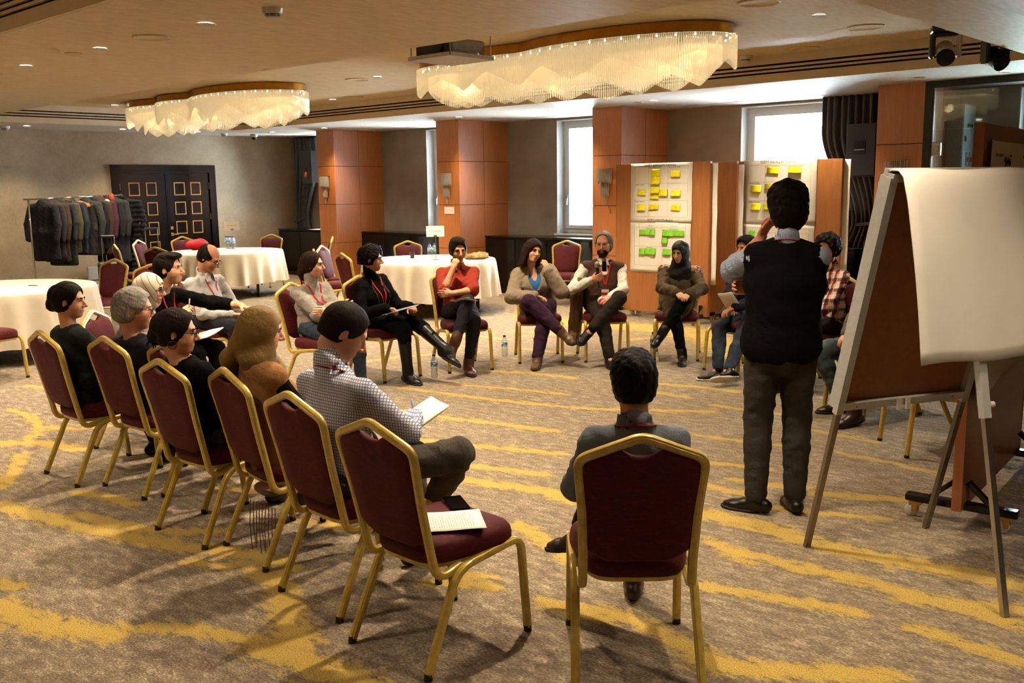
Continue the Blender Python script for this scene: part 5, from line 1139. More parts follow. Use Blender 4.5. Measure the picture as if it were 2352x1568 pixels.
o = link('orange_hood', np_mesh('orange_hood', *sdf_mesh([(Ell((0, 0, 0), (.06, .05, .07)), 0), (Ell((0, .01, .05), (.035, .03, .04)), .02)], .009, .02, disp=lambda X, Y, Z: .004*wob(X, Y, Z, 40, 1)), cloth('orange_knit', '#b5421a', .8))); o.location = (RX+.05, 7.74, rail_z(7.74)-.05); tag(o, 'bright orange scarf tucked on the rack near its right upright', 'scarf')
o = link('white_knit_hat', np_mesh('white_knit_hat', *sdf_mesh([(Ell((0, 0, 0), (.075, .06, .08)), 0)], .009, .02, disp=lambda X, Y, Z: .003*wob(X, Y, Z, 60, 1)), cloth('cream_knit', '#cdbfa6', .9))); o.location = (RX+.10, 7.63, rail_z(7.6)-.13); tag(o, 'cream knitted hat hanging among the coats', 'hat')
def suitcase(x, y, rz, lb, hh):
    o = empty('suitcase', (x, y, 0), R(rz), lb, 'suitcase', 'wheeled cabin suitcases by the coats')
    b = MB(); b.box(-.19, .19, -.12, .12, .06, .60, .03); b.build('shell', M_BLACKM, o)
    b = MB(); b.box(-.15, .15, -.135, -.12, .12, .50, .006); b.build('front_pocket', cloth('luggage_nylon', '#1b1c20', .8), o)
    b = MB(); b.tube(fillet([(-.10, .09, .58), (-.10, .09, hh), (.10, .09, hh), (.10, .09, .58)], .03, 4), circ(.008, 8), (0, 1, 0)); b.build('pull_handle', M_STEEL, o, True)
    b = MB(); b.box(-.11, .11, .07, .11, hh-.03, hh+.015, .012); b.build('grip', M_BLACKP, o)
    for s_ in (-1, 1): b = MB(); b.lathe([(0, -.015), (.035, -.015), (.035, .015), (0, .015)], (s_*.15, .10, .035), 16, 'x'); b.build('wheel', M_BLACKM, o, True)
suitcase(-15.85, 8.10, 70, 'black wheeled suitcase with raised chrome handle before the black door', 1.12); suitcase(-15.9, 7.35, 70, 'black wheeled suitcase with dark handle before the coats', 1.02)
o = link('bag', np_mesh('bag', *sdf_mesh([(Ell((0, 0, .16), (.20, .26, .17)), 0), (Ell((0, .12, .26), (.10, .1, .12)), .05)], .016, .03, disp=lambda X, Y, Z: .012*wob(X, Y, Z, 18, 1), keeps=[Plane((0, 0, .005), (0, 0, -1))]), M_BLACKM)); o.location = (-15.9, 6.65, 0); tag(o, 'slumped black bag on the floor below the coats', 'bag')
o = link('bag', np_mesh('bag', *sdf_mesh([(Ell((0, 0, .12), (.12, .16, .13)), 0), (Ell((.02, .08, .2), (.07, .06, .07)), .05)], .014, .03, disp=lambda X, Y, Z: .014*wob(X, Y, Z, 24, 2), keeps=[Plane((0, 0, .005), (0, 0, -1))]), cloth('plastic_bag', '#a89a82', .4))); o.location = (-15.75, 6.98, 0); tag(o, 'pale crumpled carrier bag on the floor below the coats', 'bag')
b = MB(); b.box(-.03, .03, -.25, .25, 0, .42); o = b.build('document_box', plain('pale_card_box', '#a9aba6', .6)); o.location = (-17.35, 7.85, 0); tag(o, 'pale panel leaning on the wall behind the coats', 'panel')

# ================================================================== things on tables and floor
def _bottle():
    r = empty('water_bottle'); P = [(0, .002), (.028, .0), (.032, .006), (.032, .03)]
    for k in range(5): z = .035+.014*k; P += [(.0305, z), (.032, z+.007)]
    P += [(.032, .11), (.032, .15), (.030, .162), (.020, .182), (.0125, .195), (.0125, .206)]
    b = MB(); b.lathe(P, n=20); b.build('bottle_body', M_PET, r, True)
    b = MB(); b.lathe([(.0325, .108), (.0328, .109), (.0328, .150), (.0325, .151)], n=20); b.build('label_band', M_BLAB, r, True)
    b = MB(); b.lathe([(.0, .222), (.014, .222), (.0155, .219), (.0155, .203), (.0125, .203)], n=16); b.build('cap', plain('blue_cap', '#2c3a8c', .4), r, True); return r
def _blab():
    t = NT('bottle_label'); v = t.coord(); f = t.noise(v, 45, 2); t.set(t.ramp(f, [(.42, hx('#dfe6ee')), (.5, hx('#7fb0d8')), (.62, hx('#3565a8'))]), .4); return t.m
M_BLAB = _blab(); _BT = _bottle(); _BTT = tree_of(_BT); _bf = [True]
def bottle(x, y, z, lb, grp='water bottles'):
    if _bf[0]: _bf[0] = False; o = _BT; o.location = (x, y, z); tag(o, lb, 'bottle', grp)
    else: o = copy_tree(_BT, (x, y, z), random.random()*6, lb, grp, _BTT); o['category'] = 'bottle'
    return o
TZ = .744
for i, (dx, dy) in enumerate(((0, 0), (.075, .01), (.03, .07), (.10, .08), (-.05, .06), (.155, .03))): bottle(-15.0+dx, 9.0+dy, TZ, 'one of the clustered water bottles on the table near the black door', 'clustered bottles on the far table')
bottle(-10.42, 8.62, TZ, 'blue-capped water bottle next to the curly-haired woman\'s face'); bottle(-10.28, 9.42, TZ, 'left one of two water bottles standing together on the middle table'); bottle(-10.21, 9.44, TZ, 'right one of two water bottles standing together on the middle table'); bottle(-9.93, 9.78, TZ, 'water bottle half hidden behind the head of the woman in red')
bottle(-6.82, 7.27, 0, 'water bottle on the carpet left of the purple-trousered woman'); bottle(-5.72, 8.38, 0, 'water bottle on the carpet under the microphone man\'s chair'); bottle(-6.55, 6.02, 0, 'clear bottle on the carpet behind the raised laced boot')
def sign(x, y, lb, rz):
    o = empty('table_sign', (x, y, TZ), R(rz), lb, 'sign', 'table signs on thin stands')
    b = MB(); b.lathe([(0, 0), (.05, 0), (.05, .005), (.006, .012), (0, .012)], n=24); b.build('base', M_STEEL, o, True, 40)
    b = MB(); b.cyl((0, 0, .01), (0, 0, .34), .004, n=8); b.build('pole', M_STEEL, o)
    b = MB(); b.box(-.022, .022, -.008, .008, .325, .35); b.build('clip', M_STEEL, o)
    b = MB(); b.box(-.125, .125, -.004, -.001, .325, .475); b.build('card', M_PAPERC, o)
    b = MB(); b.box(-.085, .085, -.0056, -.005, .40, .406); b.build('text_line', M_INKG, o)
sign(-10.0, 9.28, 'white name card on a thin stand on the middle table', 47); sign(-14.95, 9.10, 'white name card on a thin stand on the table near the black door', 55)
o = empty('plastic_cup', (-10.52, 9.30, TZ), 0, 'black plastic cup with slanted stirrer on the middle table', 'cup')
b = MB(); b.lathe([(0, 0), (.027, 0), (.038, .095), (.036, .095), (.025, .004), (0, .004)], n=24); b.build('cup', M_BLACK, o, True, 60)
b = MB(); b.tube([(-.02, 0, .01), (.045, 0, .13)], [(.006, .002), (-.006, .002), (-.006, -.002), (.006, -.002)], (0, 1, 0)); b.build('stirrer', M_BLACKM, o)
o = link('cloth_heap', np_mesh('cloth_heap', *sdf_mesh([(Ell((0, 0, .03), (.16, .12, .045)), 0), (Ell((.05, .05, .06), (.10, .06, .04)), .03), (Ell((-.10, -.02, .04), (.09, .07, .035)), .03)], .011, .03, disp=lambda X, Y, Z: .013*wob(X, Y, Z, 42, 1), keeps=[Plane((0, 0, .001), (0, 0, -1))]), cloth('mustard_grey_scarf', '#8a7648', .9, 200, .5))); o.location = (-9.62, 9.72, TZ); o.rotation_euler[2] = .6; tag(o, 'crumpled mustard and grey scarf on the middle table', 'scarf')
o = link('red_bag', np_mesh('red_bag', *sdf_mesh([(Ell((0, 0, .08), (.15, .20, .09)), 0), (Ell((0, .08, .13), (.08, .08, .05)), .03)], .012, .03, disp=lambda X, Y, Z: .006*wob(X, Y, Z, 30, 1)), cloth('red_nylon', '#c21a22', .5))); o.location = (-15.30, 8.62, TZ+.008); tag(o, 'bright red bag on the table near the black door', 'bag')
def flat_sheet(x, y, z, rz, lb, wd=.21, ht=.297, mat=None, name='paper_sheet', grp='loose papers'):
    b = MB(); P = [(-wd/2+wd*i/4, -ht/2+ht*j/4, .0015*math.sin(i*1.7+j*2.1)+.0025) for j in range(5) for i in range(5)]; b.add(P, [(j*5+i, j*5+i+1, (j+1)*5+i+1, (j+1)*5+i) for j in range(4) for i in range(4)])
    o = b.build(name, mat or M_PAPER, None, True); o.location = (x, y, z); o.rotation_euler[2] = R(rz); md = o.modifiers.new('thickness', 'SOLIDIFY'); md.thickness = .001; md.offset = 1; tag(o, lb, 'paper', grp); return o
flat_sheet(-10.42, 8.86, TZ, 20, 'white sheet on the middle table near the curly-haired woman'); flat_sheet(-10.75, 9.1, TZ, 60, 'white sheet on the middle table before the empty chair'); flat_sheet(-14.7, 8.35, TZ, 30, 'white sheets on the table near the black door'); flat_sheet(-11.0, 4.35, TZ, 10, 'white sheet on the left edge table'); flat_sheet(-10.75, 3.75, TZ, 70, 'second white sheet on the left edge table')
flat_sheet(-16.15, 11.8, .946, 15, 'stack of white papers on the corner radiator cover', .3, .4)
def pen(x, y, z, d, lb, col='#1b1b1e', L=.14):
    d = nrm(d); p = np.array((x, y, z), float); o = empty('pen', (0, 0, 0), 0, lb, 'pen', 'pens')
    o.location = tuple(p); b = MB(); b.tube([tuple(d*0), tuple(d*L*.82)], circ(.0048, 8), (.3, .3, 1)); b.build('barrel', plain('pen_'+col.strip('#'), col, .35), o, True); b = MB(); b.tube([tuple(d*L*.82), tuple(d*L)], circ(1, 8), (.3, .3, 1), scale=[.0044, .001]); b.build('tip', M_STEEL, o, True); return o
pen(-11.05, 4.18, TZ+.007, (.6, .3, 0), 'dark pen lying on the left edge table')
b = MB(); b.box(-.2, .2, -.15, .15, 0, .02); o = None
# ================================================================== people
def rotm(ax, d):
    a = R(d); c, s = math.cos(a), math.sin(a)
    return np.array({'x': [[1, 0, 0], [0, c, -s], [0, s, c]], 'y': [[c, 0, s], [0, 1, 0], [-s, 0, c]], 'z': [[c, -s, 0], [s, c, 0], [0, 0, 1]]}[ax])
def ik(A, T, l1, l2, hint):
    A = np.asarray(A, float); T = np.asarray(T, float); d = np.linalg.norm(T-A); u = (T-A)/(d+1e-9)
    if d > (l1+l2)*.995: T = A+u*(l1+l2)*.995; d = (l1+l2)*.995
    a = (l1*l1-l2*l2+d*d)/(2*d); hgt = math.sqrt(max(1e-6, l1*l1-a*a)); h = np.asarray(hint, float); h = nrm(h-u*(h@u)); return A+u*a+h*hgt, T
SKINS = {}
def skin_mat(tone):
    if tone not in SKINS:
        t = NT('skin_'+tone.strip('#')); c = tuple(min(1, x*k) for x, k in zip(hx(tone), (1.32, 1.36, 1.40))); v = t.coord(); f = t.noise(v, 22, 3)
        t.set(t.ramp(f, [(.3, tuple(x*y for x, y in zip(c, (.93, .86, .83)))), (.7, c)]), .5, 0, .35)
        t.b.inputs['Subsurface Weight'].default_value = .0
        l = NT('lip_'+tone.strip('#')); l.set(tuple(x*y for x, y in zip(c, (.80, .48, .46))), .45, 0, .4)
        sb = NT('stubble_'+tone.strip('#')); v = sb.coord(); sb.set(sb.ramp(sb.noise(v, 260, 2), [(.3, tuple(x*.58 for x in c)), (.7, tuple(x*.86 for x in c))]), .65, 0, .25)
        SKINS[tone] = (t.m, l.m, sb.m)
    return SKINS[tone]
def hair_mat(col, name=None):
    n = 'hair_'+col.strip('#')
    if n in MATS: return MATS[n]
    t = NT(n); c = hx(col); v = t.coord('Object', (1, 1, .22), (.5, .2, 0)); f = t.noise(v, 190, 3, .6, .6); g = t.noise(t.coord(), 24, 2)
    t.set(t.ramp(t.math('ADD', t.math('MULTIPLY', f, .75), t.math('MULTIPLY', g, .25)), [(.3, tuple(x*.5 for x in c)), (.55, c), (.8, tuple(min(1, x*1.5+.002) for x in c))]), .55, 0, .1)
    t.bump(f, .55, .006); return t.m
M_EYEW = plain('eye_white', '#d8d0c6', .25); M_IRIS = plain('iris_dark', '#1c120c', .15); M_LENS = _glass('spectacle_lens', (.94, .95, .95), .02)
def hand_prims(W, hd, pn, right, curl=.4, s=1.0, thumb=.5):
    W = np.asarray(W, float); hd = nrm(hd); pn = np.asarray(pn, float); pn = nrm(pn-hd*(pn@hd)); th = np.cross(hd, pn)*(1 if right else -1); P = []
    P.append((Cone(W-hd*.03*s, W+hd*.01*s, .026*s, .025*s), .012))
    P.append((ECone(W+hd*.008*s, W+hd*.07*s, (.028*s, .016*s), (.037*s, .0125*s), th), .014))
    for k, (o, L) in enumerate(((.030, .070), (.0105, .080), (-.0095, .075), (-.028, .058))):
        p = W+hd*(.078-.004*abs(k-1.3))*s+th*o*s; c = curl*(1+.12*k); a = 0.0
        spread = th*(o*.9)
        for seg, (fr, r0, r1, da) in enumerate(((.46, .0092, .0086, .55), (.31, .0086, .0080, .85), (.23, .0080, .0066, .60))):
            a += c*da; d = nrm(hd*math.cos(a)+pn*math.sin(a)+spread*.6); q = p+d*L*fr*s; P.append((Cone(p, q, r0*s, r1*s), .004 if seg else .006)); p = q
    p = W+hd*.020*s+th*.024*s+pn*.004*s; d = nrm(hd*.62+th*(.75-.45*thumb)+pn*(.25+.5*thumb)); q = p+d*.042*s; P.append((Cone(p, q, .0135*s, .0105*s), .012))
    d = nrm(hd*.85+th*(.35-.45*thumb)+pn*(.15+.55*thumb)); r_ = q+d*.030*s; P.append((Cone(q, r_, .0102*s, .009*s), .004)); d = nrm(hd*.95+th*(.1-.4*thumb)+pn*(.1+.5*thumb)); P.append((Cone(r_, r_+d*.024*s, .009*s, .0072*s), .003))
    return P
def tubes(paths, r, name, mat, parent, n=6, closed=False, flat=None):
    b = MB()
    for p in paths: b.tube([tuple(q) for q in p], flat or circ(r, n), (0, 0, 1), closed=closed)
    return b.build(name, mat, parent, True, 60)

def footdn(K, A, td):
    d = nrm(A-K); return nrm(d-td*(d@td)) if abs(td[2]) > .02 or A[2] > .12 else np.array([0, 0, -1.0])
def person(x, y, ang, label, **P):
    g = P.get; s = g('s', 1.0); fem = g('fem', False); sit = g('sit', True)
    hip = np.array(g('hip', (0, -.085, .545) if sit else (0, 0, .93*s))); head = np.array(g('head'), float)
    Hm = rotm('z', g('hyaw', 0)) @ rotm('x', -g('hpitch', 0)) @ rotm('y', g('hroll', 0)); hs = s*(.95 if fem else 1.0)
    def HP(p): return head+Hm @ (np.asarray(p, float)*hs)
    nt = HP((0, -.028, -.085)); up = nrm(hip+np.array([0, 0, .25])-nt); nb = np.array(g('nb')) if g('nb') else nt+up*.085*s+np.array([0, -.012, 0])
    w_ = nrm(nb-hip); tw = rotm('z', g('tw', 0)); lat = tw @ np.array([1., 0, 0]); lat = nrm(lat-w_*(lat@w_)); fw = np.cross(w_, lat); T = np.linalg.norm(nb-hip)
    sw = g('shw', .160 if fem else .178)*s; dr = g('shd', (.068, .068)); S = {1: nb-w_*dr[0]+lat*sw+fw*g('shf', 0.0), -1: nb-w_*dr[1]-lat*sw+fw*g('shf', 0.0)}
    ua, fa = .285*s, .245*s; th_, sh_ = g('thigh', .43)*s, g('shin', .415)*s
    arm = {}
    for k, sd in (('r', 1), ('l', -1)):
        wr = np.array(g(k+'w', (sd*.10, .24, .60) if sit else (sd*.24, .06, .80)), float); hint = np.array(g(k+'e', (sd*.5, -.6, -.7)), float)
        E, W = ik(S[sd], wr, ua, fa, hint); arm[k] = (S[sd], E, W)
    leg = {}
    for k, sd in (('r', 1), ('l', -1)):
        hj = hip+np.array([sd*.088*s, 0.02, -.0]); an = np.array(g(k+'a', (sd*.10, .40, .09) if sit else (sd*.10, .0, .09)), float)
        K, A = ik(hj, an, th_, sh_, np.array(g(k+'k', (sd*.10, .6, 1.0) if sit else (0, 1, 0)), float)); td = np.array(g(k+'t', (sd*.12, 1, 0)), float); leg[k] = (hj, K, A, nrm(td))
    sk, lip, stub = skin_mat(g('skin', '#c08a68')); hand_p = {}
    # ---------------- body (one skin mesh: trunk, limbs, hands, neck and head)
    bel = g('belly', 0)*1.0; parts = []; ms = []
    C_ = nb-w_*.19*s; Wp = hip+w_*min(.19*s, T*.45)
    core = [ECone(hip, Wp, (.125*s, .085*s), (.115*s, .08*s), lat), ECone(Wp, C_, (.115*s, .08*s), (.125*s, .085*s), lat), ECone(C_, nb-w_*.04, (.125*s, .085*s), (.08*s, .05*s), lat), Cone(nb-w_*.05, nt, .05*s, .046*s)]
    for k in ('r', 'l'):
        hj, K, A, td = leg[k]; core += [Cone(hj, K, .068*s, .05*s), Cone(K, A, .05*s, .034*s), Cone(A, A+td*.07*s+footdn(K, A, td)*.05, .032*s, .02*s)]
    parts.append(sdf_mesh(core, .019, .03))
    for k, sd in (('r', 1), ('l', -1)):
        S0, E, W = arm[k]; f_ = nrm(W-E); parts.append(sdf_mesh([Cone(S0, E, .043*s, .036*s), Cone(E, E+f_*.08*s, .036*s, .0375*s), Cone(E+f_*.08*s, W+f_*.012, .0375*s, .0255*s)], .0095, .02))
        hp = g(k+'h', {}); hd = np.array(hp.get('d', f_), float); pn = np.array(hp.get('n', (0, 0, -1) if sit else (-sd, 0, 0)), float)
        hand_p[k] = (W, nrm(hd), nrm(pn)); parts.append(sdf_mesh(hand_prims(W, hd, pn, sd > 0, hp.get('c', .55), s*(.93 if fem else 1.0), hp.get('t', .5)), .0043, .004))
    nl = Hm.T @ (nb-w_*.03-head)/hs
    fj = .94 if fem else 1.0
    hp_ = [(Ell((0, -.012, .026), (.074, .094, .088)), .0), (Ell((0, .024, -.035), (.057*fj, .066, .072)), .035), (Ell((0, .058, -.088), (.030*fj, .026, .025)), .03),
           (Ell((.037, .05, -.03), (.028, .03, .034)), .02), (Ell((-.037, .05, -.03), (.028, .03, .034)), .02), (Cone((-.034, .074, .024), (.034, .074, .024), .012), .016),
           (Cone((0, .087, .010), (0, .112, -.028), .0078, .0118), .010), (Cone((-.012, .099, -.034), (.012, .099, -.034), .0080), .008),
           (Cone((-.020, .083, -.060), (.020, .083, -.060), .0062), .007), (Cone((-.017, .082, -.070), (.017, .082, -.070), .0068), .006),
           (Ell((.0745, -.008, -.008), (.0085, .0175, .028), rotm('z', -24) @ rotm('x', -12)), .006), (Ell((-.0745, -.008, -.008), (.0085, .0175, .028), rotm('z', 24) @ rotm('x', -12)), .006), (Cone((0, -.026, -.075), nl, .050/1.0, .053), .03)]
    gr = Grid((-.098, -.125, -.235), (.098, .135, .128), .0046)
    for p, kk in hp_: gr.add(p, kk)
    for e in (-1, 1): gr.cut(Ell((e*.030, .090, .004), (.015, .012, .010)), .010); gr.cut(Ell((e*.081, .0, -.008), (.006, .010, .016)), .006)
    V, F = gr.surf(); V = relax(V, F, 1); cen = V[F].mean(1); mi_h = np.zeros(len(F), int)
    lipm = (np.abs(cen[:, 0]) < .022) & (cen[:, 1] > .074) & (np.abs(cen[:, 2]+.065) < .0095*(1-(cen[:, 0]/.026)**2)); mi_h[lipm] = 1
    if g('stubble'):
        stm = (cen[:, 2] < -.045+.02*(np.abs(cen[:, 0])/.06)) & (cen[:, 1] > .0) & (cen[:, 2] > -.125) & (mi_h == 0) & ~((np.abs(cen[:, 0]) < .01) & (cen[:, 2] > -.05)); mi_h[stm] = 2
    n0 = sum(len(f) for _, f in parts); parts.append((head+(V*hs) @ Hm.T, F))
    V, F = join(parts); mi = np.zeros(len(F), int); mi[n0:] = mi_h
    body = link('person', np_mesh('person', V, F, [sk, lip, stub], mi)); body.location = (x, y, 0); body.rotation_euler = (0, 0, R(ang)); tag(body, label, 'person')
    def put(name, VF, mat, parent=body): return link(name, np_mesh(name, VF[0], VF[1], mat), parent)
    def hput(name, VF, mat, parent=body): return put(name, (head+(VF[0]*hs) @ Hm.T, VF[1]), mat, parent)
    # ---------------- eyes, brows, spectacles
    if not g('noface'):
        hc = g('hair', ('short', '#1a1412'))[1]; hc = hc if isinstance(hc, str) else '#1a1210'
        for e in (-1, 1):
            b = MB(); n1, n2 = 8, 12; vs = []; fs = []
            for i in range(n1+1):
                for j in range(n2): a, c = PI*i/n1, 2*PI*j/n2; vs.append((.0125*math.sin(a)*math.cos(c), .0125*math.cos(a), .0105*math.sin(a)*math.sin(c)))
            for i in range(n1):
                b.cur = 1 if i < 2 else 0; b.add([], []); 
                for j in range(n2): fs.append((i*n2+j, (i+1)*n2+j, (i+1)*n2+(j+1) % n2, i*n2+(j+1) % n2)); b.mi.append(1 if i < 2 else 0)
            vs = [tuple(HP((p[0]+e*.030, p[1]*.8+.0742, p[2]*(.62 if not g('down') else .35)+.004))) for p in vs]; b.v = vs; b.f = fs; b.build('eye', [M_EYEW, M_IRIS], body, True)
            br = [HP((e*xx, yy, zz)) for xx, yy, zz in ((.013, .092, .020), (.024, .091, .0245), (.036, .084, .0245), (.046, .074, .018))]
            b = MB(); b.tube([tuple(q) for q in br], [(.0036, .003), (-.0036, .003), (-.0036, -.003), (.0036, -.003)], tuple(Hm[:, 2]), scale=[.8, 1.1, 1, .4]); b.build('eyebrow', hair_mat(hc), body, True)
            if fem or g('lid'):
                ld = [HP((e*xx, yy, zz)) for xx, yy, zz in ((.017, .0885, .006), (.024, .0905, .0105), (.033, .0885, .0105), (.042, .083, .005))]; b = MB(); b.tube([tuple(q) for q in ld], circ(.0016, 5), (0, 0, 1)); b.build('eyelid_line', hair_mat(hc), body, True)
    if g('glasses'):
        fm = plain('spectacle_frame', '#17130f', .3) if g('glasses') == 'dark' else M_STEEL; paths = []
        gl = None
        for e in (-1, 1):
            ring = [HP((e*.031+.023*math.cos(a), .1035-.10*abs(.023*math.cos(a)+0)*.0, .002+.0165*math.sin(a))) for a in np.linspace(0, 2*PI, 18, endpoint=False)]
            b = MB(); b.tube([tuple(q) for q in ring], circ(.0019, 5), (0, 0, 1), closed=True); b.tube([tuple(HP(q)) for q in ((e*.054, .1035, .006), (e*.068, .085, .007), (e*.076, .0, .008), (e*.077, -.02, -.004))], circ(.0019, 5)); gl = b.build('spectacle_rim', fm, body, True)
            b = MB(); b.add([tuple(q) for q in ring], [tuple(range(18))]); b.build('spectacle_lens', M_LENS, gl)
        b = MB(); b.tube([tuple(HP(q)) for q in ((-.009, .105, .006), (0, .108, .008), (.009, .105, .006))], circ(.0018, 5)); b.build('spectacle_bridge', fm, body, True)
    # ---------------- trousers
    tr = g('trousers')
    if tr:
        tm, fr = tr[0], tr[1] if len(tr) > 1 else .93; tk = tr[2] if len(tr) > 2 else 1.0; prs = [(Ell(hip+np.array([0, .0, .01]), (.168*s*g('hw', 1), .125*s+bel*.5, .105*s)), .03)]
        if not sit: prs = [(ECone(hip+w_*.13, hip-np.array([0, 0, .06]), (.150*s, .108*s), (.168*s, .122*s), (1, 0, 0)), .03)]
        for k in ('r', 'l'):
            hj, K, A, td = leg[k]; En = K+(A-K)*fr; prs += [(Cone(hj, K, .088*s*tk, .066*s*tk), .03), (Cone(K, K+(En-K)*.35, .064*s*tk, .062*s*tk), .02), (Cone(K+(En-K)*.35, En, .062*s*tk, .050*s*tk), .02)]
        cuts = []
        if sit: cuts = []
        gg = sdf_mesh(prs, g('hc', .0115), .03, disp=lambda X, Y, Z: .0046*wob(X, Y, Z*1.6, 30, 1)+.0032*wob(X, Y, Z, 62, 2)+.0016*wob(X, Y, Z, 110, 4), it=1)
        put('trousers', gg, tm)
    if g('socks'):
        for k in ('r', 'l'):
            hj, K, A, td = leg[k]; put('sock', sdf_mesh([(Cone(A+(K-A)*.42, A, .048*s, .040*s), .01)], .009, .01), g('socks'))
    # ---------------- shoes / boots
    so = g('shoes')
    if so:
        smat, sole = so[0], so[1]; shaft = so[2] if len(so) > 2 else 0.0
        for k in ('r', 'l'):
            hj, K, A, td = leg[k]; sd_ = nrm(A-K); dn = footdn(K, A, td); lt = np.cross(td, dn)
            base = [(Cone(A-td*.052*s+dn*.045, A+td*.06*s+dn*.05, .036*s, .036*s), .02), (ECone(A+td*.03*s+dn*.055, A+td*.125*s+dn*.064, (.040*s, .036*s), (.043*s, .026*s), lt), .02), (ECone(A+td*.12*s+dn*.064, A+td*.165*s+dn*.068, (.040*s, .026*s), (.030*s, .020*s), lt), .02), (Cone(A-sd_*.03, A+dn*.03, .044*s, .043*s), .025)]
            if shaft > 0: base.append((Cone(A+dn*.01, A-sd_*(shaft*sh_), .045*s, (.062 if shaft > .5 else .05)*s), .03))
            pl = Plane(A+dn*.076, dn)
            sh = put('boot' if shaft > .15 else 'shoe', sdf_mesh(base, .0075, .02, keeps=[pl]), smat)
            inf = [(type(p[0])(*([p[0].a, p[0].b, p[0].r0+.003, p[0].r1+.003] if isinstance(p[0], Cone) else [p[0].a, p[0].b, (p[0].e0[0]+.003, p[0].e0[1]+.03), (p[0].e1[0]+.003, p[0].e1[1]+.02), lt])), .02) for p in base[:3]]
            put('sole', sdf_mesh(inf, .0068, .02, keeps=[Plane(A+dn*.090, dn), Plane(A+dn*.070, -dn)]), sole, sh)
            if g('heel'): tubes([[A-td*.06*s+dn*.07, A-td*.055*s+dn*.145]], .006, 'heel', sole, sh)
    # ---------------- tops (list of layers: dict)
    top_all = []
    for li, L in enumerate(g('tops', [])):
        inf = L.get('inf', 0) + (.006 if li else 0); sl = L.get('sleeve', 1.0); m = L['mat']; bt = L.get('bust', .0 if not fem else 1.0); hemz = L.get('hem', .0)
        wdt = L.get('w', 1.0)
        prs = [(ECone(hip+w_*(.03-hemz), Wp, (.162*s*wdt+inf, .118*s+bel*.7+inf), (.140*s*wdt+inf, .108*s+bel+inf), lat), .03), (ECone(Wp, C_, (.140*s*wdt+inf, .108*s+bel+inf), (.158*s*wdt+inf, .110*s+bel*.3+inf), lat), .04), (ECone(C_, nb-w_*.06*s, (.158*s*wdt+inf, .110*s+inf), (.108*s+inf, .068*s+inf), lat), .04)]
        if bt:
            for sd in (-1, 1): prs.append((Ell(C_+fw*.072*s+lat*sd*.068*s-w_*.01, (.062*s+inf, .055*s+inf, .06*s+inf)), .04))
        for k, sd in (('r', 1), ('l', -1)):
            S0, E, W = arm[k]; prs.append((Cone(nb-w_*.050*s, S0-lat*sd*.012, .052*s+inf, .050*s+inf), .045)); kk = L.get('sleeve_'+k, sl)
            af = L.get('fit', 1.0)
            if kk > 0:
                prs.append((Cone(S0, S0+(E-S0)*min(1, kk/.5), .053*s*af+inf, (.055+(.050-.055)*min(1, kk/.5))*s*af+inf), .035))
                if kk > .5:
                    q = min(1, (kk-.5)/.5); r1 = (.052+(L.get('cuff', .041)-.052)*q)*s*af; prs.append((Cone(E, E+(W-E)*q*.97, .053*s*af+inf, r1+inf), .025))
        for k in ('r', 'l'):
            if L.get('skirt'): hj, K, A, td = leg[k]; prs.append((Cone(hj, hj+(K-hj)*L['skirt'], .098*s, .088*s), .06)); prs.append((Cone(hj+(K-hj)*L['skirt']*.6, hj+(K-hj)*L['skirt']*.9+np.array([0, 0, -L.get('drop', .0)]), .08*s, .06*s), .06))
        cuts = []; nk = L.get('neck', 'crew')
        if nk == 'turtle': prs.append((Cone(nb-w_*.03, nt-(nt-nb)*.1, .062*s, .057*s), .02))
        else:
            if nk == 'collar': prs.append((Cone(nb-w_*.02, nb+(nt-nb)*.42-fw*.010, .069*s+inf, .063*s+inf), .012))
            cuts.append((Cone(nb-w_*.005, nt+(nt-nb)*1.2, .056*s, .060*s), .006))
            if nk in ('v', 'vdeep'): cuts.append((Ell(nb-w_*(.05 if nk == 'v' else .09)*s+fw*.10*s, ((.045 if nk == 'v' else .06)*s, .07*s, (.095 if nk == 'v' else .17)*s), np.stack([lat, fw, w_], 1)), .006))
            if nk == 'collar': cuts.append((Ell(nb+w_*.012*s+fw*.075*s, (.020*s, .03*s, .055*s), np.stack([lat, fw, w_], 1)), .006))
        wr = L.get('wr', 1.0)
        VF = sdf_mesh(prs, g('hc', .0115), .03, cuts=cuts, disp=lambda X, Y, Z, wr=wr: wr*(.0056*wob(X, Y, Z, 24, 3+li)+.0042*wob(X+.5*Z, Y, Z*1.3, 52, 4)+.0020*wob(X-.4*Z, Y, Z, 100, 6)), it=1)
        put(L.get('name', 'shirt'), VF, m); top_all += prs
    # ---------------- hair, headscarf, beard
    hk = g('hair')
    if hk and hk[0] == 'scarf':
        mt = hk[1]; md = hk[2]; nbh = nb
        prs = [(Ell(HP((0, -.014, .024)), (.092*hs, .112*hs, .102*hs), Hm), .0), (Ell(HP((0, .02, -.04)), (.074*hs, .080*hs, .086*hs), Hm), .04), (Ell(HP((0, -.06, -.03)), (.075*hs, .07*hs, .085*hs), Hm), .04), (Cone(HP((0, -.005, -.085)), nb+(nt-nb)*.2, .072*s, .088*s), .04)]
        dr_ = g('drape', .0)
        prs += [(ECone(nb+(nt-nb)*.2+fw*.01, nb-w_*(.06+dr_*.3)+fw*.02, (.095*s, .078*s), (.135*s+dr_*.2, .098*s), lat), .04)]
        if dr_: prs += [(ECone(nb-w_*.05+fw*.03, nb-w_*(.08+dr_)+fw*.055, (.12*s, .085*s), (.10*s, .078*s), lat), .04)]
        if g('tail'):
            tl = g('tail'); p0 = HP((0, -.085, -.06)); prs += [(Cone(p0, p0+np.array(tl[0]), .05, .04), .04), (Cone(p0+np.array(tl[0]), p0+np.array(tl[1]), .04, .03), .03)]
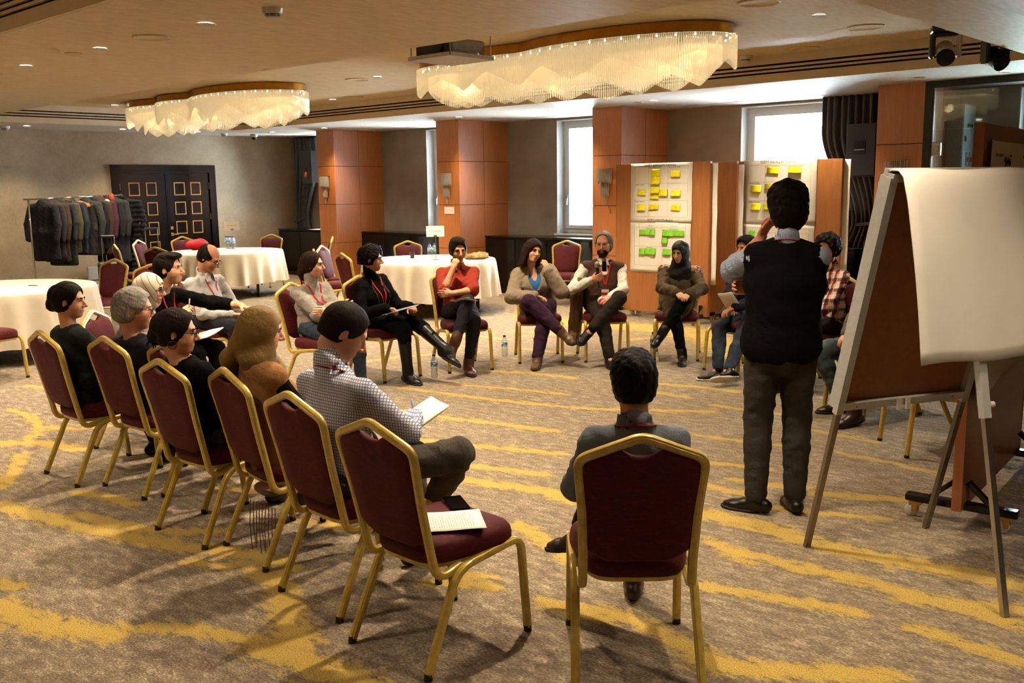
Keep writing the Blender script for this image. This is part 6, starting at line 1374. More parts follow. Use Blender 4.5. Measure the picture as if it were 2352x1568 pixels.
        f1 = md.get('f', 34); am = md.get('a', .005)
        VF = sdf_mesh(prs, .0075, .03, cuts=[(Ell(HP((0, .120, -.030)), (.066*hs, .082*hs, .094*hs), Hm), .010)], disp=lambda X, Y, Z: am*np.sin((X*md.get('kx', .3)+Y*md.get('ky', .5)+Z*1.0)*f1*2.2+1.5*wob(X, Y, Z, 14, 2))+am*.5*wob(X, Y, Z, 48, 1), it=1)
        put('headscarf', VF, mt)
    elif hk:
        st, col = hk[0], hk[1]; hm = hair_mat(col); t = {'short': .011, 'buzz': .006, 'long': .020, 'bun': .014, 'pony': .013, 'curly': .030, 'bald': .007, 'grey': .014, 'back': .016, 'shag': .024, 'quiff': .010}[st]
        prs = [(Ell((0, -.014, .028), (.076+t, .097+t, .090+t)), .0), (Ell((0, -.045, -.03), (.066+t*.6, .055+t, .06)), .03)]
        keeps = []; cuts = [(Ell((0, .104, .010), (.074, .062, .074)) if not g('recede') else Ell((0, .100, .030), (.078, .072, .082)), .010), (Ell((0, .078, -.045), (.11, .050, .082)), .010), (Ell((0, .072, -.125), (.12, .105, .090)), .010)]; low = -.068; am, fq = .0035, 90
        if st == 'quiff': prs += [(Ell((0, .058, .098), (.062, .050, .026)), .02), (Ell((0, .0, .105), (.066, .07, .022)), .02)]
        if st == 'bald': keeps = [(Plane((0, .0, .068), (0, .5, .87)), .02)]
        if st == 'long': prs += [(ECone((.078, -.012, .02), (.088, -.012, -.15), (.030, .05), (.040, .055), (1, 0, 0)), .03), (ECone((-.078, -.012, .02), (-.088, -.012, -.15), (.030, .05), (.040, .055), (1, 0, 0)), .03), (ECone((0, -.07, 0), (0, -.075, -.16), (.085, .05), (.09, .04), (1, 0, 0)), .04)]; cuts = [(Ell((0, .103, -.01), (.058, .062, .084)), .012), (Ell((0, .11, -.10), (.075, .075, .10)), .012)]; low = -.21; am = .004
        if st == 'bun': prs += [(Ell((0, -.115, -.035), (.048, .038, .046)), .02), (Ell((0, -.09, .03), (.07, .05, .06)), .03)]; low = -.085
        if st == 'back': prs += [(Ell((0, .0, .10), (.07, .085, .03)), .02), (Ell((0, -.11, -.02), (.04, .035, .045)), .02)]; am = .003
        if st == 'pony': prs += [(Cone((0, -.105, -.02), (0, -.12, -.08), .035, .028), .02), (Cone((0, -.12, -.08), (-.03, -.10, -.20), .026, .014), .02)]; low = -.24
        if st == 'curly': am, fq = .011, 75; low = -.06
        if st == 'shag': prs += [(Ell((0, -.06, -.04), (.086, .06, .085)), .03), (Ell((0, -.01, .07), (.092, .10, .07)), .03)]; low = -.125; am, fq = .006, 60
        if st == 'grey': prs += [(Ell((0, -.05, -.02), (.078, .07, .07)), .03)]; low = -.085; am = .005
        if st == 'buzz': low = -.058; am = .0015
        if st == 'short': prs += [(Ell((0, .012, .075), (.072, .085, .052)), .02)]; low = -.072; am = .005
        keeps.append((Plane((0, 0, low), (0, 0, -1)), .012))
        if low > -.1 and st != 'bald': cuts += [(Ell((e*.086, .0, -.014), (.024, .018, .026)), .005) for e in (-1, 1)]
        VF = sdf_mesh(prs, .0056, .02, cuts=cuts, keeps=keeps, disp=lambda X, Y, Z: am*(.7*wob(X, Y*.6, Z*.6, fq, 5)+.5*wob(X, Y, Z, fq*2.0, 2)), it=0); hput('hair', VF, hm)
    if g('beard'):
        bm_ = hair_mat(g('beard'))
        VF = sdf_mesh([(Ell((0, .038, -.066), (.055, .061, .056)), 0), (Ell((0, .064, -.100), (.030, .028, .028)), .02), (Cone((-.020, .089, -.0515), (.020, .089, -.0515), .0075), .006)], .0048, .01, cuts=[(Ell((0, .1, -.065), (.024, .03, .009)), .004), (Ell((0, .085, -.012), (.055, .065, .040)), .006)], keeps=[(Plane((0, 0, -.046), (0, -.5, 1)), .004), (Plane((0, .012, 0), (0, -1, .2)), .006)], disp=lambda X, Y, Z: .003*wob(X, Y, Z, 120, 3)); hput('beard', VF, bm_)
    # ---------------- lanyard and badge
    if g('lanyard'):
        drop = g('lanyard') if isinstance(g('lanyard'), float) else .26; layer = top_all
        def pushout(Q, d):
            q = np.array(Q)+d*.22
            for _ in range(40):
                v = sd_pts(layer, q)[0]
                if v < .006: break
                q = q-d*max(.0015, v*.7)
            return q
        vc = nb-w_*drop*s; paths = []; lm = g('lmat', M_RED)
        for sd in (-1, 1):
            p = []
            for t in np.linspace(0, 1, 5): a = R(-90+(90+20)*t) ; base = nb+w_*(.032-.03*t)*s; p.append(base+lat*sd*math.cos(a)*.073*s*(1 if t > .01 else 1)+fw*math.sin(a)*.068*s)
            p = [nb+w_*.035*s-fw*.070*s, nb+w_*.030*s-fw*.058*s+lat*sd*.040*s, nb+w_*.018*s-fw*.02*s+lat*sd*.070*s]
            for t in np.linspace(.08, 1, 9): p.append(pushout(nb+lat*sd*.066*s*(1-t)+(vc-nb)*t+lat*sd*.004, fw))
            paths.append(p)
        b = MB()
        for p in paths: b.tube([tuple(q) for q in p], [(.0075, .0016), (-.0075, .0016), (-.0075, -.0016), (.0075, -.0016)], tuple(lat), cap=True)
        ly = b.build('lanyard', lm, body)
        e = pushout(vc-w_*.05*s, fw); b = MB(); b.tube([tuple(paths[0][-1]), tuple(e)], [(.008, .0018), (-.008, .0018), (-.008, -.0018), (.008, -.0018)], tuple(lat)); b.build('clip_strap', lm, ly)
        if g('badge', True):
            e2 = pushout(vc-w_*.17*s, fw); a_ = e-lat*.038+fw*.004; c_ = e2+fw*.004; b = MB(); dd = nrm(e2-e)*.105; q = [e-lat*.037, e+lat*.037, e+lat*.037+dd, e-lat*.037+dd]; q = [p+fw*.006 for p in q]; q2 = [p+fw*.003 for p in q]
            b.add([tuple(p) for p in q+q2], [(0, 1, 2, 3), (7, 6, 5, 4), (0, 4, 5, 1), (1, 5, 6, 2), (2, 6, 7, 3), (3, 7, 4, 0)]); bd = b.build('badge', M_PAPERC, ly)
            b = MB(); q3 = [e-lat*.037+dd*.30, e+lat*.037+dd*.30, e+lat*.037+dd*.55, e-lat*.037+dd*.55]; b.add([tuple(p+fw*.0095) for p in q3], [(0, 1, 2, 3)]); b.build('badge_stripe', M_RED, bd)
    # ---------------- jewellery, watch, collar tabs
    if g('hoops'):
        for e in (-1, 1): tubes([[HP((e*.078, -.006+.002*math.cos(a), -.062+.021*math.sin(a)))+np.array(Hm[:, 1])*.021*math.cos(a) for a in np.linspace(0, 2*PI, 20, endpoint=False)]], .0024, 'hoop_earring', M_CHROME, body, 6, True)
    if g('watch'):
        S0, E, W = arm[g('watch')]; f_ = nrm(W-E); u = nrm(np.cross(f_, (0, 0, 1))); v = np.cross(f_, u); c = W-f_*.03; tubes([[c+u*.031*s*math.cos(a)+v*.031*s*math.sin(a) for a in np.linspace(0, 2*PI, 18, endpoint=False)]], .006, 'bracelet', M_BLACKM, body, 6, True)
    if g('tabs'):
        for sd in (-1, 1):
            b = MB(); q = [nb+w_*.028*s+lat*sd*.018*s+fw*.066*s, nb+w_*.018*s+lat*sd*.062*s+fw*.03*s, nb-w_*.045*s+lat*sd*.062*s+fw*.078*s, nb-w_*.035*s+lat*sd*.022*s+fw*.092*s]
            q2 = [p+fw*.004+w_*.003 for p in q]; b.add([tuple(p) for p in q+q2], [(0, 1, 2, 3), (7, 6, 5, 4), (0, 4, 5, 1), (1, 5, 6, 2), (2, 6, 7, 3), (3, 7, 4, 0)]); b.build('collar_tab', g('tabs'), body)
    info = dict(arm=arm, leg=leg, nb=nb, hip=hip, w=w_, lat=lat, fw=fw, hand=hand_p, HP=HP, Hm=Hm, tops=top_all, head=head)
    ca, sa = math.cos(R(ang)), math.sin(R(ang))
    info['world'] = lambda p: (x+ca*p[0]-sa*p[1], y+sa*p[0]+ca*p[1], p[2])
    return body, info
# ---- clothing materials
def gingham():
    t = NT('blue_check_shirt'); v = t.coord(); xyz = t.sep(v); k = 2*PI/.0125
    a = t.math('GREATER_THAN', t.math('SINE', t.math('MULTIPLY', t.math('ADD', xyz[0], t.math('MULTIPLY', xyz[1], .8)), k)), .55); b = t.math('GREATER_THAN', t.math('SINE', t.math('MULTIPLY', t.math('ADD', xyz[2], t.math('MULTIPLY', xyz[1], .25)), k)), .55)
    t.set(t.mix(t.math('MULTIPLY', t.math('MAXIMUM', a, b), .8), hx('#dcdcdf'), hx('#3f4f86')), .8, 0, .2); t.bump(t.noise(v, 13, 4, .6, .6), .35, .02); return t.m
def plaid():
    t = NT('red_plaid_shirt'); v = t.coord(); xyz = t.sep(v); k = 2*PI/.085; u = t.math('ADD', xyz[0], t.math('MULTIPLY', xyz[1], .7)); z = t.math('ADD', xyz[2], t.math('MULTIPLY', xyz[0], .12))
    def st(c, ph, th): return t.math('GREATER_THAN', t.math('SINE', t.math('ADD', t.math('MULTIPLY', c, k), ph)), th)
    c = t.mix(t.math('MULTIPLY', st(u, 0, .40), .75), hx('#a8232a'), hx('#ddd5c9')); c = t.mix(t.math('MULTIPLY', st(z, .4, .40), .5), c, hx('#ddd5c9')); c = t.mix(t.math('MULTIPLY', st(u, 2.4, .62), .8), c, hx('#16171c')); c = t.mix(t.math('MULTIPLY', st(z, 2.9, .55), .75), c, hx('#16171c')); c = t.mix(t.math('MULTIPLY', st(u, 4.6, .95), .8), c, hx('#c9a860'))
    t.set(c, .8, 0, .2); t.bump(t.noise(v, 13, 4, .6, .6), .35, .02); return t.m
def stripe(name, a_, b_, per, ax=0):
    t = NT(name); v = t.coord(); xyz = t.sep(v); u = t.math('ADD', xyz[0], t.math('MULTIPLY', xyz[1], .9)) if ax == 0 else t.math('ADD', xyz[2], t.math('MULTIPLY', xyz[0], .4))
    f = t.math('GREATER_THAN', t.math('SINE', t.math('MULTIPLY', u, 2*PI/per)), .2); t.set(t.mix(f, hx(a_), hx(b_)), .75, 0, .2); t.bump(t.noise(v, 13, 4, .6, .6), .35, .02); return t.m
def scarf_lines():
    t = NT('white_scarf_red_lines'); v = t.coord(); xyz = t.sep(v); u = t.math('ADD', t.math('ADD', t.math('MULTIPLY', xyz[1], .9), t.math('MULTIPLY', xyz[2], .45)), t.math('MULTIPLY', t.noise(v, 5, 2), .03))
    f = t.math('GREATER_THAN', t.math('SINE', t.math('MULTIPLY', u, 2*PI/.042)), .93); t.set(t.mix(t.math('MULTIPLY', f, .8), hx('#dccfb8'), hx('#7d3a2e')), .75, 0, .2); return t.m
def denim(name, c0, c1):
    t = NT(name); v = t.coord(); f = t.noise(v, 9, 4, .6); g_ = t.noise(v, 700, 1); t.set(t.mix(t.math('MULTIPLY', g_, .4), t.ramp(f, [(.35, hx(c0)), (.7, hx(c1))]), hx(c0)), .85, 0, .15); t.bump(t.noise(v, 15, 4), .3, .02); return t.m
m_ging, m_plaid = gingham(), plaid(); m_stripe = stripe('blue_pinstripe', '#98a2b8', '#717d98', .0062)
m_black = cloth('black_knit', '#080708', .9, spec=.08); m_blazer = cloth('dark_green_blazer', '#121814', .8); m_navy = cloth('navy_sweater', '#191a26', .9); m_blackt = cloth('black_trousers', '#080808', .88, spec=.08)
m_dkgrey = cloth('charcoal_trousers', '#2b2621', .85); m_vest = cloth('black_vest', '#080709', .9, spec=.08); m_olive = cloth('olive_scarf', '#7d5f2c', .6, 500, .12, .3, 0, .3); m_tan = cloth('tan_suede_vest', '#8e6238', .85); m_grey = cloth('grey_trousers', '#4a443d', .85)
m_lshirt = cloth('pale_grey_shirt', '#b9b7b6', .85); m_heather = cloth('heather_grey_knit', '#9b938a', .9); m_rust = cloth('rust_red_shirt', '#9b3325', .8); m_indigo = cloth('dark_indigo_trousers', '#1d1c26', .85); m_cardi = cloth('taupe_cardigan', '#93836f', .9)
m_bluesh = cloth('bright_blue_shirt', '#2d6fb0', .75); m_purple = cloth('purple_corduroy', '#351a33', .85, 500); m_brownv = cloth('brown_knit_vest', '#4d3326', .85); m_whsh = cloth('white_shirt', '#e3ddd2', .75); m_brtr = cloth('dark_brown_trousers', '#221a15', .85); m_khaki = cloth('khaki_coat', '#51432f', .85); m_bscarf = cloth('black_scarf', '#121110', .55, 500, .2, .25, 0, .35)
m_young = cloth('blue_grey_shirt', '#70757f', .85); m_jean = denim('blue_jeans', '#1e2530', '#3c4757'); m_jean2 = denim('faded_jeans', '#33434c', '#6d7d82'); m_greysw = cloth('grey_hoodie', '#5d564c', .9); m_wscarf = scarf_lines()
m_lblk = plain('black_leather', '#0a0808', .35, namp=.25, spec=.35); m_lbrn = plain('brown_leather', '#4f2a18', .35, namp=.2); m_ltan = plain('tan_leather', '#5b4127', .45, namp=.2); m_solek = plain('dark_sole', '#1c1814', .7); m_solew = plain('white_sole', '#d9d3c8', .6); m_dkbrn = plain('dark_brown_leather', '#2a1812', .35, namp=.2)

PPL = {}
PPL['blazer'] = person(-5.95, 2.61, 0, 'person in dark green blazer with dark hair clipped up, leftmost in front row', fem=True, s=.95, head=(0, -.13, 1.10), hyaw=-45, hpitch=4, skin='#c58f70', hair=('bun', '#17100d'), tops=[dict(mat=m_blazer, name='blazer', w=1.03, hem=.05, sleeve=1.0, neck='v', inf=.006)], trousers=(m_blackt,), shoes=(m_lblk, m_solek))
PPL['grey'] = person(-5.42, 2.745, 3, 'grey-haired person in navy sweater seated in the front row', s=1.0, head=(0, -.12, 1.075), hyaw=-38, hpitch=6, skin='#c08666', hair=('grey', '#8d8880'), glasses='dark', tops=[dict(mat=m_whsh, neck='collar', name='shirt', inf=-.012, sleeve=.1, wr=.3), dict(mat=m_navy, name='sweater', neck='crew', inf=.004)], belly=.02, trousers=(m_blackt,), socks=m_blackt, shoes=(m_lblk, m_solek))
PPL['hoops'] = person(-4.45, 2.575, 2, 'person in black top with hoop earrings and dark low bun, in the front row', fem=True, s=.97, hip=(0, -.07, .54), head=(0, -.21, 1.06), hyaw=-42, hpitch=6, skin='#c48d6e', hair=('bun', '#1d120e'), glasses='dark', hoops=True, tops=[dict(mat=m_black, name='sweater', sleeve=1.0, inf=.004)], trousers=(m_jean,), shoes=(m_lblk, m_solek))
PPL['olive'] = person(-3.93, 2.65, -8, 'person in olive headscarf and tan vest seated in the front row', fem=True, s=.97, head=(0, -.12, 1.095), hyaw=-25, hpitch=12, skin='#c48d6e', hair=('scarf', m_olive, dict(f=17, a=.0035, kx=.9, ky=-.7)), tail=((-.10, -.03, -.10), (-.13, -.02, -.24)), tops=[dict(mat=m_black, name='sweater', sleeve=1.0, inf=-.006, wr=.6), dict(mat=m_tan, name='vest', sleeve=0, inf=.010, hem=.10, neck='v')], trousers=(m_blackt,), shoes=(m_lblk, m_solek))
PPL['check'] = person(-3.265, 2.53, -3, 'person in blue checked shirt writing on a notepad, front row', s=1.03, head=(-.05, .0, 1.145), hyaw=-30, hpitch=34, skin='#c8906f', hair=('buzz', '#1f1712'), nb=(-.02, -.085, .985), tops=[dict(mat=m_ging, neck='collar', name='shirt', w=1.04, inf=.004, wr=1.4)], rw=(.02, .30, .72), lw=(-.20, .34, .70), re=(.9, -.2, -.6), rh=dict(d=(-.55, .5, .1), n=(-.2, .3, -.9), c=.9), lh=dict(d=(.5, .5, 0), n=(0, .2, -1), c=.4), lanyard=.26, trousers=(m_grey,), ra=(.12, .30, .30), rk=(1.2, .9, .7), la=(-.05, .35, .09), rt=(-.3, .9, -.35), socks=m_blackt, shoes=(m_lblk, m_solek))
PPL['young'] = person(-2.0, 2.8, 42, 'person in blue-grey shirt seen from behind in the lone near chair', s=.97, hip=(0, -.06, .54), head=(0, -.04, 1.055), hpitch=8, skin='#c08664', hair=('short', '#120d0b'), tops=[dict(mat=m_young, neck='collar', name='shirt', sleeve=.72, w=.98, inf=.002)], shw=.15, nb=(0, -.10, .905), shd=(.05, .05), lw=(-.06, .26, .66), rw=(.06, .28, .64), le=(-.75, -.2, -.8), re=(.5, -.2, -.9), lanyard=.26, trousers=(m_navy,), la=(-.16, .38, .36), lk=(.3, .6, 1), lt=(-.8, .5, -.2), ra=(.07, .52, .09), socks=m_blackt, shoes=(m_dkbrn, m_solek))
PPL['white'] = person(-6.47, 3.16, -48, 'person in white headscarf with thin red lines, behind the grey-haired man', fem=True, s=.96, head=(0, .10, 1.08), hyaw=0, hpitch=8, skin='#c48f72', glasses='dark', hair=('scarf', m_wscarf, dict(f=20, a=.002, kx=.2, ky=.9)), drape=.1, tops=[dict(mat=m_cardi, name='coat', inf=.006, hem=.05)], trousers=(m_blackt,), shoes=(m_lblk, m_solek))
PPL['sweater'] = person(-7.14, 3.70, -66, 'person in black sweater holding a pen upright, dark short hair', s=1.03, head=(.02, .09, 1.15), hyaw=14, hpitch=-2, skin='#c6926f', hair=('quiff', '#17110e'), stubble=True, tops=[dict(mat=m_black, name='sweater', neck='crew', sleeve=.78, inf=.004)], rw=(.20, .30, .80), re=(.6, -.5, -.9), rh=dict(d=(-.1, .45, .55), n=(-.8, .5, 0), c=1.0, t=.8), lw=(-.30, .50, .84), le=(-.7, -.2, -.3), lh=dict(d=(-.1, .9, -.3), n=(.2, 0, -1), c=.3), lanyard=.30, trousers=(m_blackt,), socks=m_blackt, shoes=(m_lblk, m_solek))
PPL['bald'] = person(-8.22, 4.72, -72, 'balding person in pale shirt and spectacles looking down', s=1.03, head=(.03, .06, 1.135), hyaw=12, hpitch=32, skin='#b67c5c', hair=('bald', '#15100d'), stubble=True, glasses='dark', down=True, tops=[dict(mat=m_lshirt, neck='collar', name='shirt', inf=.006, wr=1.3)], tabs=m_lshirt, belly=.03, nb=(0, -.03, .965), rw=(.06, .30, .62), lw=(-.16, .33, .62), lanyard=.24, badge=False, trousers=(m_indigo,), socks=m_blackt, shoes=(m_lblk, m_solek))
PPL['pony'] = person(-6.92, 5.03, -88, 'person with brown ponytail in loose grey knit top, arms folded', fem=True, s=.97, head=(.02, -.05, 1.10), hyaw=36, hpitch=2, skin='#cf9d80', hair=('pony', '#2a1b13'), tops=[dict(mat=m_heather, name='knit_top', neck='turtle', sleeve=.80, cuff=.075, fit=1.12, w=1.08, hem=.04)], rw=(-.10, .20, .74), lw=(.10, .22, .72), re=(1, -.1, -.6), le=(-1, -.1, -.6), rh=dict(d=(-1, .1, .1), n=(0, -1, 0), c=.5), lh=dict(d=(1, .1, 0), n=(0, -1, 0), c=.5), lanyard=.24, badge=False, trousers=(m_jean,), shoes=(m_lblk, m_solek))
PPL['curly'] = person(-6.96, 5.76, -80, 'person with short curly black hair in black turtleneck and tall laced boots', fem=True, s=1.0, head=(.04, -.07, 1.105), hyaw=26, hpitch=4, skin='#b98262', hair=('curly', '#0d0a09'), hoops=True, tops=[dict(mat=m_black, name='turtleneck', neck='turtle', inf=.01, w=1.05, hem=.03)], rw=(.20, .22, .68), lw=(-.08, .28, .66), rh=dict(d=(-.5, .8, -.1), n=(0, .2, -1), c=.9), lh=dict(d=(.6, .7, 0), n=(0, .2, -1), c=.4), lanyard=.30, trousers=(m_blackt, .55), ra=(.14, .40, .09), rt=(.25, 1, 0), la=(-.04, .72, .30), lk=(0, .3, 1), lt=(.0, .95, -.35), shoes=(m_lblk, m_solek, .75))
PPL['red'] = person(-6.715, 6.548, 238, 'person in rust red shirt resting chin on one hand', fem=True, s=1.0, head=(.0, -.08, 1.145), hyaw=4, hpitch=10, hroll=3, skin='#c8946f', hair=('back', '#1c130f'), tops=[dict(mat=m_rust, name='shirt', neck='collar', sleeve=.56, inf=.004, wr=1.4, hem=.02)], tabs=m_rust, rw=(.09, .10, .985), re=(.35, .75, -1), rh=dict(d=(-.35, -.1, .9), n=(-.5, -.8, -.2), c=1.2, t=.7), lw=(.13, .20, .755), le=(-1, .1, -.3), lh=dict(d=(1, .05, 0), n=(0, -1, -.1), c=.5), trousers=(m_indigo, .82), ra=(.17, .50, .34), rk=(-.5, .3, 1), rt=(.35, .7, -.55), la=(.02, .36, .09), lt=(-.05, 1, 0), shoes=(m_lbrn, m_solek, .22))
PPL['purple'] = person(-6.434, 7.374, 226, 'person in taupe cardigan and purple trousers leaning head on hand', fem=True, s=1.0, head=(.05, -.02, 1.10), hyaw=24, hpitch=2, hroll=-14, skin='#cf9d7c', hair=('long', '#24160f'), tops=[dict(mat=m_bluesh, name='blouse', neck='v', inf=-.004, sleeve=.2), dict(mat=m_cardi, name='cardigan', neck='vdeep', inf=.012, w=1.1, hem=.06, fit=1.08)], lw=(-.085, .10, .905), le=(-.6, .5, -1), lh=dict(d=(.24, -.22, .95), n=(.6, -.8, 0), c=.5), rw=(.06, .24, .67), re=(1, -.2, -.4), rh=dict(d=(-.9, .35, -.05), n=(0, .2, -1), c=.5), watch='r', trousers=(m_purple, .93, 1.12), hw=1.1, ra=(-.16, .50, .36), rk=(.9, .5, 1), rt=(-.45, .75, -.4), la=(.06, .50, .09), lk=(-.1, .8, 1), lt=(.25, 1, 0), shoes=(m_ltan, m_solek, .16))
PPL['mic'] = person(-5.97, 7.84, 227, 'bearded person in brown vest and white shirt speaking into a microphone', s=1.05, head=(-.02, -.09, 1.155), hyaw=-20, hpitch=2, skin='#b87e5a', hair=('grey', '#8a8178'), recede=True, beard='#2a1f18', glasses='steel', belly=.05, tops=[dict(mat=m_whsh, name='shirt', neck='collar', wr=1.4), dict(mat=m_brownv, name='vest', sleeve=0, neck='v', inf=.010)], tabs=m_whsh, rw=(.15, .20, .82), re=(.9, -.3, -.8), rh=dict(d=(-.85, .35, .25), n=(0, -.9, .1), c=1.15, t=.7), lw=(-.02, .30, .655), le=(-1, -.2, -.5), lh=dict(d=(.75, .55, -.15), n=(.3, -.2, -.9), c=.9), lanyard=.22, trousers=(m_brtr, .90, 1.05), la=(.20, .50, .36), lk=(-.8, .6, 1), lt=(.5, .75, -.35), ra=(.03, .58, .09), rt=(-.12, 1, 0), socks=m_blackt, shoes=(m_lblk, m_solek))
PPL['blackscarf'] = person(-5.414, 8.363, 211, 'person in black headscarf and khaki tunic with crossed ankle boots', fem=True, s=.95, head=(-.02, .05, 1.075), hyaw=-26, hpitch=12, skin='#d0a081', hair=('scarf', m_bscarf, dict(f=28, a=.004, kx=.4, ky=.6)), drape=.10, tops=[dict(mat=m_khaki, name='tunic', inf=.010, skirt=.85, drop=.10, wr=1.4, w=1.05, fit=1.05, cuff=.045)], rw=(.0, .36, .70), lw=(-.13, .38, .69), re=(.9, -.1, -.5), le=(-.9, -.1, -.5), rh=dict(d=(-.5, .8, -.25), n=(-.3, -.2, -.9), c=.8), lh=dict(d=(.5, .8, -.25), n=(.3, -.2, -.9), c=.8), trousers=(m_blackt, .90), la=(.12, .50, .33), lk=(-.5, .6, 1), lt=(.45, .75, -.5), ra=(-.07, .44, .09), rt=(0, 1, 0), heel=False, shoes=(m_lblk, m_solek, .30))
PPL['jeans'] = person(-4.53, 8.1, 166, 'person in blue jeans and white-soled trainers hidden behind the standing man', s=1.02, head=(.02, -.06, 1.14), skin='#c08664', hair=('short', '#15100d'), tops=[dict(mat=m_navy, name='sweater', inf=.006)], rw=(-.12, .26, .66), lw=(-.20, .30, .64), re=(.9, -.2, -.5), le=(-.9, -.2, -.5), trousers=(m_jean, .92), ra=(-.22, .52, .09), rk=(.25, .8, 1), rt=(.55, .8, 0), la=(-.44, .64, .10), lk=(-.4, .6, 1), lt=(.35, .95, 0), socks=m_blackt, shoes=(m_lblk, m_solew))
PPL['plaid'] = person(-3.66, 7.86, 150, 'person in red plaid shirt with dark curly hair right of the standing man', s=1.04, head=(.06, -.10, 1.175), hyaw=30, hpitch=4, skin='#c48a66', hair=('curly', '#120d0b'), tops=[dict(mat=m_plaid, neck='collar', name='shirt', w=1.05, inf=.006, wr=1.3)], tabs=m_plaid, lw=(-.20, .26, .60), rw=(.02, .30, .62), le=(-1, -.2, -.3), lanyard=.24, trousers=(m_brtr,), socks=m_blackt, shoes=(m_lblk, m_solek))
PPL['faded'] = person(-2.91, 7.22, 154, 'person in grey top and faded jeans mostly hidden by the easel', s=1.02, head=(-.12, -.12, 1.12), skin='#c08664', hair=('short', '#1a1310'), tops=[dict(mat=m_greysw, name='hoodie', inf=.006)], rw=(.08, .20, .60), lw=(-.10, .25, .60), re=(.9, -.3, -.3), trousers=(m_jean2, .93), ra=(.06, .24, .09), rk=(.4, .8, 1), rt=(.3, 1, 0), la=(-.30, .42, .09), lk=(-.1, .8, 1), lt=(-.1, 1, 0), shoes=(m_dkbrn, m_solek, .2))
PPL['standing'] = person(-2.36, 4.66, 27, 'person standing with back turned in black vest and striped shirt, hand at chin', sit=False, s=1.01, shw=.158, hip=(-.01, .0, .93), nb=(0, -.03, 1.435), head=(0, .02, 1.62), hyaw=14, hpitch=6, skin='#b97f5f', hair=('shag', '#0f0b0a'), tops=[dict(mat=m_stripe, name='shirt', neck='collar', sleeve=.62, inf=.004, fit=1.06, wr=1.3), dict(mat=m_vest, name='vest', sleeve=0, neck='v', inf=.018, w=1.14, hem=.05)], lw=(-.13, .14, 1.46), le=(-.8, .2, -1), lh=dict(d=(.35, .1, .9), n=(.6, -.5, 0), c=.9), rw=(-.17, .20, 1.17), re=(.7, .2, -.9), rh=dict(d=(-.9, -.05, .2), n=(0, -1, 0), c=1.0), lanyard=.26, trousers=(m_dkgrey, .96, 1.15), la=(-.115, -.06, .09), lt=(-.93, .30, 0), lk=(-.2, 1, 0), ra=(.085, .0, .09), rt=(-.25, 1, 0), socks=m_blackt, shoes=(m_lblk, m_solek))
PPL['edge'] = person(-12.95, 3.78, -80, 'person in dark sleeve at the left edge behind the table, only an arm in view', s=1.0, head=(0, .0, 1.15), skin='#c08664', hair=('short', '#15100d'), tops=[dict(mat=m_navy, name='sweater', inf=.008, fit=1.15)], lw=(-.22, .58, .82), le=(-1, .2, .1), rw=(.12, .52, .80), trousers=(m_blackt,), shoes=(m_lblk, m_solek))
chair(-12.95, 3.78, -80, 'gold banquet chair under the dark-sleeved person at the left edge', G2)
# ================================================================== things held or lying on people and chairs
Z = lambda v: np.asarray(v, float)
o = flat_sheet(-2.60, 2.42, .489, -38, 'printed sheet lying on the empty front chair', .215, .30, M_PRINT, 'printed_paper')
b = MB(); b.box(-.04, .04, -.08, .08, 0, .01, .003); o = b.build('mobile_phone', M_BLACK); o.location = (-2.72, 2.60, .487); o.rotation_euler[2] = R(60); tag(o, 'black mobile phone lying beside the printed sheet on the empty front chair', 'phone')
b = MB(); b.box(-.036, .036, -.075, .075, 0, .01, .003); o = b.build('mobile_phone', M_BLACK); o.location = (-5.56, 8.28, .488); o.rotation_euler[2] = R(30); tag(o, 'black mobile phone on the chair edge beside the black-scarfed woman', 'phone')
# microphone
I = PPL['mic'][1]; W, hd, pn = I['hand']['r']; c = W+hd*.075+pn*.020; ax = nrm((.10, -.02, 1.0)); mo = empty('microphone', I['world'](c), R(227), 'black handheld microphone with silver mesh head held by the bearded man', 'microphone')
b = MB(); b.tube([tuple(-ax*.10), tuple(ax*.02), tuple(ax*.10)], circ(1, 14), (1, 0, 0), scale=[.011, .013, .017]); b.build('handle', M_BLACKP, mo, True, 50)
b = MB(); b.lathe([(.017, 0), (.024, .012), (.027, .03), (.024, .05), (.013, .062), (0, .065)], (0, 0, 0), 18); b.v = [tuple(np.array(p)+ax*.10) for p in b.v]; b.build('mesh_head', plain('mic_mesh', '#a79f92', .4, .7, nscale=600, namp=.3), mo, True)
W, hd, pn = I['hand']['l']; c = W+hd*.085+pn*.03; o = empty('paper_cup', I['world'](c), 0, 'red and white paper cup in the bearded man\'s left hand', 'cup'); o.rotation_euler = (R(60), 0, R(255))
b = MB(); b.lathe([(0, -.045), (.026, -.045), (.036, .045), (.038, .047), (.034, .045), (.024, -.04), (0, -.04)], n=22); b.build('cup', M_PAPERC, o, True, 50)
b = MB(); b.lathe([(.0275, -.038), (.0345, .025)], n=22); b.v = [(p[0]*1.01, p[1]*1.01, p[2]) for p in b.v]; b.f = b.f[:-2] if len(b.f) > 22 else b.f; b.mi = b.mi[:len(b.f)]; b.build('red_band', plain('cup_red', '#b5202a', .5), o, True)
b = MB(); b.lathe([(0.0302, -.012), (.0315, -.004)], n=22); b.v = [(p[0]*1.03, p[1]*1.03, p[2]) for p in b.v]; b.f = b.f[:22]; b.mi = b.mi[:22]; b.build('white_stripe', M_PAPERC, o, True)
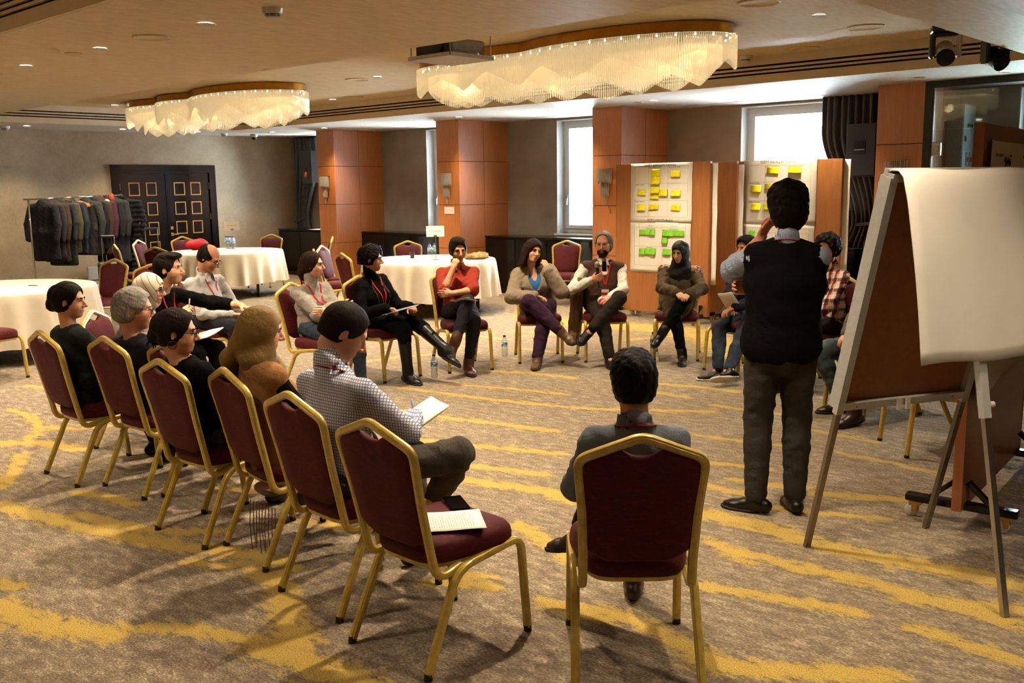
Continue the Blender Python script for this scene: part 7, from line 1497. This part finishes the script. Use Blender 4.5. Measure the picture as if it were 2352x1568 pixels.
# writing things
def held_sheet(key, off, rx, ry, rz, lb, wd=.21, ht=.297, name='paper_sheet', thick=.004, mat=None):
    B, I = PPL[key]; b = MB(); P = [(-wd/2+wd*i/4, -ht/2+ht*j/4, .004*math.sin(i*1.1+j*.6)) for j in range(5) for i in range(5)]; b.add(P, [(j*5+i, j*5+i+1, (j+1)*5+i+1, (j+1)*5+i) for j in range(4) for i in range(4)])
    o = b.build(name, mat or M_PAPER, None, True); o.location = I['world'](off); o.rotation_euler = (R(rx), R(ry), B.rotation_euler[2]+R(rz)); md = o.modifiers.new('thickness', 'SOLIDIFY'); md.thickness = thick; tag(o, lb, 'paper', 'papers on laps'); return o
held_sheet('check', (-.12, .42, .675), 28, 0, -18, 'white notepad the man in the checked shirt writes on', .22, .30, 'notepad', .01)
held_sheet('sweater', (.02, .36, .645), 12, 6, 10, 'open white notebook on the lap of the man in the black sweater', .30, .22, 'notebook', .008)
held_sheet('curly', (.12, .32, .665), 14, 0, 20, 'bluish grey folded sheet on the curly-haired woman\'s lap', .21, .30, 'paper_sheet', .002, plain('bluish_paper', '#8f949c', .6))
held_sheet('red', (.05, .34, .70), 10, -22, 30, 'pale folded leaflet on the knee of the woman in red', .12, .26, 'leaflet', .002, plain('lilac_paper', '#cdbfc6', .6))
held_sheet('jeans', (-.17, .34, .70), 50, 10, 10, 'white folded sheet held by the half-hidden person in jeans', .15, .21)
def hand_pen(key, k, col, lb, d):
    B, I = PPL[key]; W, hd, pn = I['hand'][k]; c = W+hd*.085+pn*.022; a = B.rotation_euler[2]; d = nrm(d); dw = (math.cos(a)*d[0]-math.sin(a)*d[1], math.sin(a)*d[0]+math.cos(a)*d[1], d[2]); q = I['world'](c+d*.08); pen(q[0], q[1], q[2], tuple(-v for v in dw), lb, col)
hand_pen('check', 'r', '#8fa8d8', 'pale blue pen in the checked-shirt man\'s writing hand', (-.05, -.15, 1)); hand_pen('sweater', 'r', '#9a9478', 'olive grey pen held upright by the man in the black sweater', (-.15, .05, 1)); hand_pen('faded', 'r', '#2b2f6a', 'dark blue pen in the hand of the person in faded jeans', (.8, .2, .2))
# trench coat hanging off the bearded man's chair
VF = sdf_mesh([(ECone((.24, -.12, .80), (.29, -.10, .16), (.06, .16), (.05, .13), (1, 0, 0)), 0), (Cone((.22, -.22, .84), (.24, .02, .74), .045, .05), .04)], .013, .03, disp=lambda X, Y, Z: .012*wob(X, Y, Z*.2, 30, 1)+.004*wob(X, Y, Z, 50, 2), keeps=[(Plane((0, 0, .13), (0, 0, -1)), .01)])
o = link('trench_coat', np_mesh('trench_coat', VF[0], VF[1], cloth('trench_tan', '#6e5232', .8))); o.location = (-5.97, 7.84, 0); o.rotation_euler[2] = R(227); tag(o, 'tan brown trench coat hanging down beside the bearded man\'s chair', 'coat')
# leather fringes of the olive-scarfed woman's bag, hanging under her chair
fr = empty('fringed_bag', (-3.86, 2.46, .30), 0, 'brown bag with long leather fringes hanging under the olive-scarfed woman\'s chair', 'bag')
VF = sdf_mesh([(Ell((0, 0, .05), (.10, .05, .03)), 0)], .010, .02, disp=lambda X, Y, Z: .004*wob(X, Y, Z, 30, 1)); link('pouch', np_mesh('pouch', VF[0], VF[1], m_lbrn), fr)
for q in range(9):
    b = MB(); x0 = -.11+.026*q; b.tube([(x0, -.03, -.02), (x0+.006*math.sin(q), -.04, -.14), (x0+.012*math.sin(q*2.1), -.035, -.27+.02*(q % 3))], [(.0028, .001), (-.0028, .001), (-.0028, -.001), (.0028, -.001)], (1, 0, 0)); b.build('fringe', m_lbrn, fr)
# silver chain of the curly-haired woman
B, I = PPL['curly']; nb, w_, lat, fw = I['nb'], I['w'], I['lat'], I['fw']; pts = []
for t in np.linspace(0, 1, 26):
    a = t*2*PI; q = nb-w_*(.17-.19*math.cos(a))+lat*.085*math.sin(a); dd = fw if math.cos(a) < .8 else -fw; p_ = q+dd*.25
    for _ in range(50):
        v = sd_pts(I['tops'], p_)[0]
        if v < .006: break
        p_ = p_-dd*max(.0015, v*.7)
    pts.append(tuple(p_))
b = MB(); b.tube(pts[2:-2], circ(.0035, 5), (0, 0, 1)); b.build('necklace', M_CHROME, B, True)
# tie of the bearded man, silk shawl of the black-scarfed woman
B, I = PPL['mic']; nb, w_, lat, fw = I['nb'], I['w'], I['lat'], I['fw']
b = MB(); q0 = nb-w_*.005+fw*.078; b.tube([tuple(q0), tuple(q0-w_*.04+fw*.012), tuple(q0-w_*.10+fw*.022)], [(.022, .008), (-.022, .008), (-.022, -.008), (.022, -.008)], tuple(lat), scale=[.7, .9, 1.0]); b.build('tie', m_black, B, True)
B, I = PPL['blackscarf']; nb, w_, lat, fw = I['nb'], I['w'], I['lat'], I['fw']
def _floral():
    t = NT('floral_silk'); v = t.coord(); f = t.noise(v, 38, 2); t.set(t.ramp(f, [(.36, hx('#15110f')), (.45, hx('#8a2418')), (.53, hx('#c9a98a')), (.62, hx('#7a3a1c'))]), .5); return t.m
VF = sdf_mesh([(Cone(nb-w_*.045-lat*.06+fw*.0, nb-w_*.06-lat*.165, .052, .062), .03), (Cone(nb-w_*.045+lat*.06, nb-w_*.06+lat*.165, .052, .062), .03), (Cone(nb-w_*.06-lat*.165, nb-w_*.30-lat*.185-fw*.05, .06, .05), .03)], .0095, .03, disp=lambda X, Y, Z: .003*wob(X, Y, Z, 40, 1))
link('floral_shawl', np_mesh('floral_shawl', VF[0], VF[1], _floral()), B)
# hair clips
for key, p_ in (('blazer', (-.02, -.135, -.03)), ('hoops', (.03, -.13, -.06))):
    B, I = PPL[key]; c = I['HP'](p_); b = MB()
    for q in range(4): b.tube([tuple(c+np.array((0, 0, .02))), tuple(c+np.array((.02*math.cos(q*1.6), .02*math.sin(q*1.6), -.01))), tuple(c+np.array((.026*math.cos(q*1.6), .026*math.sin(q*1.6), -.03)))], circ(.004, 6), (1, 0, 0))
    b.build('hair_clip', M_BLACK, B, True)
